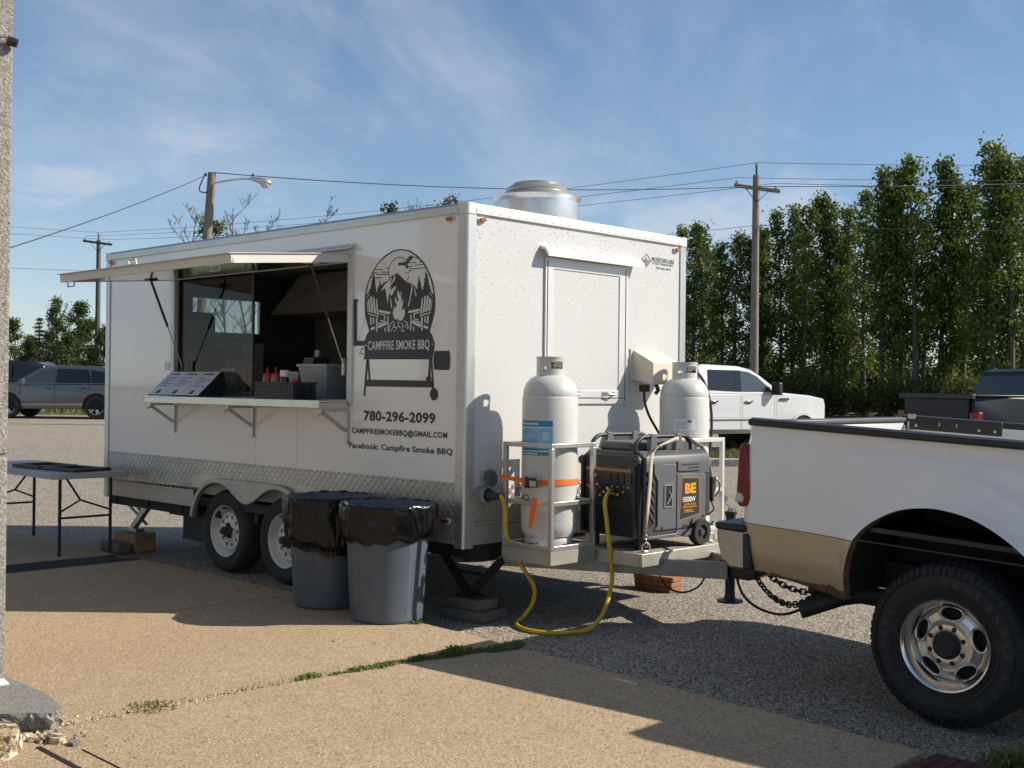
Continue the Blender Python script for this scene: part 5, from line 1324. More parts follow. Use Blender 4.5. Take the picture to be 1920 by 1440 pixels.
strap('tie_down_strap', [(.80, 1.40, 1.215), (.83, 1.50, 1.17), (.85, 1.55, 1.10), (.85, 1.585, .98), (.85, 1.59, .90)], .034, m_beige, 'beige tie-down strap at the far corner of the generator', 'strap', [(0, .3, 1), (1, 0, .3), (1, 0, 0), (1, 0, 0), (1, 0, 0)])
rb = tthing('strap_ratchet', 'black strap ratchet hanging beside the far end of the generator', 'ratchet', .85, 1.60, .72)
b = MB(); b.box(-.02, .02, -.012, .012, .06, .20); b.build('webbing', m_black, rb, bevel=.003)
b = MB(); b.box(-.026, .026, -.02, .02, .13, .23); b.tube([(-.03, 0, .20), (.03, 0, .20)], .016, 10); b.build('ratchet_body', m_dark, rb)
b = MB(); b.tube(catmull([(.02, .03, .22), (.03, .06, .19), (.02, .07, .13), (.0, .05, .09)], 4), .007, 6); b.tube([(-.03, .02, .205), (.03, .055, .215)], .012, 8); b.build('lever', m_zinc, rb)
b = MB(); b.tube(catmull([(0, 0, .06), (.02, 0, .03), (.022, 0, .0), (0, 0, -.02), (-.022, .0, -.05), (-.02, 0, -.09), (.004, 0, -.105), (.02, 0, -.08)], 5), .0055, 6); b.build('s_hook', m_dark, rb, smooth=50)
def link_pts(c, d, side, ln=.017, wd=.0095, n=14):
    c = Vector(c); d = Vector(d).normalized(); s = Vector(side); s = (s - d * s.dot(d)).normalized()
    out = []
    for k in range(n):
        a = 2 * PI * k / n; ca, sa = math.cos(a), math.sin(a)
        out.append(c + d * (ln * (1 if ca > 0 else -1) * (.45 + .55 * abs(ca)) if abs(ca) > .2 else ln * ca * 2.2) + s * wd * sa)
    return out
def chain(name, pts, m, label, r=.0032, ln=.017, wd=.0095):
    b = MB(); P = [Vector(p) for p in pts]
    # resample evenly
    seg = ln * 1.45; q = [P[0]]; i = 0; cur = P[0].copy()
    while i < len(P) - 1:
        d = P[i + 1] - cur
        if d.length < seg: i += 1; continue
        cur = cur + d.normalized() * seg; q.append(cur.copy())
    for k in range(len(q) - 1):
        d = q[k + 1] - q[k]; c = (q[k] + q[k + 1]) / 2
        side = Vector((0, 0, 1)).cross(d) if k % 2 else d.cross(Vector((0, 0, 1))).cross(d)
        if side.length < 1e-6: side = Vector((1, 0, 0)) if k % 2 else Vector((0, 1, 0))
        b.tube(link_pts(c, d, side, ln, wd), r, 5, closed=True)
    o = b.build(name, m, smooth=60); place(o, 0, 0, 0)
    return tag(o, label, 'chain')
chain('tie_down_chain', [(.888, .80, .655), (.89, .80, .60), (.895, .805, .53)], m_zinc, 'short steel chain below the near generator strap', .0035)
def dring(x, y, z, label):
    t = tthing('tie_ring', label, 'ring', x, y, z, 'steel tie-down rings on the platform')
    b = MB(); b.tube([(.030 * math.cos(a) * .3, .030 * math.cos(a), .032 + .030 * math.sin(a)) for a in [k * PI / 10 for k in range(20)]], .006, 8, closed=True); b.build('ring', m_zinc, t, smooth=50)
    b = MB(); b.box(-.035, .035, -.03, .03, -.001, .006); b.tube([(0, -.02, .008), (0, .02, .008)], .008, 8); b.build('base_plate', m_zinc, t)
dring(.89, .805, .493, 'steel ring on the near front corner of the platform'); dring(.85, 1.60, .493, 'steel ring on the far end of the platform')
# yellow power cord from the inlet to the generator
pts = catmull([(.15, .178, .845), (.17, .19, .83), (.165, .225, .74), (.16, .24, .60), (.19, .30, .45), (.22, .36, .34), (.25, .42, .23), (.23, .43, .12), (.20, .37, .03), (.22, .29, .012), (.34, .18, .010), (.48, .14, .010), (.62, .18, .010), (.70, .28, .012), (.735, .42, .02), (.74, .55, .10), (.715, .66, .25), (.70, .69, .34), (.70, .665, .50), (.685, .65, .68), (.66, .66, .82), (.60, .78, .88)], 8)
b = MB(); b.tube([TW(*p) for p in pts], .0145, 10)
tag(b.build('power_cord', m_yellow, smooth=60), 'thick yellow power cord looping over the asphalt', 'cord')
# ---------------------------------------------------------------- timber blocks
def block(name, x, y, z, lx, ly, h, m, label, rz=0.0, group=None):
    b = MB(); b.box(-lx / 2, lx / 2, -ly / 2, ly / 2, 0, h)
    o = b.build(name, m, bevel=.006); place(o, x, y, z, rz); return tag(o, label, 'wood block', group)
for k in range(3): block('timber_board', .03, 2.08, -.004 + k * .040, .36, .14, .038, m_woodred, ['bottom', 'middle', 'top'][k] + ' reddish board of the stack under the tongue', R(-3 + 4 * k), 'boards stacked under the tongue')
block('timber_block', -.10, .20, -.004, .36, .26, .075, m_woodgrey, 'grey timber block lying under the near front jack, bottom one', R(8)); block('timber_block', -.12, .2, .072, .30, .2, .07, m_woodgrey, 'dark timber block right under the near front jack foot', R(2))
block('timber_block', -4.62, .16, .0, .36, .22, .17, m_wood, 'brown timber block under the rear stabiliser foot', R(4))
block('timber_block', -4.62, -.03, -.004, .38, .12, .10, m_woodgrey, 'dark low timber block in front of the brown one by the table leg', R(-3))
# ---------------------------------------------------------------- grey bins with black liners
def bin_mesh():
    prof = [(.0, .0), (.222, .0), (.232, .008), (.236, .02), (.241, .09), (.275, .66), (.280, .70), (.297, .705), (.300, .72), (.300, .748), (.292, .752), (.280, .745), (.268, .70), (.235, .10), (.225, .03), (0, .03)]
    b = MB(); n = 72
    vs = []; fs = []
    for j, (r, z) in enumerate(prof):
        for i in range(n):
            a = 2 * PI * i / n
            rr = r
            if .02 < z < .68 and 2 < j < 8:
                rr = r - (.008 if i % 18 < 5 else 0)
            vs.append((rr * math.cos(a), rr * math.sin(a), z))
    for j in range(len(prof) - 1):
        for i in range(n): fs.append((j * n + i, j * n + (i + 1) % n, (j + 1) * n + (i + 1) % n, (j + 1) * n + i))
    b.add(vs, fs); return b.mesh('bin', 13)
bm_ = bin_mesh()
from mathutils import noise as mnoise
def bag_mesh(seed, drop):
    n = 220; o = Vector((seed * 7.1, seed * 3.3, 0))
    key = [(.002, .17), (.12, .16), (.20, .19), (.228, .30), (.250, .50), (.266, .66), (.278, .735), (.288, .757), (.302, .757), (.309, .744), (.312, .715), (.312, .685), (.311, .655), (.308, .63), (.302, .60), (.293, .575)]
    prof = []
    for (r0, z0), (r1, z1) in zip(key, key[1:]):
        for k in range(3): prof.append((r0 + (r1 - r0) * k / 3, z0 + (z1 - z0) * k / 3))
    prof.append(key[-1]); J = len(prof) - 1
    vs = []; fs = []
    for j, (r, z) in enumerate(prof):
        k = j / J
        for i in range(n):
            a = 2 * PI * i / n; ca, sa = math.cos(a), math.sin(a)
            # slack folds that drift sideways as they fall, sharpened into creases
            w1 = mnoise.noise(Vector((ca * 3.0, sa * 3.0, z * 5)) + o)
            tw_ = a + z * 1.4 + w1 * .5
            f1 = 1 - abs(mnoise.noise(Vector((math.cos(tw_) * 6.5, math.sin(tw_) * 6.5, z * 3.2)) + o)) * 2
            f2 = 1 - abs(mnoise.noise(Vector((math.cos(tw_ * 1.0) * 15, math.sin(tw_) * 15, z * 11)) + o)) * 2
            f3 = mnoise.noise(Vector((ca * 3.5, sa * 3.5, z * 22)) + o)
            amp = .25 if k < .42 else (.5 if k < .56 else 1.0)
            rr = r + amp * (.010 * f1 + .0035 * f2 + .004 * f3 + .010 * w1)
            zz = z + (mnoise.noise(Vector((ca * 4, sa * 4, 3)) + o) * .014 if .36 < k < .68 else 0)
            if k > .66: zz -= drop * 2.4 * (k - .66) * (1 + .6 * math.sin(a + seed)) - mnoise.noise(Vector((ca * 3, sa * 3, 9)) + o) * .07 * (k - .6)
            if k > .95: rr = max(r - .006 * (f2 + 1), .240 + max(0, zz - .09) * .0597 + .006)
            vs.append((rr * ca, rr * sa, zz))
    for j in range(J):
        for i in range(n): fs.append((j * n + i, j * n + (i + 1) % n, (j + 1) * n + (i + 1) % n, (j + 1) * n + i))
    b = MB(); b.add(vs, fs); me = b.mesh('liner'); me.shade_smooth(); return me
for i, (x, y, sd, drop, lab, lab2) in enumerate(((-.295, -.40, 3, .05, 'grey ribbed plastic bin in front, nearer the hitch', 'black bag liner folded over the front grey bin'), (-.95, -.375, 8, .16, 'grey plastic bin behind, next to the trailer wheel', 'black bag liner on the rear bin beside the trailer wheel'))):
    t = tthing('trash_bin', lab, 'trash bin', x, y, PADZ, 'grey trash bins by the trailer', rz=R(i * 14 - 2))
    mesh_obj('bin_body', bm_, m_bin, t)
    o = mesh_obj('bag_liner', bag_mesh(sd, drop), m_bag); place(o, x, y, PADZ); tag(o, lab2, 'bin bag', 'black bag liners')
# bits of litter
for i, (x, y, lab) in enumerate(((.25, -.95, 'dry leaf scrap on the pad right of the weeds line'), (.05, -1.10, 'small brown leaf on the sunlit pad below the bins'))):
    b = MB(); b.add([(-.015, 0, .002), (0, -.006, .008), (.018, 0, .003), (0, .007, .006)], [(0, 1, 2, 3)]); o = b.build('leaf_scrap', mat('dry_leaf', (0.12, 0.08, 0.05), 0.8)); place(o, x, y, PADZ); tag(o, lab, 'leaf', 'leaf scraps')
# ---------------------------------------------------------------- folding table
tb = tthing('folding_table', 'light grey folding table with black legs at the trailer rear', 'table', -4.34, -.47, PADZ)
tl, tw2, th = 1.83, .72, .725
def rr_poly(x0, x1, y0, y1, r, n=6):
    p = []
    for cx, cy, a0 in ((x1 - r, y1 - r, 0), (x0 + r, y1 - r, 90), (x0 + r, y0 + r, 180), (x1 - r, y0 + r, 270)):
        p += [(cx + r * math.cos(R(a0 + 90 * k / n)), cy + r * math.sin(R(a0 + 90 * k / n))) for k in range(n + 1)]
    return p
b = MB(); b.prism(rr_poly(-tl, .14, -tw2 / 2, tw2 / 2, .06), th - .048, th, 'z'); b.build('tabletop', m_table, tb, bevel=.008)
for xe, dx in ((0.0, -1), (-1.55, 1)):
    for s in (-1, 1):
        b = MB(); b.tube([(xe, s * .235, .012), (xe, s * .235, th - .05)], .0145, 10); lg = b.build('leg', m_black, tb, smooth=50)
        b = MB(); b.tube([(xe, s * .235, 0), (xe, s * .235, .03)], .018, 10); b.build('foot_cap', m_black, lg, smooth=50)
    b = MB(); b.tube([(xe, -.235, .33), (xe, .235, .33)], .010, 8)
    b.tube([(xe, -.235, .38), (xe + dx * .10, 0, .47), (xe, .235, .38)], .009, 8); b.tube([(xe + dx * .10, 0, .47), (xe + dx * .42, 0, th - .05)], .010, 8)
    b.build('leg_brace', m_black, tb, smooth=50)
for i, (x, y, a, lab) in enumerate(((-.22, .02, 10, 'dark brown frame lying flat at the near end of the table'), (-.72, -.04, 4, 'dark brown frame lying flat further along the table'))):
    b = MB(); b.ring_strip([(-.24, -.19), (.24, -.19), (.24, .19), (-.24, .19)], [(-.20, -.15), (.20, -.15), (.20, .15), (-.20, .15)], 0, .028, 'z')
    o = b.build('wooden_frame', m_brown, bevel=.003); place(o, -4.34 + x, -.47 + y, PADZ + th + .001 + .004 * i, R(a)); tag(o, lab, 'frame', 'brown frames on the table')
# ================================================================ NEAR PICKUP (hitched to the trailer)
pk = thing('pickup_truck', 'white and tan pickup hitched to the trailer, its bed filling the right', 'pickup', (2.093, 5.862, -.08))
pk.rotation_euler = (0, R(2.8), -.7493)
KW = 1.98
ARCH = [(-.516, .545), (-.512, .61), (-.503, .722), (-.463, .860), (-.375, .961), (-.238, 1.042), (-.102, 1.074), (.02, 1.074), (.145, 1.050), (.26, 1.00), (.37, .93), (.45, .85), (.49, .74), (.505, .62), (.51, .50)]
ARCH = [(p.x, p.y) for p in catmull([(a, c, 0) for a, c in ARCH], 5)]
def arch_z(x):
    for (a, za), (b_, zb) in zip(ARCH, ARCH[1:]):
        if a <= x <= b_: return za + (zb - za) * (x - a) / (b_ - a + 1e-9)
    if -.517 <= x <= .511: return min(ARCH, key=lambda p: abs(p[0] - x))[1]
    return None
XR = -1.172; XF = .83
def flare(x, z):
    # distance to the arch outline gives the pressed wheel lip
    d = min(math.hypot(x - a, (z - c)) for a, c in ARCH_D)
    inner = .018 * math.exp(-(d / .028) ** 2) + .045 * math.exp(-(d / .15) ** 2) + .006 * math.exp(-((d - .16) / .03) ** 2)
    return -inner
ARCH_D = []
for (a, za), (b_, zb) in zip(ARCH, ARCH[1:]):
    for k in range(2): ARCH_D.append((a + (b_ - a) * k / 2, za + (zb - za) * k / 2))
def body_y(x, z):
    y = .018 * ((z - 1.02) / .4) ** 2 + flare(x, z)
    y += .012 * math.exp(-((z - 1.335) / .022) ** 2)            # crease under the rail
    if x < XR + .07: y += .05 * ((XR + .07 - x) / .07) ** 2.4
    if z < .72: y += .05 * ((.72 - z) / .2) ** 2
    return y
TT = .860
xsA = [XR + .07 * (k / 6) for k in range(6)] + [XR + .07 + (XF - XR - .07) * k / 70 for k in range(71)]
def side_sheet(zl, zh, xlist, nz):
    b = MB(); vs = []; fs = []; n = len(xlist)
    for j in range(nz + 1):
        for x in xlist:
            lo, hi = zl(x), zh(x); z = lo + (hi - lo) * j / nz
            vs.append((x, body_y(x, z), z))
    for j in range(nz):
        for i in range(n - 1): fs.append((j * n + i, j * n + i + 1, (j + 1) * n + i + 1, (j + 1) * n + i))
    b.add(vs, fs); return b
def low_up(x):
    a = arch_z(x)
    return max(TT, a) if a is not None else TT
def mk_side(near):
    bs = side_sheet(low_up, lambda x: 1.405, xsA, 26)
    o = bs.build('bed_side', m_truckw, pk, smooth=55)
    xl = [x for x in xsA if x <= -.512] + [-.5105]
    lo = lambda x: .548 + .055 * max(0, min(1, (-.55 - x) / .5)) + .004 * math.sin(x * 60)
    hi = lambda x: TT - .004
    t = side_sheet(lo, hi, xl, 10)
    t1 = t.build('lower_panel', m_truckt, pk, smooth=55)
    xl2 = [-.5105, -.505, -.495, -.48, -.465]
    t2 = side_sheet(lambda x: min(TT - .01, arch_z(x)), hi, xl2, 6).build('lower_panel_edge', m_truckt, pk, smooth=55)
    xl3 = [.455, .47, .485, .5, .51]; 
    side_sheet(lambda x: min(TT - .01, arch_z(x)), hi, xl3, 6).build('lower_panel_edge', m_truckt, pk, smooth=55)
    side_sheet(lambda x: .52, hi, [.51 + k * .08 for k in range(5)], 6).build('lower_panel', m_truckt, pk, smooth=55)
    b = MB(); b.box(XR + .012, XF, .012, .020, TT - .006, TT + .001); b.build('two_tone_gap', m_kprint, pk)
mk_side(True)
# the arch lip turned inwards, and the dark liner
b = MB(); n = len(ARCH)
vs = []; fs = []
for (x, z) in ARCH: vs += [(x, body_y(x, z), z), (x * .985, body_y(x, z) + .05, z - .004)]
for i in range(n - 1): fs.append((2 * i, 2 * i + 2, 2 * i + 3, 2 * i + 1))
b.add(vs, fs); b.build('arch_lip', mat('rusty_lip', (0.20, 0.15, 0.11), 0.6, vcol=(0.10, 0.045, 0.02), vscale=12), pk)
b = MB(); vs = []; fs = []
LIN = [(x * 1.02, z + .012) for x, z in ARCH]
for (x, z) in LIN: vs += [(x, .03, z), (x, .55, z)]
for i in range(len(LIN) - 1): fs.append((2 * i, 2 * i + 2, 2 * i + 3, 2 * i + 1))
b.add(vs, fs); b.add([(x, .55, z) for x, z in LIN] , [tuple(range(len(LIN)))]); b.build('wheel_arch_liner', mat('liner_dark', (0.022, 0.019, 0.017), 0.85, var=.35, vscale=9), pk)
# ragged rust along the lower edge of the tan panel
random.seed(11); vs = []; fs = []; nn = 60
for k in range(nn + 1):
    x = -.98 + .47 * k / nn; lo = .548 + .055 * max(0, min(1, (-.55 - x) / .5))
    h = (.010 + .030 * sstep(-.85, -.58, x)) * (1 + .45 * mnoise.noise(Vector((x * 14, 0, 0))) + .35 * mnoise.noise(Vector((x * 45, 7, 0))))
    vs += [(x, body_y(x, lo) - .0035, lo - .006 - .012 * max(0, mnoise.noise(Vector((x * 30, 4, 0))))), (x, body_y(x, lo + h) - .0025, lo + h)]
for k in range(nn): fs.append((2 * k, 2 * k + 2, 2 * k + 3, 2 * k + 1))
b = MB(); b.add(vs, fs); b.build('rust_patch', mat('rust', (0.17, 0.085, 0.045), 0.85, vcol=(0.09, 0.04, 0.02), vscale=30, bump=.5, bscale=80), pk)
# bed: rails, far side, tailgate, floor, front bulkhead
b = MB(); b.prism([(-.005, 1.398), (-.012, 1.412), (-.008, 1.432), (.03, 1.442), (.075, 1.436), (.078, 1.40)], XR + .03, XF, 'x'); b.build('rail_cap', m_black, pk, bevel=.006)
b = MB(); b.prism([(KW + .005, 1.398), (KW + .012, 1.412), (KW + .008, 1.432), (KW - .03, 1.442), (KW - .075, 1.436), (KW - .078, 1.40)], XR + .03, XF, 'x'); b.build('rail_cap', m_black, pk, bevel=.006)
for y_ in (.072, KW - .078):
    b = MB(); b.box(XR + .07, XF, y_, y_ + .006, 1.11, 1.40); b.box(XR + .07, -.56, y_, y_ + .006, .93, 1.11); b.build('bed_inner_side', m_truckw, pk)
b = MB(); b.box(XR + .05, XF, KW - .02, KW, .56, 1.398); b.build('far_bed_side', m_truckw, pk, bevel=.01)
b = MB(); b.box(XR, XR + .065, .10, KW - .10, .90, 1.395); b.build('tailgate', m_truckw, pk, bevel=.012)
b = MB(); b.box(XR - .004, XR + .075, .10, KW - .10, 1.396, 1.424); b.build('tailgate_cap', mat('grey_cap', (0.10, 0.10, 0.10), 0.5), pk, bevel=.008)
b = MB(); b.box(XR + .066, XF, .079, KW - .079, .90, .925); b.build('bed_floor', m_black, pk)
b = MB(); b.box(XF - .03, XF, .079, KW - .079, .93, 1.41); b.build('bed_front', m_truckw, pk)
# tail lamp
TLP = [(-1.196, .985), (-1.194, 1.25), (-1.183, 1.29), (-1.165, 1.298), (-1.150, 1.27), (-1.126, 1.17), (-1.112, 1.06), (-1.110, .995), (-1.120, .96), (-1.145, .945), (-1.18, .95)]
b = MB(); b.prism(TLP, -.008, .11, 'y'); lamp = b.build('tail_lamp', m_red, pk, bevel=.012, seg=3)
b = MB(); b.prism([(-1.200, .965), (-1.200, 1.02), (-1.165, 1.025), (-1.142, 1.0), (-1.15, .968)], -.0105, .10, 'y'); b.build('reverse_lens', m_clear, lamp, bevel=.008)
# bumper with step pad
b = MB(); b.prism([(-1.315, .80), (-1.31, .74), (-1.275, .64), (-1.22, .595), (-1.11, .60), (-1.125, .815), (-1.30, .825)], .0, KW - .0, 'y'); b.build('rear_bumper', m_chrome, pk, bevel=.03, seg=4)
b = MB(); b.box(-1.325, -1.125, -.012, KW + .012, .80, .845); b.build('bumper_pad', m_black, pk, bevel=.018, seg=3)
b = MB(); b.prism([(-1.142, .80), (-1.13, .605), (-1.075, .60), (-1.105, .80)], -.014, .10, 'y'); b.build('bumper_end_cap', m_black, pk, bevel=.014, seg=3)
# receiver, ball mount, frame, axle, tank
b = MB(); b.box(-1.0, 2.9, .45, .53, .55, .70); b.box(-1.0, 2.9, KW - .53, KW - .45, .55, .70); b.box(-1.05, -.95, .4, KW - .4, .52, .60); b.build('frame', m_chassis, pk)
b = MB(); b.tube([(0, .16, .409), (0, KW - .16, .409)], .06, 12); b.lathe([(0, -.12), (.10, -.1), (.14, 0), (.10, .1), (0, .12)], 14, Matrix.Translation((0, KW / 2, .409)) @ Matrix.Rotation(R(90), 4, 'X')); b.build('rear_axle', m_chassis, pk, smooth=50)
b = MB(); b.box(-.62, .62, .36, .44, .46, .49); b.box(-.5, .5, .36, .44, .50, .525); b.build('leaf_spring', m_dark, pk)
b = MB(); b.tube([(-.10, KW / 2 - .02, .55), (-1.12, KW / 2 - .02, .55), (-1.40, KW / 2 - .02, .50)], .034, 10); b.tube([(-1.42, KW / 2 - .02, .50), (-1.42, KW / 2 - .02, .58)], .025, 12); b.build('hitch_receiver', m_black, pk)
b = MB(); b.box(-1.06, -.98, KW / 2 - .26, KW / 2 - .17, .35, .50); b.lathe([(0, 0), (.04, 0), (.045, .05), (.04, .1), (0, .1)], 14, Matrix.Translation((-1.03, KW / 2 - .35, .42))); b.build('wiring_sockets', m_black, pk)
# exhaust
b = MB(); b.tube(catmull([(-.30, .32, .53), (-.48, .27, .535), (-.60, .20, .52), (-.70, .12, .475), (-.80, .06, .425)], 6), .045, 18, caps=False); b.tube(catmull([(-.66, .151, .497), (-.70, .12, .475), (-.802, .059, .424)], 6), .040, 18, caps=False); b.build('exhaust_pipe', mat('exhaust_black', (0.016, 0.015, 0.014), 0.65), pk, smooth=60)
# steel bar standing in the bed
bb = MB(); bb.box(-.36, .12, .30, .318, 1.435, 1.505); sb2 = bb.build('bed_rail_bar', m_black, None, bevel=.004)
sb2.matrix_world = Matrix.Translation((2.093, 5.862, -.08)) @ Matrix.Rotation(-.7493, 4, 'Z') @ Matrix.Rotation(R(2.8), 4, 'Y')
b = MB()
for x in (-.32, -.20, -.11, .01, .09):
    if x in (-.20, -.11): b.box(x, x + .006, .2985, .2998, 1.462, 1.482)
    else: b.lathe([(0, 0), (.009, 0), (.007, .006), (0, .007)], 10, Matrix.Translation((x, .2998, 1.458)) @ Matrix.Rotation(R(90), 4, 'X'))
b.build('bolt', m_zinc, sb2)
b = MB(); b.box(-.365, -.325, .29, .2995, 1.49, 1.515); b.build('clip', m_zinc, sb2)
tag(sb2, 'black drilled steel bar mounted across the pickup bed rail', 'steel bar')
# wheels
def truck_wheel():
    bz = {}
    R_, wd = .405, .265
    tyre = MB().lathe([(.222, .012), (.236, .004), (.262, -.006), (.30, -.016), (.335, -.016), (.362, -.008), (.382, .006), (.394, .022), (.397, .06), (.398, .13), (.397, .20), (.392, .24), (.37, .26), (.30, .27), (.222, .24)], 96).mesh('tyre', 40)
    tr_ = MB()
    N = 66
    for i in range(N):
        a = 2 * PI * i / N
        for (z0, z1, da, r0, r1) in ((.004, .060, .0, .380, .404), (.070, .12, .5, .393, .4045), (.13, .18, .0, .393, .4045), (.19, .255, .5, .380, .404)):
            aa = a + da * 2 * PI / N; hw = PI / N * .72; vs = []
            for r in (r0, r1):
                for s, zz in ((-1, z0), (1, z0 + .006), (1, z1), (-1, z1 - .006)):
                    t = aa + s * hw; rr = r - (.012 if (zz < .02 and r > .39) else 0)
                    vs.append((rr * math.cos(t), rr * math.sin(t), zz))
            tr_.add(vs, [(0, 3, 2, 1), (4, 5, 6, 7), (0, 1, 5, 4), (1, 2, 6, 5), (2, 3, 7, 6), (3, 0, 4, 7)])
        # shoulder lugs stepping down the sidewall
        hw = PI / N * (.55 if i % 2 else .75); vs = []
        for r, zz in ((.352, -.0145), (.383, .003)):
            for s in (-1, 1): vs.append((r * math.cos(a + s * hw), r * math.sin(a + s * hw), zz - .006))
        for r, zz in ((.352, -.0145), (.383, .003)):
            for s in (-1, 1): vs.append((r * math.cos(a + s * hw), r * math.sin(a + s * hw), zz + .003))
        tr_.add(vs, [(0, 1, 3, 2), (4, 6, 7, 5), (0, 2, 6, 4), (1, 5, 7, 3), (0, 4, 5, 1), (2, 3, 7, 6)])
    tread = tr_.mesh('tread_blocks')
    rings = MB()
    for r, zz in ((.245, -.002), (.272, -.0105), (.345, -.0155)): rings.tube([(r * math.cos(2 * PI * k / 72), r * math.sin(2 * PI * k / 72), zz) for k in range(72)], .0022, 5, closed=True)
    rings = rings.mesh('sidewall_ribs', 60)
    let = []
    def ring_text(body, a0, a1, r, h, outline=True):
        cw = {'/': .6, '-': .6, ' ': .5, 'I': .5}
        ws = [cw.get(c, 1.0) for c in body]; tot = sum(ws); acc = 0
        for c, w in zip(body, ws):
            a = R(a0 + (a1 - a0) * (acc + w / 2) / tot); acc += w
            if c == ' ': continue
            me = text_mesh(c, height=h, align='CENTER', width=h * (.95 if w == 1 else .5), extrude=.0)
            M = Matrix.Translation((r * math.cos(a), r * math.sin(a), -.0178)) @ Matrix.Rotation(a - PI / 2, 4, 'Z')
            me.transform(M); let.append(me)
    ring_text('GEOLANDAR A/T-S', 98, -58, .294, .034)
    ring_text('YOKOHAMA', 236, 152, .294, .030)
    # alloy: rim lip, dish with five oval windows and eight lug holes
    lip = MB().lathe([(.183, .085), (.188, .050), (.196, .030), (.205, .020), (.211, .004), (.218, -.004), (.225, -.006), (.229, -.001), (.229, .010), (.222, .016), (.205, .05), (.195, .16), (.18, .22)], 96).mesh('rim_lip', 40)
    dish = MB().lathe([(.070, .022), (.082, .020), (.100, .022), (.108, .032), (.118, .052), (.135, .060), (.155, .062), (.172, .070), (.186, .088), (.186, .105), (.150, .080), (.110, .072), (.095, .045), (.070, .045), (.070, .022)], 96).mesh('dish')
    cut = []
    for k in range(5):
        a = R(90 + 72 * k)
        M = Matrix.Rotation(a, 4, 'Z') @ Matrix.Translation((.150, 0, 0)) @ Matrix.Diagonal((.0285, .054, 1, 1))
        cut.append(MB().lathe([(0, -.05), (1, -.05), (1, .2), (0, .2)], 28, M).mesh('c'))
    for k in range(8):
        a = R(22.5 + 45 * k)
        cut.append(MB().lathe([(0, -.05), (.0128, -.05), (.0128, .2), (0, .2)], 12, Matrix.Translation((.0885 * math.cos(a), .0885 * math.sin(a), 0))).mesh('c'))
    dish = bool_cut(dish, [join_meshes('cc', cut)]); dish.materials.clear()
    dish.shade_smooth(); dish.set_sharp_from_angle(angle=R(40))
    bez = MB()
    for k in range(5):
        a = R(90 + 72 * k); M = Matrix.Rotation(a, 4, 'Z'); bez = MB(); bz['bez%d' % k] = bez
        bez.tube([tuple(M @ Vector((.150 + .0335 * math.cos(t), .060 * math.sin(t), .063 + .012 * math.cos(t)))) for t in [2 * PI * q / 32 for q in range(32)]], .0055, 6, closed=True)
    hub = MB().lathe([(0, -.018), (.050, -.018), (.058, -.010), (.060, .01), (.066, .014), (.069, .03), (.070, .045), (.098, .05), (.115, .07)], 40).mesh('hub', 35)
    nlist = []
    for k in range(8):
        nuts = MB(); nlist.append(nuts); a = R(22.5 + 45 * k); nuts.lathe([(0, .012), (.008, .014), (.009, .05)], 6, Matrix.Translation((.0885 * math.cos(a), .0885 * math.sin(a), 0)))
    for k in range(6):
        nuts = MB(); nlist.append(nuts); a = R(60 * k + 10); nuts.lathe([(0, -.023), (.005, -.022), (.006, -.012)], 6, Matrix.Translation((.034 * math.cos(a), .034 * math.sin(a), 0)))
    back = MB().lathe([(0, .13), (.185, .12), (.19, .16)], 32).mesh('brake_disc', 40)
    return dict(tyre=tyre, tread=tread, rings=rings, lip=lip, dish=dish, hub=hub, back=back, **{'let%d' % q: me_ for q, me_ in enumerate(let)}, **{'nut%d' % q: n_.mesh('nut') for q, n_ in enumerate(nlist)}, **{k: v_.mesh('window_bezel', 60) for k, v_ in bz.items()})
twm = truck_wheel()
m_alloy = mat('alloy', (0.80, 0.77, 0.72), 0.2, 0.95, var=0.08, vscale=10, dirt=(0.20, 0.16, 0.12), dirt_amt=0.25, dscale=18)
m_alloyd = mat('alloy_dull', (0.74, 0.70, 0.63), 0.28, 0.85, var=0.12, vscale=10, dirt=(0.13, 0.11, 0.09), dirt_amt=0.35, dscale=15)
m_letter = mat('tyre_letters', (0.055, 0.054, 0.052), 0.55)
for me in twm.values():
    me.transform(MW); me.flip_normals(); me.materials.clear()
def put_kwheel(x, y, flip):
    w = mesh_obj('wheel', twm['tyre'], m_tyre, pk); w.location = (x, y, .405)
    w.rotation_euler = (0, 0, PI if flip else 0)
    for nm, k, m in (('tread_blocks', 'tread', m_tyre), ('sidewall_ribs', 'rings', m_tyre), ('rim_lip', 'lip', m_alloy), ('rim_dish', 'dish', m_alloyd), *[('window_bezel', 'bez%d' % q, m_alloyd) for q in range(5)], ('hub', 'hub', m_dark), *[('lug_nut', 'nut%d' % q, m_rust) for q in range(14)], ('brake_disc', 'back', m_chassis)):
        o = mesh_obj(nm, twm[k], m, w)
        if k in ('tread',): o['kind'] = 'stuff'
    if not flip:
        for k in sorted(q for q in twm if q.startswith('let')): mesh_obj('sidewall_letter', twm[k], m_letter, w)
for xx in (0.0, 3.6): put_kwheel(xx + .012, .022, False); put_kwheel(xx, KW - .02, True)
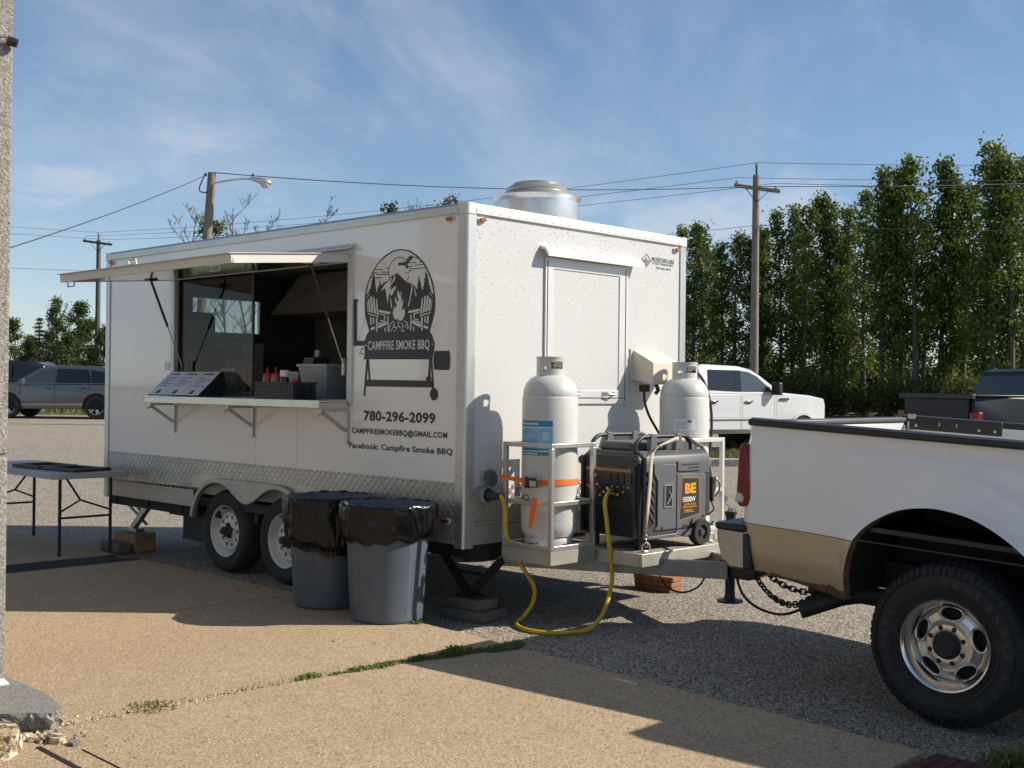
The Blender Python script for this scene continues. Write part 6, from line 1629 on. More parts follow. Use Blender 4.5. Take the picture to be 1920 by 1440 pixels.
# cab and front end (mostly outside the picture)
CW0 = [(XF + .02, .62), (XF + .02, 1.36), (2.95, 1.32), (3.95, 1.22), (4.25, 1.05), (4.28, .60), (4.05, .55), (4.02, .80), (3.85, .95), (3.6, 1.0), (3.35, .95), (3.18, .80), (3.15, .50), (XF + .02, .50)]
b = MB(); b.prism(CW0, 0.012, KW - .012, 'y'); b.build('cab_body', m_truckw, pk, bevel=.03, seg=3)
def frustum(prof, z0, z1, w0, w1, inset=0.0):
    """profile in x,z; half width shrinks linearly from w0 at z0 to w1 at z1"""
    def hw(z): t = (z - z0) / (z1 - z0); return w0 + (w1 - w0) * t + inset
    n = len(prof); b = MB()
    vs = [(x, KW / 2 - hw(z), z) for x, z in prof] + [(x, KW / 2 + hw(z), z) for x, z in prof]
    fs = [tuple(range(n)), tuple(reversed(range(n, 2 * n)))] + [(i, (i + 1) % n, (i + 1) % n + n, i + n)[::-1] for i in range(n)]
    b.add(vs, fs); return b
frustum([(XF + .03, 1.34), (XF + .12, 1.90), (XF + .25, 1.95), (2.25, 1.95), (2.45, 1.90), (3.0, 1.32)], 1.34, 1.95, KW / 2 - .02, KW / 2 - .17).build('cab_roof', m_truckw, pk, bevel=.03, seg=3)
frustum([(XF + .22, 1.40), (XF + .26, 1.82), (1.70, 1.84), (1.70, 1.38)], 1.34, 1.95, KW / 2 - .02, KW / 2 - .17, .006).build('rear_side_window', m_gdark, pk)
frustum([(1.80, 1.38), (1.80, 1.84), (2.30, 1.84), (2.78, 1.38)], 1.34, 1.95, KW / 2 - .02, KW / 2 - .17, .006).build('front_side_window', m_gdark, pk)
b = MB(); b.box(1.74, 1.748, -.0, .012, .62, 1.34); b.build('door_gap', m_kprint, pk)
b = MB(); b.box(2.72, 2.86, -.28, -.02, 1.28, 1.55); b.build('wing_mirror', m_black, pk, bevel=.03)
# safety chains and breakaway wiring under the hitch
KMX = Matrix.Translation((2.093, 5.862, -.08)) @ Matrix.Rotation(-.7493, 4, 'Z') @ Matrix.Rotation(R(2.8), 4, 'Y')
Tinv = (Matrix.Translation(T0) @ Matrix.Rotation(YAW, 4, 'Z')).inverted()
def K2T(x, y, z): return tuple(Tinv @ (KMX @ Vector((x, y, z))))
ca = (1.42, 1.10, .37); cb = K2T(-1.10, KW / 2 - .22, .50)
def sag(p, q, s, n=14):
    p, q = Vector(p), Vector(q); return [tuple(p.lerp(q, k / n) - Vector((0, 0, s * 4 * (k / n) * (1 - k / n)))) for k in range(n + 1)]
chain('safety_chain', sag((1.48, 1.16, .40), K2T(-.92, KW / 2 - .42, .50), .17), m_chassis, 'heavy dark safety chain sagging under the hitch, nearer one', .006, .026, .016)
chain('safety_chain', sag((1.48, 1.28, .40), K2T(-1.00, KW / 2 + .10, .50), .14), m_chassis, 'heavy dark safety chain sagging under the hitch, farther one', .006, .026, .016)
b = MB(); b.tube([TW(*p) for p in catmull([(1.35, 1.17, .36), (1.42, 1.14, .25), (1.55, 1.12, .18), (1.75, 1.10, .17), (1.95, 1.08, .27), K2T(-1.03, KW / 2 - .35, .45)], 8)], .009, 8)
tag(b.build('trailer_wiring', m_hose, smooth=60), 'black trailer wiring loop hanging from the coupler', 'cable')
b = MB(); b.tube([TW(*p) for p in catmull([(.86, .98, .35), (.92, 1.0, .25), (1.02, 1.04, .22), (1.12, 1.08, .27), (1.15, 1.12, .35)], 8)], .007, 6)
tag(b.build('brake_wire', m_hose, smooth=60), 'thin black wire loop drooping under the tongue beam', 'cable')

# ================================================================ BACKGROUND VEHICLES
def car_wheel_meshes(r, spokes=5, w=.22):
    ty = MB().lathe([(r * .64, .02), (r * .70, .0), (r * .93, .0), (r * .99, .02), (r, .06), (r, w - .04), (r * .95, w), (r * .6, w)], 36).mesh('tyre', 40)
    rm = MB(); rm.lathe([(r * .60, .05), (r * .62, .012), (r * .66, .008), (r * .665, .03)], 36)
    for k in range(spokes):
        for off in (-.10, .10):
            a = 2 * PI * k / spokes + off; a2 = 2 * PI * k / spokes + off * 1.9
            p0 = Vector((math.cos(a) * r * .10, math.sin(a) * r * .10, .025)); p1 = Vector((math.cos(a2) * r * .63, math.sin(a2) * r * .63, .018))
            rm.bar(p0, p1, r * .11, .02)
    rm.lathe([(0, .012), (r * .14, .012), (r * .16, .03), (0, .05)], 18)
    bk_ = MB().lathe([(0, .06), (r * .62, .07)], 24).mesh('back')
    out = [ty, rm.mesh('rim', 40), bk_]
    for me in out: me.transform(MW); me.flip_normals()
    return out
m_cavity = mat('wheel_cavity', (0.01, 0.01, 0.01), 0.9)
m_carrim = mat('car_alloy', (0.5, 0.5, 0.5), 0.3, 0.8)
def vehicle(name, label, loc, rz, spec):
    """x forward, y: -w/2 is the right-hand side, z up from the ground; symmetric body"""
    V = thing(name, label, spec['cat'], loc, rz)
    paint = spec['paint']; w = spec['w'] / 2
    def hwb(z):                                   # body half width: tucks in low down, leans in above the belt line
        zb = spec['belt']
        t = (z - .45) / (zb - .45)
        return w - .05 * max(0, (.55 - t)) ** 1.2 - .035 * max(0, t - .55)
    def sheetside(poly, inset, nm, m, parent, both=True, thick=.02):
        for s in ((-1, 1) if both else (-1,)):
            b = MB(); n = len(poly)
            vs = [(x, s * (hw_all(z) + inset), z) for x, z in poly] + [(x, s * (hw_all(z) + inset - thick), z) for x, z in poly]
            fs = [tuple(range(n)), tuple(reversed(range(n, 2 * n)))] + [(i, (i + 1) % n, (i + 1) % n + n, i + n) for i in range(n)]
            b.add(vs, fs); b.build(nm, m, parent)
    def hw_all(z):
        if z <= spec['belt']: return hwb(z)
        t = (z - spec['belt']) / (spec['roof'] - spec['belt'])
        return hwb(spec['belt']) - .015 - (spec['lean']) * t - .03 * max(0, t - .85) * 6
    def loft(prof, nm, m, bev, parent=V, ins=0.0):
        # cross-sections follow hw_all; slice polygon edges finely in z for a curved flank
        pts = []
        for (a, c) in zip(prof, prof[1:] + prof[:1]):
            n = max(1, int(abs(c[1] - a[1]) / .12))
            for k in range(n): pts.append((a[0] + (c[0] - a[0]) * k / n, a[1] + (c[1] - a[1]) * k / n))
        n = len(pts); b = MB()
        def hwx(x, z):
            h = hw_all(z) + ins
            for xe, sgn in ((spec['xf'], 1), (spec['xr'], -1)):
                d = (xe - x) * sgn
                if d < .45: h -= .16 * ((.45 - d) / .45) ** 2
            return h
        vs = [(x, -hwx(x, z), z) for x, z in pts] + [(x, hwx(x, z), z) for x, z in pts]
        fs = [(i, (i + 1) % n, (i + 1) % n + n, i + n)[::-1] for i in range(n)]
        b.add(vs, fs)
        # flanks: grid fill of the outline through vertical columns
        b.add([(x, -hwx(x, z), z) for x, z in pts], [tuple(range(n))]); b.add([(x, hwx(x, z), z) for x, z in pts], [tuple(reversed(range(n)))])
        return b.build(nm, m, parent, bevel=bev, seg=3)
    body = loft(spec['body'], 'body', paint, .035)
    loft(spec['house'], 'greenhouse', paint, .03)
    for poly, m in spec['windows']: sheetside(poly, .006, 'side_window', m, V)
    for poly in spec.get('pillars', ()): sheetside(poly, .004, 'pillar', m_gdark, V)
    for nm, (xa, za), (xb, zb) in spec['screens']:
        b = MB(); i_ = .07; nrm = Vector((zb - za, 0, xa - xb)).normalized() * spec.get('scr', 1)
        if nm == 'rear_window': nrm = -nrm
        vs = []
        for x, z in ((xa, za), (xb, zb)):
            h = hw_all(z) - i_
            vs += [Vector((x, -h, z)) + nrm * .012, Vector((x, h, z)) + nrm * .012]
        vs2 = [v_ - nrm * .02 for v_ in vs]
        b.add(vs + vs2, [(0, 1, 3, 2), (4, 6, 7, 5), (0, 4, 5, 1), (1, 5, 7, 3), (3, 7, 6, 2), (2, 6, 4, 0)]); b.build(nm, m_gdark, V)
    ty, rm, bk_ = car_wheel_meshes(spec['wr'], spec.get('spokes', 5))
    for x in spec['axles']:
        b = MB(); ra = spec['wr'] * 1.16
        b.prism(arc(x, spec['wr'], ra, 0, 180, 18) + [(x - ra, .30), (x + ra, .30)], -w + .004, w - .004, 'y'); b.build('wheel_house', m_cavity, V)
        for s in (-1, 1):
            o = mesh_obj('wheel', ty, m_tyre, V); o.location = (x, s * (w - .002), spec['wr']); o.rotation_euler = (0, 0, 0 if s < 0 else PI)
            mesh_obj('rim', rm, m_carrim, o); mesh_obj('brake', bk_, m_cavity, o)
        if spec.get('lip'):
            ro = ra + .05
            lp = arc(x, spec['wr'], ro, 4, 176, 18); li = arc(x, spec['wr'], ra - .005, 4, 176, 18)
            for s in (-1, 1):
                b = MB(); b.prism(lp + li[::-1], s * (w - .02), s * (w + .018), 'y'); b.build('wheel_lip', spec['lip'], V)
    for x in spec.get('gaps', ()):
        for s in (-1, 1):
            b = MB(); vs = []
            zz = [spec['sill'] + (spec['belt'] - spec['sill']) * k / 5 for k in range(6)]
            for z in zz: vs += [(x - .005, s * (hw_all(z) + .0025), z), (x + .005, s * (hw_all(z) + .0025), z)]
            b.add(vs, [(2 * k, 2 * k + 1, 2 * k + 3, 2 * k + 2) for k in range(5)]); b.build('door_gap', m_kprint, V)
    for x, z in spec.get('handles', ()):
        for s in (-1, 1):
            b = MB(); y = s * (hw_all(z) + .018); b.box(x - .11, x + .11, min(y, y - s * .03), max(y, y - s * .03), z - .018, z + .018); b.build('door_handle', spec.get('handle_m', m_chrome), V, bevel=.008)
            b = MB(); y = s * (hw_all(z) + .004); b.box(x - .08, x + .06, min(y, y - s * .01), max(y, y - s * .01), z - .04, z - .015); b.build('handle_cup', m_cavity, V)
    if 'trim' in spec:
        for nm, poly, m in spec['trim']: sheetside(poly, .012, nm, m, V)
    if 'mirror' in spec:
        x, z = spec['mirror']
        for s in (-1, 1):
            b = MB(); h = hw_all(z); y0, y1 = s * (h + .02), s * (h + .24); b.box(x - .06, x + .07, min(y0, y1), max(y0, y1), z - .03, z + spec.get('mh', .17)); b.build('wing_mirror', spec.get('mirror_m', m_black), V, bevel=.03)
    for nm, x0, x1, y0, y1, z0, z1, m in spec.get('boxes', ()):
        for s in (-1, 1):
            b = MB(); a, c = s * y0, s * y1; b.box(x0, x1, min(a, c), max(a, c), z0, z1); b.build(nm, m, V, bevel=.012)
    for nm, x0, x1, y0, y1, z0, z1, m in spec.get('mids', ()):
        b = MB(); b.box(x0, x1, y0, y1, z0, z1); b.build(nm, m, V, bevel=.012)
    return V
def body_with_arches(pts_top, x_front, x_rear, axles, wr, sill):
    """closed outline: bottom edge with wheel openings, then the given top line from front to rear"""
    p = []; ra = wr * 1.14
    p.append((x_rear, sill + .12)); 
    for x in sorted(axles):
        p += [(x - ra, sill)] + [(x + ra * math.cos(R(a)), wr + ra * math.sin(R(a))) for a in range(165, 14, -15)] + [(x + ra, sill)]
    p.append((x_front, sill + .10))
    return p + pts_top
# grey SUV
pg = mat('grey_car_paint', (0.12, 0.127, 0.147), 0.22, 0.5, coat=0.6)
spec = dict(cat='car', paint=pg, w=1.93, belt=1.10, roof=1.72, lean=.17, xf=2.42, xr=-2.42, sill=.30, wr=.38, axles=(1.42, -1.42), lip=None,
    body=body_with_arches([(2.42, .75), (2.36, .88), (1.95, 1.02), (1.25, 1.12), (-2.2, 1.12), (-2.38, 1.08), (-2.42, .7)], 2.38, -2.38, (1.42, -1.42), .38, .30),
    house=[(1.30, 1.09), (.55, 1.55), (.30, 1.66), (-.20, 1.72), (-1.40, 1.69), (-2.0, 1.60), (-2.18, 1.42), (-2.36, 1.09)],
    windows=[([(.95, 1.13), (.42, 1.50), (.12, 1.585), (-.05, 1.59), (-.05, 1.13)], m_win), ([(-.12, 1.13), (-.12, 1.60), (-1.12, 1.58), (-1.20, 1.14)], m_gdark), ([(-1.27, 1.15), (-1.20, 1.57), (-1.72, 1.50), (-2.02, 1.30), (-2.08, 1.17)], m_gdark)],
    screens=[('windscreen', (1.22, 1.14), (.50, 1.58)), ('rear_window', (-2.32, 1.14), (-2.06, 1.56))], gaps=(1.02, -.08, -1.18), handles=((.10, .98), (-1.0, 1.0)), mirror=(.88, 1.10), mirror_m=pg, handle_m=pg,
    trim=[('belt_chrome', [(1.02, 1.108), (-2.05, 1.128), (-2.05, 1.148), (1.02, 1.126)], m_chrome), ('sill_moulding', [(1.0, .42), (-1.0, .42), (-1.0, .50), (1.0, .47)], m_chrome)],
    boxes=[('head_lamp', 2.18, 2.40, .55, .88, .74, .86, m_clear), ('tail_lamp', -2.44, -2.22, .60, .90, .95, 1.10, m_red)],
    mids=[('front_bumper', 2.36, 2.45, -.85, .85, .35, .62, m_black), ('roof_fin', -1.75, -1.6, -.02, .02, 1.62, 1.72, pg)])
suv = vehicle('suv_car', 'dark grey metallic SUV parked left of the trailer', (-14.75, 39.3, gz(-15, 39.3)), PI, spec)
# black SUV behind it
pb = mat('black_car_paint', (0.014, 0.015, 0.018), 0.18, 0.2, coat=0.6)
spec2 = dict(spec); spec2.update(paint=pb, roof=1.88, belt=1.16, mirror_m=pb, handle_m=pb,
    house=[(1.42, 1.13), (.70, 1.70), (.40, 1.82), (-.40, 1.88), (-1.90, 1.84), (-2.20, 1.70), (-2.38, 1.13)],
    windows=[([(1.05, 1.19), (.55, 1.64), (.20, 1.72), (-.02, 1.73), (-.02, 1.19)], m_gdark), ([(-.10, 1.19), (-.10, 1.74), (-1.05, 1.73), (-1.05, 1.19)], m_gdark), ([(-1.15, 1.19), (-1.15, 1.73), (-1.95, 1.68), (-2.15, 1.22)], m_gdark)],
    screens=[('windscreen', (1.34, 1.20), (.64, 1.74)), ('rear_window', (-2.34, 1.2), (-2.22, 1.66))],
    trim=[('window_chrome', [(.60, 1.70), (.54, 1.70), (1.08, 1.17), (1.14, 1.17)], m_chrome), ('belt_chrome', [(1.1, 1.155), (-2.1, 1.155), (-2.1, 1.18), (1.1, 1.18)], m_chrome)], mids=[('front_bumper', 2.36, 2.45, -.85, .85, .35, .62, m_black)])
vehicle('suv_car', 'black SUV mostly hidden behind the grey one', (-19.75, 45.6, gz(-20, 45) + .05), PI, spec2)
# white crew-cab pickup beyond the kerb
pw = mat('white_car_paint', (0.55, 0.56, 0.58), 0.2, 0.0, coat=0.5)
belt = 1.31
spec3 = dict(cat='pickup', paint=pw, w=2.03, belt=belt, roof=1.93, lean=.19, xf=2.95, xr=-2.95, sill=.50, wr=.41, axles=(1.98, -1.72), lip=pw, spokes=6,
    body=body_with_arches([(2.95, .80), (2.93, 1.12), (2.80, 1.24), (2.2, 1.31), (1.35, 1.36), (.9, 1.34), (-1.20, 1.34), (-1.22, 1.40), (-2.92, 1.42), (-2.95, .8)], 2.9, -2.9, (1.98, -1.72), .41, .50),
    house=[(1.38, 1.31), (.72, 1.72), (.45, 1.85), (.10, 1.91), (-.95, 1.93), (-1.14, 1.88), (-1.22, 1.32)],
    windows=[([(1.02, 1.37), (.98, 1.42), (.60, 1.70), (.36, 1.79), (.10, 1.815), (.02, 1.37)], m_win), ([(-.12, 1.37), (-.08, 1.82), (-.85, 1.82), (-1.0, 1.40)], m_gdark)],
    pillars=([(.02, 1.37), (.09, 1.82), (-.07, 1.82), (-.11, 1.37)],),
    screens=[('windscreen', (1.34, 1.36), (.68, 1.77)), ('rear_window', (-1.23, 1.38), (-1.17, 1.80))], gaps=(1.10, .0, -1.05), handles=((.22, 1.17), (-.85, 1.17)), mirror=(.98, 1.34), mh=.24,
    trim=[('fender_badge', [(1.22, 1.20), (1.50, 1.20), (1.50, 1.245), (1.22, 1.245)], m_dark), ('body_crease', [(1.1, .80), (-1.1, .80), (-1.1, .86), (1.1, .84)], pw), ('mud_skirt', [(1.4, .52), (-1.2, .52), (-1.2, .60), (1.4, .58)], m_chrome)],
    boxes=[('head_lamp', 2.70, 2.945, .50, .82, .98, 1.14, m_clear), ('tail_lamp', -2.97, -2.90, .82, .99, .95, 1.30, m_red)],
    mids=[('grille', 2.93, 2.97, -.6, .6, .85, 1.14, m_dark), ('front_bumper', 2.80, 3.02, -.95, .95, .55, .78, m_chrome), ('rear_bumper', -3.08, -2.92, -.95, .95, .58, .75, m_chrome), ('roof_antenna', -.5, -.35, -.02, .02, 1.92, 1.99, pw), ('bed_floor', -2.88, -1.25, -.8, .8, .90, .93, m_black)])
vehicle('white_pickup', 'white crew cab pickup parked beyond the tongue tanks', (4.18, 25.7, gz(4.2, 25.7) - .02), R(38), spec3)
# black pickup at the right
spec4 = dict(spec3); pb2 = mat('black_truck_paint', (0.007, 0.008, 0.010), 0.3, 0.0, coat=0.0, spec=0.28)
spec4.update(paint=pb2, lip=pb2, windows=[(p, m_gdark) for p, m in spec3['windows']], trim=[], mids=[('grille', 2.93, 2.97, -.6, .6, .85, 1.14, m_dark), ('front_bumper', 2.80, 3.02, -.95, .95, .55, .78, m_black), ('rear_bumper', -3.08, -2.92, -.95, .95, .55, .72, m_black), ('tailgate', -2.99, -2.945, -.80, .80, .80, 1.36, pb2), ('tailgate_spoiler', -3.03, -2.93, -.92, .92, 1.36, 1.45, m_black), ('bed_cover', -2.9, -1.26, -.9, .9, 1.405, 1.44, m_black)],
    boxes=[('head_lamp', 2.70, 2.945, .50, .82, .98, 1.14, m_clear), ('tail_lamp', -2.985, -2.84, .82, 1.0, .85, 1.13, m_red)])
vehicle('black_pickup', 'black pickup with tinted windows seen from its tail at the right edge', (10.44, 22.87, gz(10.4, 22.9) - .04), R(23), spec4)
# ================================================================ TREES
import numpy as np
rng = np.random.default_rng(12)
m_bark = mat('aspen_bark', (0.10, 0.09, 0.07), 0.85, var=0.3, vscale=6, bump=.3, bscale=25)
m_barkd = mat('dark_bark', (0.07, 0.058, 0.045), 0.9, var=0.3, vscale=6)
m_greyb = mat('grey_dead_bark', (0.15, 0.13, 0.115), 0.9, var=0.2, vscale=6)
m_leaf = leaf_mat('aspen_leaves', (0.032, 0.066, 0.014), (0.17, 0.215, 0.042), 0.45)
m_leafy = leaf_mat('shrub_leaves', (0.022, 0.042, 0.010), (0.12, 0.125, 0.026), 0.4)
m_spruce = leaf_mat('spruce_needles', (0.016, 0.035, 0.016), (0.05, 0.085, 0.035), 0.15)
def leaf_cloud(name, cents, sizes, m, up_bias=0.3, aspect=.8):
    n = len(cents)
    nrm = rng.normal(size=(n, 3)); nrm[:, 2] += up_bias; nrm /= np.linalg.norm(nrm, axis=1)[:, None]
    ref = rng.normal(size=(n, 3)); u = np.cross(nrm, ref); u /= np.linalg.norm(u, axis=1)[:, None]; w = np.cross(nrm, u)
    s = sizes[:, None]
    v = np.stack([cents - u * s, cents - w * s * aspect, cents + u * s, cents + w * s * aspect], 1).reshape(-1, 3)
    me = bpy.data.meshes.new(name)
    me.vertices.add(4 * n); me.vertices.foreach_set('co', v.ravel().astype(np.float32))
    me.loops.add(4 * n); me.loops.foreach_set('vertex_index', np.arange(4 * n, dtype=np.int32))
    me.polygons.add(n); me.polygons.foreach_set('loop_start', np.arange(0, 4 * n, 4, dtype=np.int32))
    me.update(); me.validate()
    me.materials.append(m)
    return me
def aspen_meshes(h, rad, nleaf, seed, base=.30, lsize=.085, lm=None):
    r_ = random.Random(seed); b = MB()
    bend = [(r_.uniform(-.3, .3), r_.uniform(-.3, .3)) for _ in range(3)]
    def tp(t): return Vector((bend[0][0] * math.sin(t * 2.2) + bend[1][0] * t * t, bend[0][1] * math.sin(t * 2.2) + bend[1][1] * t * t, h * t))
    b.tube([tp(k / 9) for k in range(10)], [(.10 + h * .004) * (1 - .93 * k / 9) for k in range(10)], 7)
    cl = []
    nb = 46
    for k in range(nb):
        t = base + (1 - base) * (k + r_.random()) / nb
        if t > .985: t = .985
        p = tp(t); a = r_.uniform(0, 2 * PI)
        tt = (t - base) / (1 - base)
        ln = rad * (1.0 - .80 * tt ** 1.35) * (0.5 + .5 * min(1, tt * 4 + .3)) * r_.uniform(.55, 1.1)
        e = p + Vector((math.cos(a) * ln, math.sin(a) * ln, ln * r_.uniform(.35, .9)))
        mid = p.lerp(e, .5) + Vector((0, 0, ln * .06))
        b.tube([p, mid, e], [.028 * (1 - .6 * t), .016, .006], 4)
        q = 3 if tt < .25 else 4
        for s_ in range(q):
            f_ = r_.uniform(.35, 1.1); cl.append((p.lerp(e, f_), r_.uniform(.16, .34) * (1 - .3 * tt)))
    for k in range(8): cl.append((tp(.90 + .10 * r_.random()) + Vector((r_.uniform(-.12, .12), r_.uniform(-.12, .12), r_.uniform(0, .2))), .16))
    tm = b.mesh('trunk', 60); tm.materials.append(m_bark)
    C_ = np.array([tuple(c) for c, _ in cl]); S_ = np.array([s for _, s in cl])
    wts = S_ ** 1.5; wts /= wts.sum()
    idx = rng.choice(len(cl), nleaf, p=wts)
    pts = C_[idx] + rng.normal(size=(nleaf, 3)) * S_[idx][:, None] * np.array([1, 1, .85])
    cm_ = leaf_cloud('crown', pts, rng.uniform(.55, 1.15, nleaf) * lsize, lm or m_leaf)
    return tm, cm_, h
def shrub_meshes(h, rad, n, seed, m, lsize=.08):
    r_ = random.Random(seed); b = MB(); cl = []
    for k in range(9):
        a = r_.uniform(0, 2 * PI); d = rad * r_.uniform(.2, .9); hh = h * r_.uniform(.5, 1)
        e = Vector((math.cos(a) * d, math.sin(a) * d, hh)); b.tube([(0.1 * math.cos(a), .1 * math.sin(a), 0), e * .55 + Vector((0, 0, .1)), e], [.03, .018, .005], 4)
        for s_ in range(6): cl.append((e * r_.uniform(.25, 1.0) + Vector((r_.uniform(-.3, .3), r_.uniform(-.3, .3), 0)), r_.uniform(.2, .42)))
    C_ = np.array([tuple(c) for c, _ in cl]); S_ = np.array([s for _, s in cl]); idx = rng.choice(len(cl), n)
    pts = C_[idx] + rng.normal(size=(n, 3)) * S_[idx][:, None]; pts[:, 2] = np.abs(pts[:, 2])
    tm = b.mesh('stems', 60); tm.materials.append(m_barkd)
    return tm, leaf_cloud('foliage', pts, rng.uniform(.6, 1.2, n) * lsize, m)
def spruce_meshes(h, rad, n, seed):
    r_ = random.Random(seed); b = MB(); b.tube([(0, 0, 0), (0, 0, h * .5), (0, 0, h)], [.14, .08, .01], 7)
    P = []
    lev = int(h * 3.2)
    for k in range(lev):
        t = (k + .3) / lev; z = h * (.06 + .93 * t); ln = rad * (1 - t) ** .85 + .08
        for j in range(9):
            a = r_.uniform(0, 2 * PI); l2 = ln * r_.uniform(.75, 1.1)
            e = Vector((math.cos(a) * l2, math.sin(a) * l2, z - l2 * .28)); b.tube([(0, 0, z), e], [.014, .004], 3)
            for s_ in range(max(4, int(n / (lev * 9)))):
                f_ = r_.random() ** .7; w_ = .10 + .10 * f_ * l2
                P.append((e.x * f_ + r_.gauss(0, w_), e.y * f_ + r_.gauss(0, w_), z + (e.z - z) * f_ + r_.gauss(0, .05) + .05))
    P = np.array(P)
    tm = b.mesh('trunk', 60); tm.materials.append(m_barkd)
    return tm, leaf_cloud('crown', P, rng.uniform(.04, .09, len(P)), m_spruce, .6, .4)
def bare_meshes(h, seed, leafy=0):
    r_ = random.Random(seed); b = MB(); tips = []
    def grow(p, d, ln, rad, lv):
        n = 4; pts = [p]; q = p.copy(); dd = d.copy()
        for k in range(n):
            dd = (dd + Vector((r_.gauss(0, .12), r_.gauss(0, .12), .06))).normalized(); q = q + dd * ln / n; pts.append(q.copy())
        b.tube(pts, [max(.011, rad * (1 - .75 * k / n)) for k in range(n + 1)], 5 if lv < 2 else 3)
        tips.append(q.copy())
        if lv >= 3: return
        nb = (20, 9, 5)[lv]
        for k in range(nb):
            t = r_.uniform(.22 if lv else .30, .98); i = min(n - 1, int(t * n)); pp = pts[i].lerp(pts[i + 1], t * n - i)
            a = r_.uniform(0, 2 * PI); side = Vector((math.cos(a), math.sin(a), r_.uniform(.5, 1.1))).normalized()
            grow(pp, (dd * .35 + side).normalized(), ln * r_.uniform(.20, .36) * (1.15 - .5 * t) * (.7 if lv == 0 else 1), rad * .38 * (1.2 - .6 * t), lv + 1)
    grow(Vector((0, 0, 0)), Vector((0, 0, 1)), h, .09, 0)
    tm = b.mesh('trunk'); tm.materials.append(m_greyb)
    zmax = max(q.co.z for q in tm.vertices); k_ = h / zmax; tm.transform(Matrix.Diagonal((k_, k_, k_, 1))); tips = [q * k_ for q in tips]
    cm_ = None
    if leafy:
        top = sorted(tips, key=lambda q: -q.z)[:60]; idx = rng.integers(0, len(top), leafy); C_ = np.array([tuple(q) for q in top])
        cm_ = leaf_cloud('crown', C_[idx] + rng.normal(size=(leafy, 3)) * .2 - np.array([0, 0, .3]), rng.uniform(.05, .10, leafy), m_leafy)
    return tm, cm_
def ray_at(px, py, Y):                        # world point on a photo-plane direction at distance Y (used to lay out the tree line)
    u = (px - 960) / 2243.0; v_ = -(py - 720) / 2243.0
    return Vector((u * Y, Y, 1.563 + (v_ + .0119 * u + .0031) * Y))
def put_tree(name, meshes, x, y, z, s, label, group, rz=0.0, sxy=1.0, cat='tree', parts=('trunk', 'crown')):
    T = thing(name, label, cat, (x, y, z), rz, group)
    for nm, me in zip(parts, meshes):
        if me is None: continue
        o = bpy.data.objects.new(nm, me); COL.objects.link(o); o.parent = T; o.scale = (s * sxy, s * sxy, s)
    return T
AV = [aspen_meshes(10.0, 1.25, 4700, 100 + k, base=.12 + .07 * (k % 3), lsize=.080) for k in range(6)]
random.seed(42)
tops = [(60, 540), (125, 530), (190, 560), (270, 620), (350, 575), (430, 600), (500, 545), (590, 450), (650, 430), (700, 430), (810, 375), (890, 400), (940, 430), (1050, 350), (1140, 225), (1200, 340), (1270, 225), (1330, 150), (1460, 165), (1510, 240), (1580, 300), (1680, 85), (1740, 160), (1850, 155), (1905, 150)]
names = ['first', 'second', 'third', 'fourth', 'fifth', 'sixth', 'seventh', 'eighth', 'ninth', 'tenth', 'eleventh', 'twelfth', 'thirteenth', 'fourteenth', 'fifteenth', 'sixteenth', 'seventeenth', 'eighteenth', 'nineteenth', 'twentieth', 'twenty-first', 'twenty-second', 'twenty-third', 'twenty-fourth', 'twenty-fifth']
for i, (tx, ty_) in enumerate(tops):
    px, py = 1260 + tx / 2.909, 240 + ty_ / 2.909
    Y = 66 - 14 * i / len(tops) + random.uniform(-1.5, 1.5)
    p = ray_at(px, py, Y); base_z = .40
    lab = 'tall slender aspen in the row on the right, ' + names[i] + ' treetop from the trailer edge'
    if tx == 1680: lab = 'tallest aspen of the row on the right'
    put_tree('aspen_tree', AV[i % 6][:2], p.x, Y, base_z, (p.z - base_z) / 10.15, lab, 'aspens in the row on the right', random.uniform(0, 6.28), 1.0 + random.uniform(-.12, .15))
# second rank filling the row behind, plus trees continuing past both ends
k = 0
for i in range(10):
    px = 1275 + i * 74 + random.uniform(-14, 14); base_top = 470 - (px - 1275) * .20
    Y = 71 - 12 * i / 10 + random.uniform(-1, 2); p = ray_at(px, base_top + random.uniform(0, 60), Y)
    put_tree('aspen_tree', AV[(i * 5 + 2) % 6][:2], p.x, Y, .40, max(4, p.z - .4) / 10.15, 'aspen standing behind the front row, ' + names[i] + ' of the rear rank from the trailer', 'aspens of the rear rank', random.uniform(0, 6.28), 1.1)
SH = [shrub_meshes(2.6, 1.5, 3200, 300 + k_, m_leafy, .075) for k_ in range(3)]
for i in range(15):
    px = 1275 + i * 48 + random.uniform(-10, 10); Y = 61 - 12 * i / 15 + random.uniform(-1, 1); p = ray_at(px, 700, Y)
    put_tree('understorey_shrub', SH[i % 3], p.x, Y, .40, random.uniform(.45, .95), 'leafy shrub under the aspen trunks, ' + names[i] + ' from the trailer', 'understorey shrubs below the aspens', random.uniform(0, 6.28), 1.15, 'shrub', ('stems', 'foliage'))
for i in range(16):
    px = 1262 + i * 46 + random.uniform(-12, 12); Y = 74 - 8 * i / 16 + random.uniform(-1, 1); p = ray_at(px, 700, Y)
    put_tree('understorey_shrub', SH[(i * 2 + 1) % 3], p.x, Y, .40, random.uniform(.9, 1.35), 'dark shrub far behind the aspen trunks, ' + names[i] + ' from the trailer', 'shrubs behind the aspen rows', random.uniform(0, 6.28), 1.4, 'shrub', ('stems', 'foliage'))
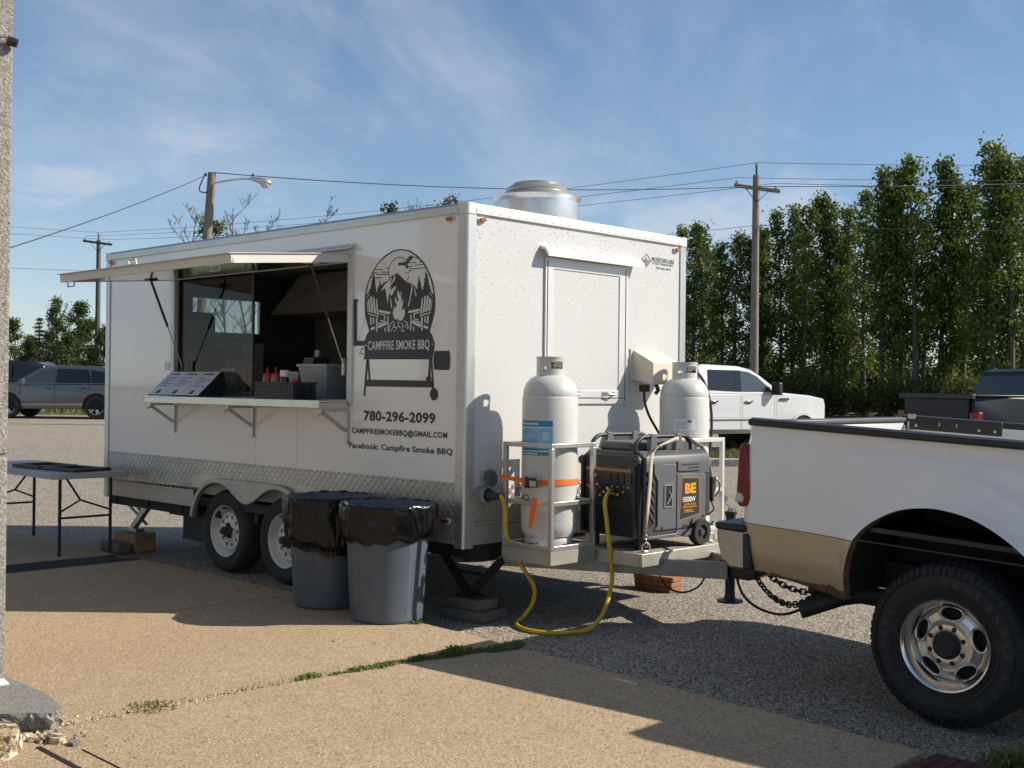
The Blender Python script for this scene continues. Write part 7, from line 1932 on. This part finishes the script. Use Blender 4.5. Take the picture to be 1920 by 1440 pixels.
# left group behind the SUVs
SP = spruce_meshes(7.0, 1.55, 5200, 7)
BW = [aspen_meshes(7.5, 1.9, 7500, 400 + k_, base=.06, lsize=.08, lm=leaf_mat('dark_leaves', (0.02, 0.046, 0.012), (0.10, 0.14, 0.03), 0.35) if 'dark_leaves' not in MATS else MATS['dark_leaves']) for k_ in range(3)]
for i, (px, py, Y, kind, lab) in enumerate(((28, 600, 58, 0, 'yellowish green leafy tree next to the building corner'), (73, 592, 60, 9, 'dark spruce between the leafy trees on the left'), (108, 563, 62, 1, 'tallest leafy tree of the left group'), (150, 570, 60, 2, 'broad leafy tree left of the left utility pole'), (197, 612, 58, 0, 'leafy tree half hidden behind the trailer rear edge'), (45, 640, 55, 2, 'low leafy tree in front of the spruce'), (132, 630, 57, 0, 'low dark leafy tree in the middle of the left group'), (-5, 600, 60, 1, 'leafy tree hidden behind the building corner'), (88, 625, 66, 2, 'dark leafy tree behind the gap right of the spruce'), (172, 600, 67, 0, 'dark leafy tree behind the left utility pole'), (55, 630, 68, 0, 'dark leafy tree behind the spruce'))):
    p = ray_at(px, py, Y); hgt = p.z - .4
    ms = SP if kind == 9 else BW[kind][:2]; H0 = 7.05 if kind == 9 else 7.65
    put_tree('spruce_tree' if kind == 9 else 'leafy_tree', ms, p.x, Y, .40, hgt / H0, lab, 'trees behind the parked SUVs', random.uniform(0, 6), 1.0 if kind == 9 else (.8 if kind == 1 else 1.15))
for i, (px, py, Y, leafy, lab) in enumerate(((53, 565, 63, 0, 'bare grey tree top above the left spruce'), (327, 368, 60, 0, 'bare branching tree above the trailer roof, leftmost'), (478, 362, 64, 0, 'bare upright tree right of the street lamp'), (540, 395, 66, 0, 'thin bare tree top in the middle above the roof'), (645, 372, 62, 0, 'bare tree above the roof, left of the pair'), (690, 365, 63, 0, 'tall bare twigs above the roof, right of the pair'), (423, 412, 55, 350, 'small leafy treetop beside the lamp pole'), (755, 378, 60, 160, 'sparse leafy treetop above the roof, left one'), (795, 374, 61, 160, 'sparse leafy treetop above the roof, nearer the roof fan'), (1092, 405, 60, 160, 'sparse leafy treetop peeking out right of the roof fan'))):
    p = ray_at(px, py, Y); h = p.z - .4
    ms = bare_meshes(h, 500 + i, leafy)
    put_tree('bare_tree' if not leafy else 'sparse_tree', ms, p.x, Y, .4, 1.0, lab, 'tree tops above the trailer roof', random.uniform(0, 6))

# ================================================================ POLES AND WIRES
m_pole = mat('grey_pole_wood', (0.20, 0.175, 0.145), 0.9, var=0.2, vscale=3, bump=.3, bscale=12)
m_poled = mat('dark_pole_wood', (0.10, 0.095, 0.075), 0.9, var=0.25, vscale=3)
m_ins = mat('insulator', (0.45, 0.46, 0.47), 0.2)
m_wire = mat('wire', (0.05, 0.052, 0.06), 0.6)
def upole(x, y, top, lab, m, armz, tilt=0.0):
    T = thing('utility_pole', lab, 'utility pole', (x, y, .2), 0)
    h = top - .2
    b = MB(); b.tube([(0, 0, -.2), (0, 0, h * .5), (0, 0, h - .42)], [.165, .14, .115], 12); b.build('shaft', m, T, smooth=50)
    b = MB(); b.tube([(0, -.05, h - .6), (0, -.05, h - .12)], .035, 8); b.build('top_pin', m_dark, T)
    b = MB(); b.bar((-.80, -.16, h - armz + .14), (.80, -.16, h - armz - .06), .10, .12); b.build('cross_arm', m, T)
    b = MB(); b.bar((-.42, -.18, h - armz + .06), (0, -.14, h - armz - .45), .03, .02); b.bar((.42, -.18, h - armz - .04), (0, -.14, h - armz - .45), .03, .02); b.build('arm_brace', m_dark, T)
    for xx, zz in ((0, h - .08), (-.70, h - armz + .22), (.66, h - armz + .05)):
        b = MB(); b.lathe([(0, 0), (.05, 0), (.07, .04), (.045, .06), (.06, .09), (.03, .13), (0, .135)], 12, Matrix.Translation((xx, -.05 if xx == 0 else -.16, zz - .04))); b.build('insulator', m_ins, T, smooth=40)
    return T
upole(8.49, 42.0, 9.55, 'wooden utility pole with short cross arm right of the trailer', m_pole, .95)
upole(-22.9, 66.0, 9.85, 'dark utility pole with cross arm at the far left', m_poled, .62)
lp = thing('street_lamp', 'leaning wooden lamp pole with a curved street light above the roof', 'street lamp', (-9.35, 35.0, .25), 0)
b = MB(); b.tube([(0, 0, -.2), (.25, 0, 3.6), (.50, 0, 7.5)], [.17, .15, .125], 12); b.build('pole', m_pole, lp, smooth=50)
b = MB(); b.tube(catmull([(.50, -.1, 7.15), (.9, -.12, 7.24), (1.4, -.12, 7.31), (1.75, -.12, 7.30)], 5), .028, 8); b.build('lamp_arm', m_galv, lp, smooth=50)
b = MB()
prof = [(0, .0), (.06, .02), (.09, .12), (.13, .30), (.145, .46), (.12, .60), (.05, .66), (0, .67)]
b.lathe(prof, 18, Matrix.Translation((1.62, -.12, 7.34)) @ Matrix.Rotation(R(103), 4, 'Y') @ Matrix.Diagonal((.7, 1, 1, 1))); b.build('lamp_head', m_galv, lp, smooth=50)
b = MB(); b.lathe([(0, -.16), (.10, -.13), (.14, -.05), (.15, 0)], 16, Matrix.Translation((2.08, -.12, 7.20))); b.build('lamp_lens', m_clear, lp, smooth=50)
b = MB(); b.tube([(1.72, -.12, 7.39), (1.72, -.12, 7.47)], .03, 8); b.build('photocell', m_black, lp)
b = MB(); b.tube([(.36, -.1, 7.42), (.30, -.1, 7.42)], .05, 8); b.tube(catmull([(.3, -.1, 7.40), (.15, -.1, 7.0), (.3, -.1, 6.9), (.46, -.1, 6.95)], 5), .018, 6); b.build('wire_anchor', m_dark, lp)
def wire(a, b_, s, r, label, n=28):
    a, b_ = Vector(a), Vector(b_)
    pts = [a.lerp(b_, k / n) - Vector((0, 0, s * 4 * (k / n) * (1 - k / n))) for k in range(n + 1)]
    b = MB(); b.tube(pts, r, 5); o = b.build('overhead_wire', m_wire, smooth=60); o.location = (0, 0, 0)
    return tag(o, label, 'wire', 'overhead wires')
P1 = Vector((8.49, 41.9, 9.55)); A1 = Vector((7.79, 41.8, 9.0)); B1 = Vector((9.15, 41.8, 8.82)); N1 = Vector((8.49, 41.9, 7.35))
P2 = Vector((-22.9, 65.9, 9.85)); A2 = Vector((-23.6, 65.8, 9.62)); B2 = Vector((-22.24, 65.8, 9.45)); N2 = Vector((-22.9, 65.9, 7.7))
P3 = Vector((38.0, 29.0, 9.9)); 
for a, c, nm in ((P2, P1, 'top wire'), (A2, A1, 'left arm wire'), (B2, B1, 'right arm wire'), (N2, N1, 'lower neutral wire')): wire(a, c, .35, .009, nm + ' running between the two utility poles')
for a, nm, dz in ((P1, 'top wire', .55), (A1, 'left arm wire', .55), (B1, 'right arm wire', .25), (N1, 'lower neutral wire', .3)): wire(a, Vector((40.0, 40.0, a.z + dz)), .3, .009, nm + ' leaving the right utility pole towards the right edge')
for a, nm in ((P2, 'top wire'), (B2, 'arm wire'), (N2, 'lower wire')): wire(a, a + Vector((-26, -28, -.6)), .3, .011, nm + ' leaving the far left pole towards the building')
wire((-9.0, 34.9, 7.66), (-8.28, 17.2, 3.15), .10, .012, 'thick service wire from the lamp pole down to the left edge')
wire((-8.8, 34.9, 7.74), (8.3, 41.8, 8.70), .28, .015, 'thick twisted service wire crossing above the trailer roof')
wire((8.3, 41.8, 8.70), (36, 50, 11.4), .3, .015, 'thick twisted service wire right of the utility pole')
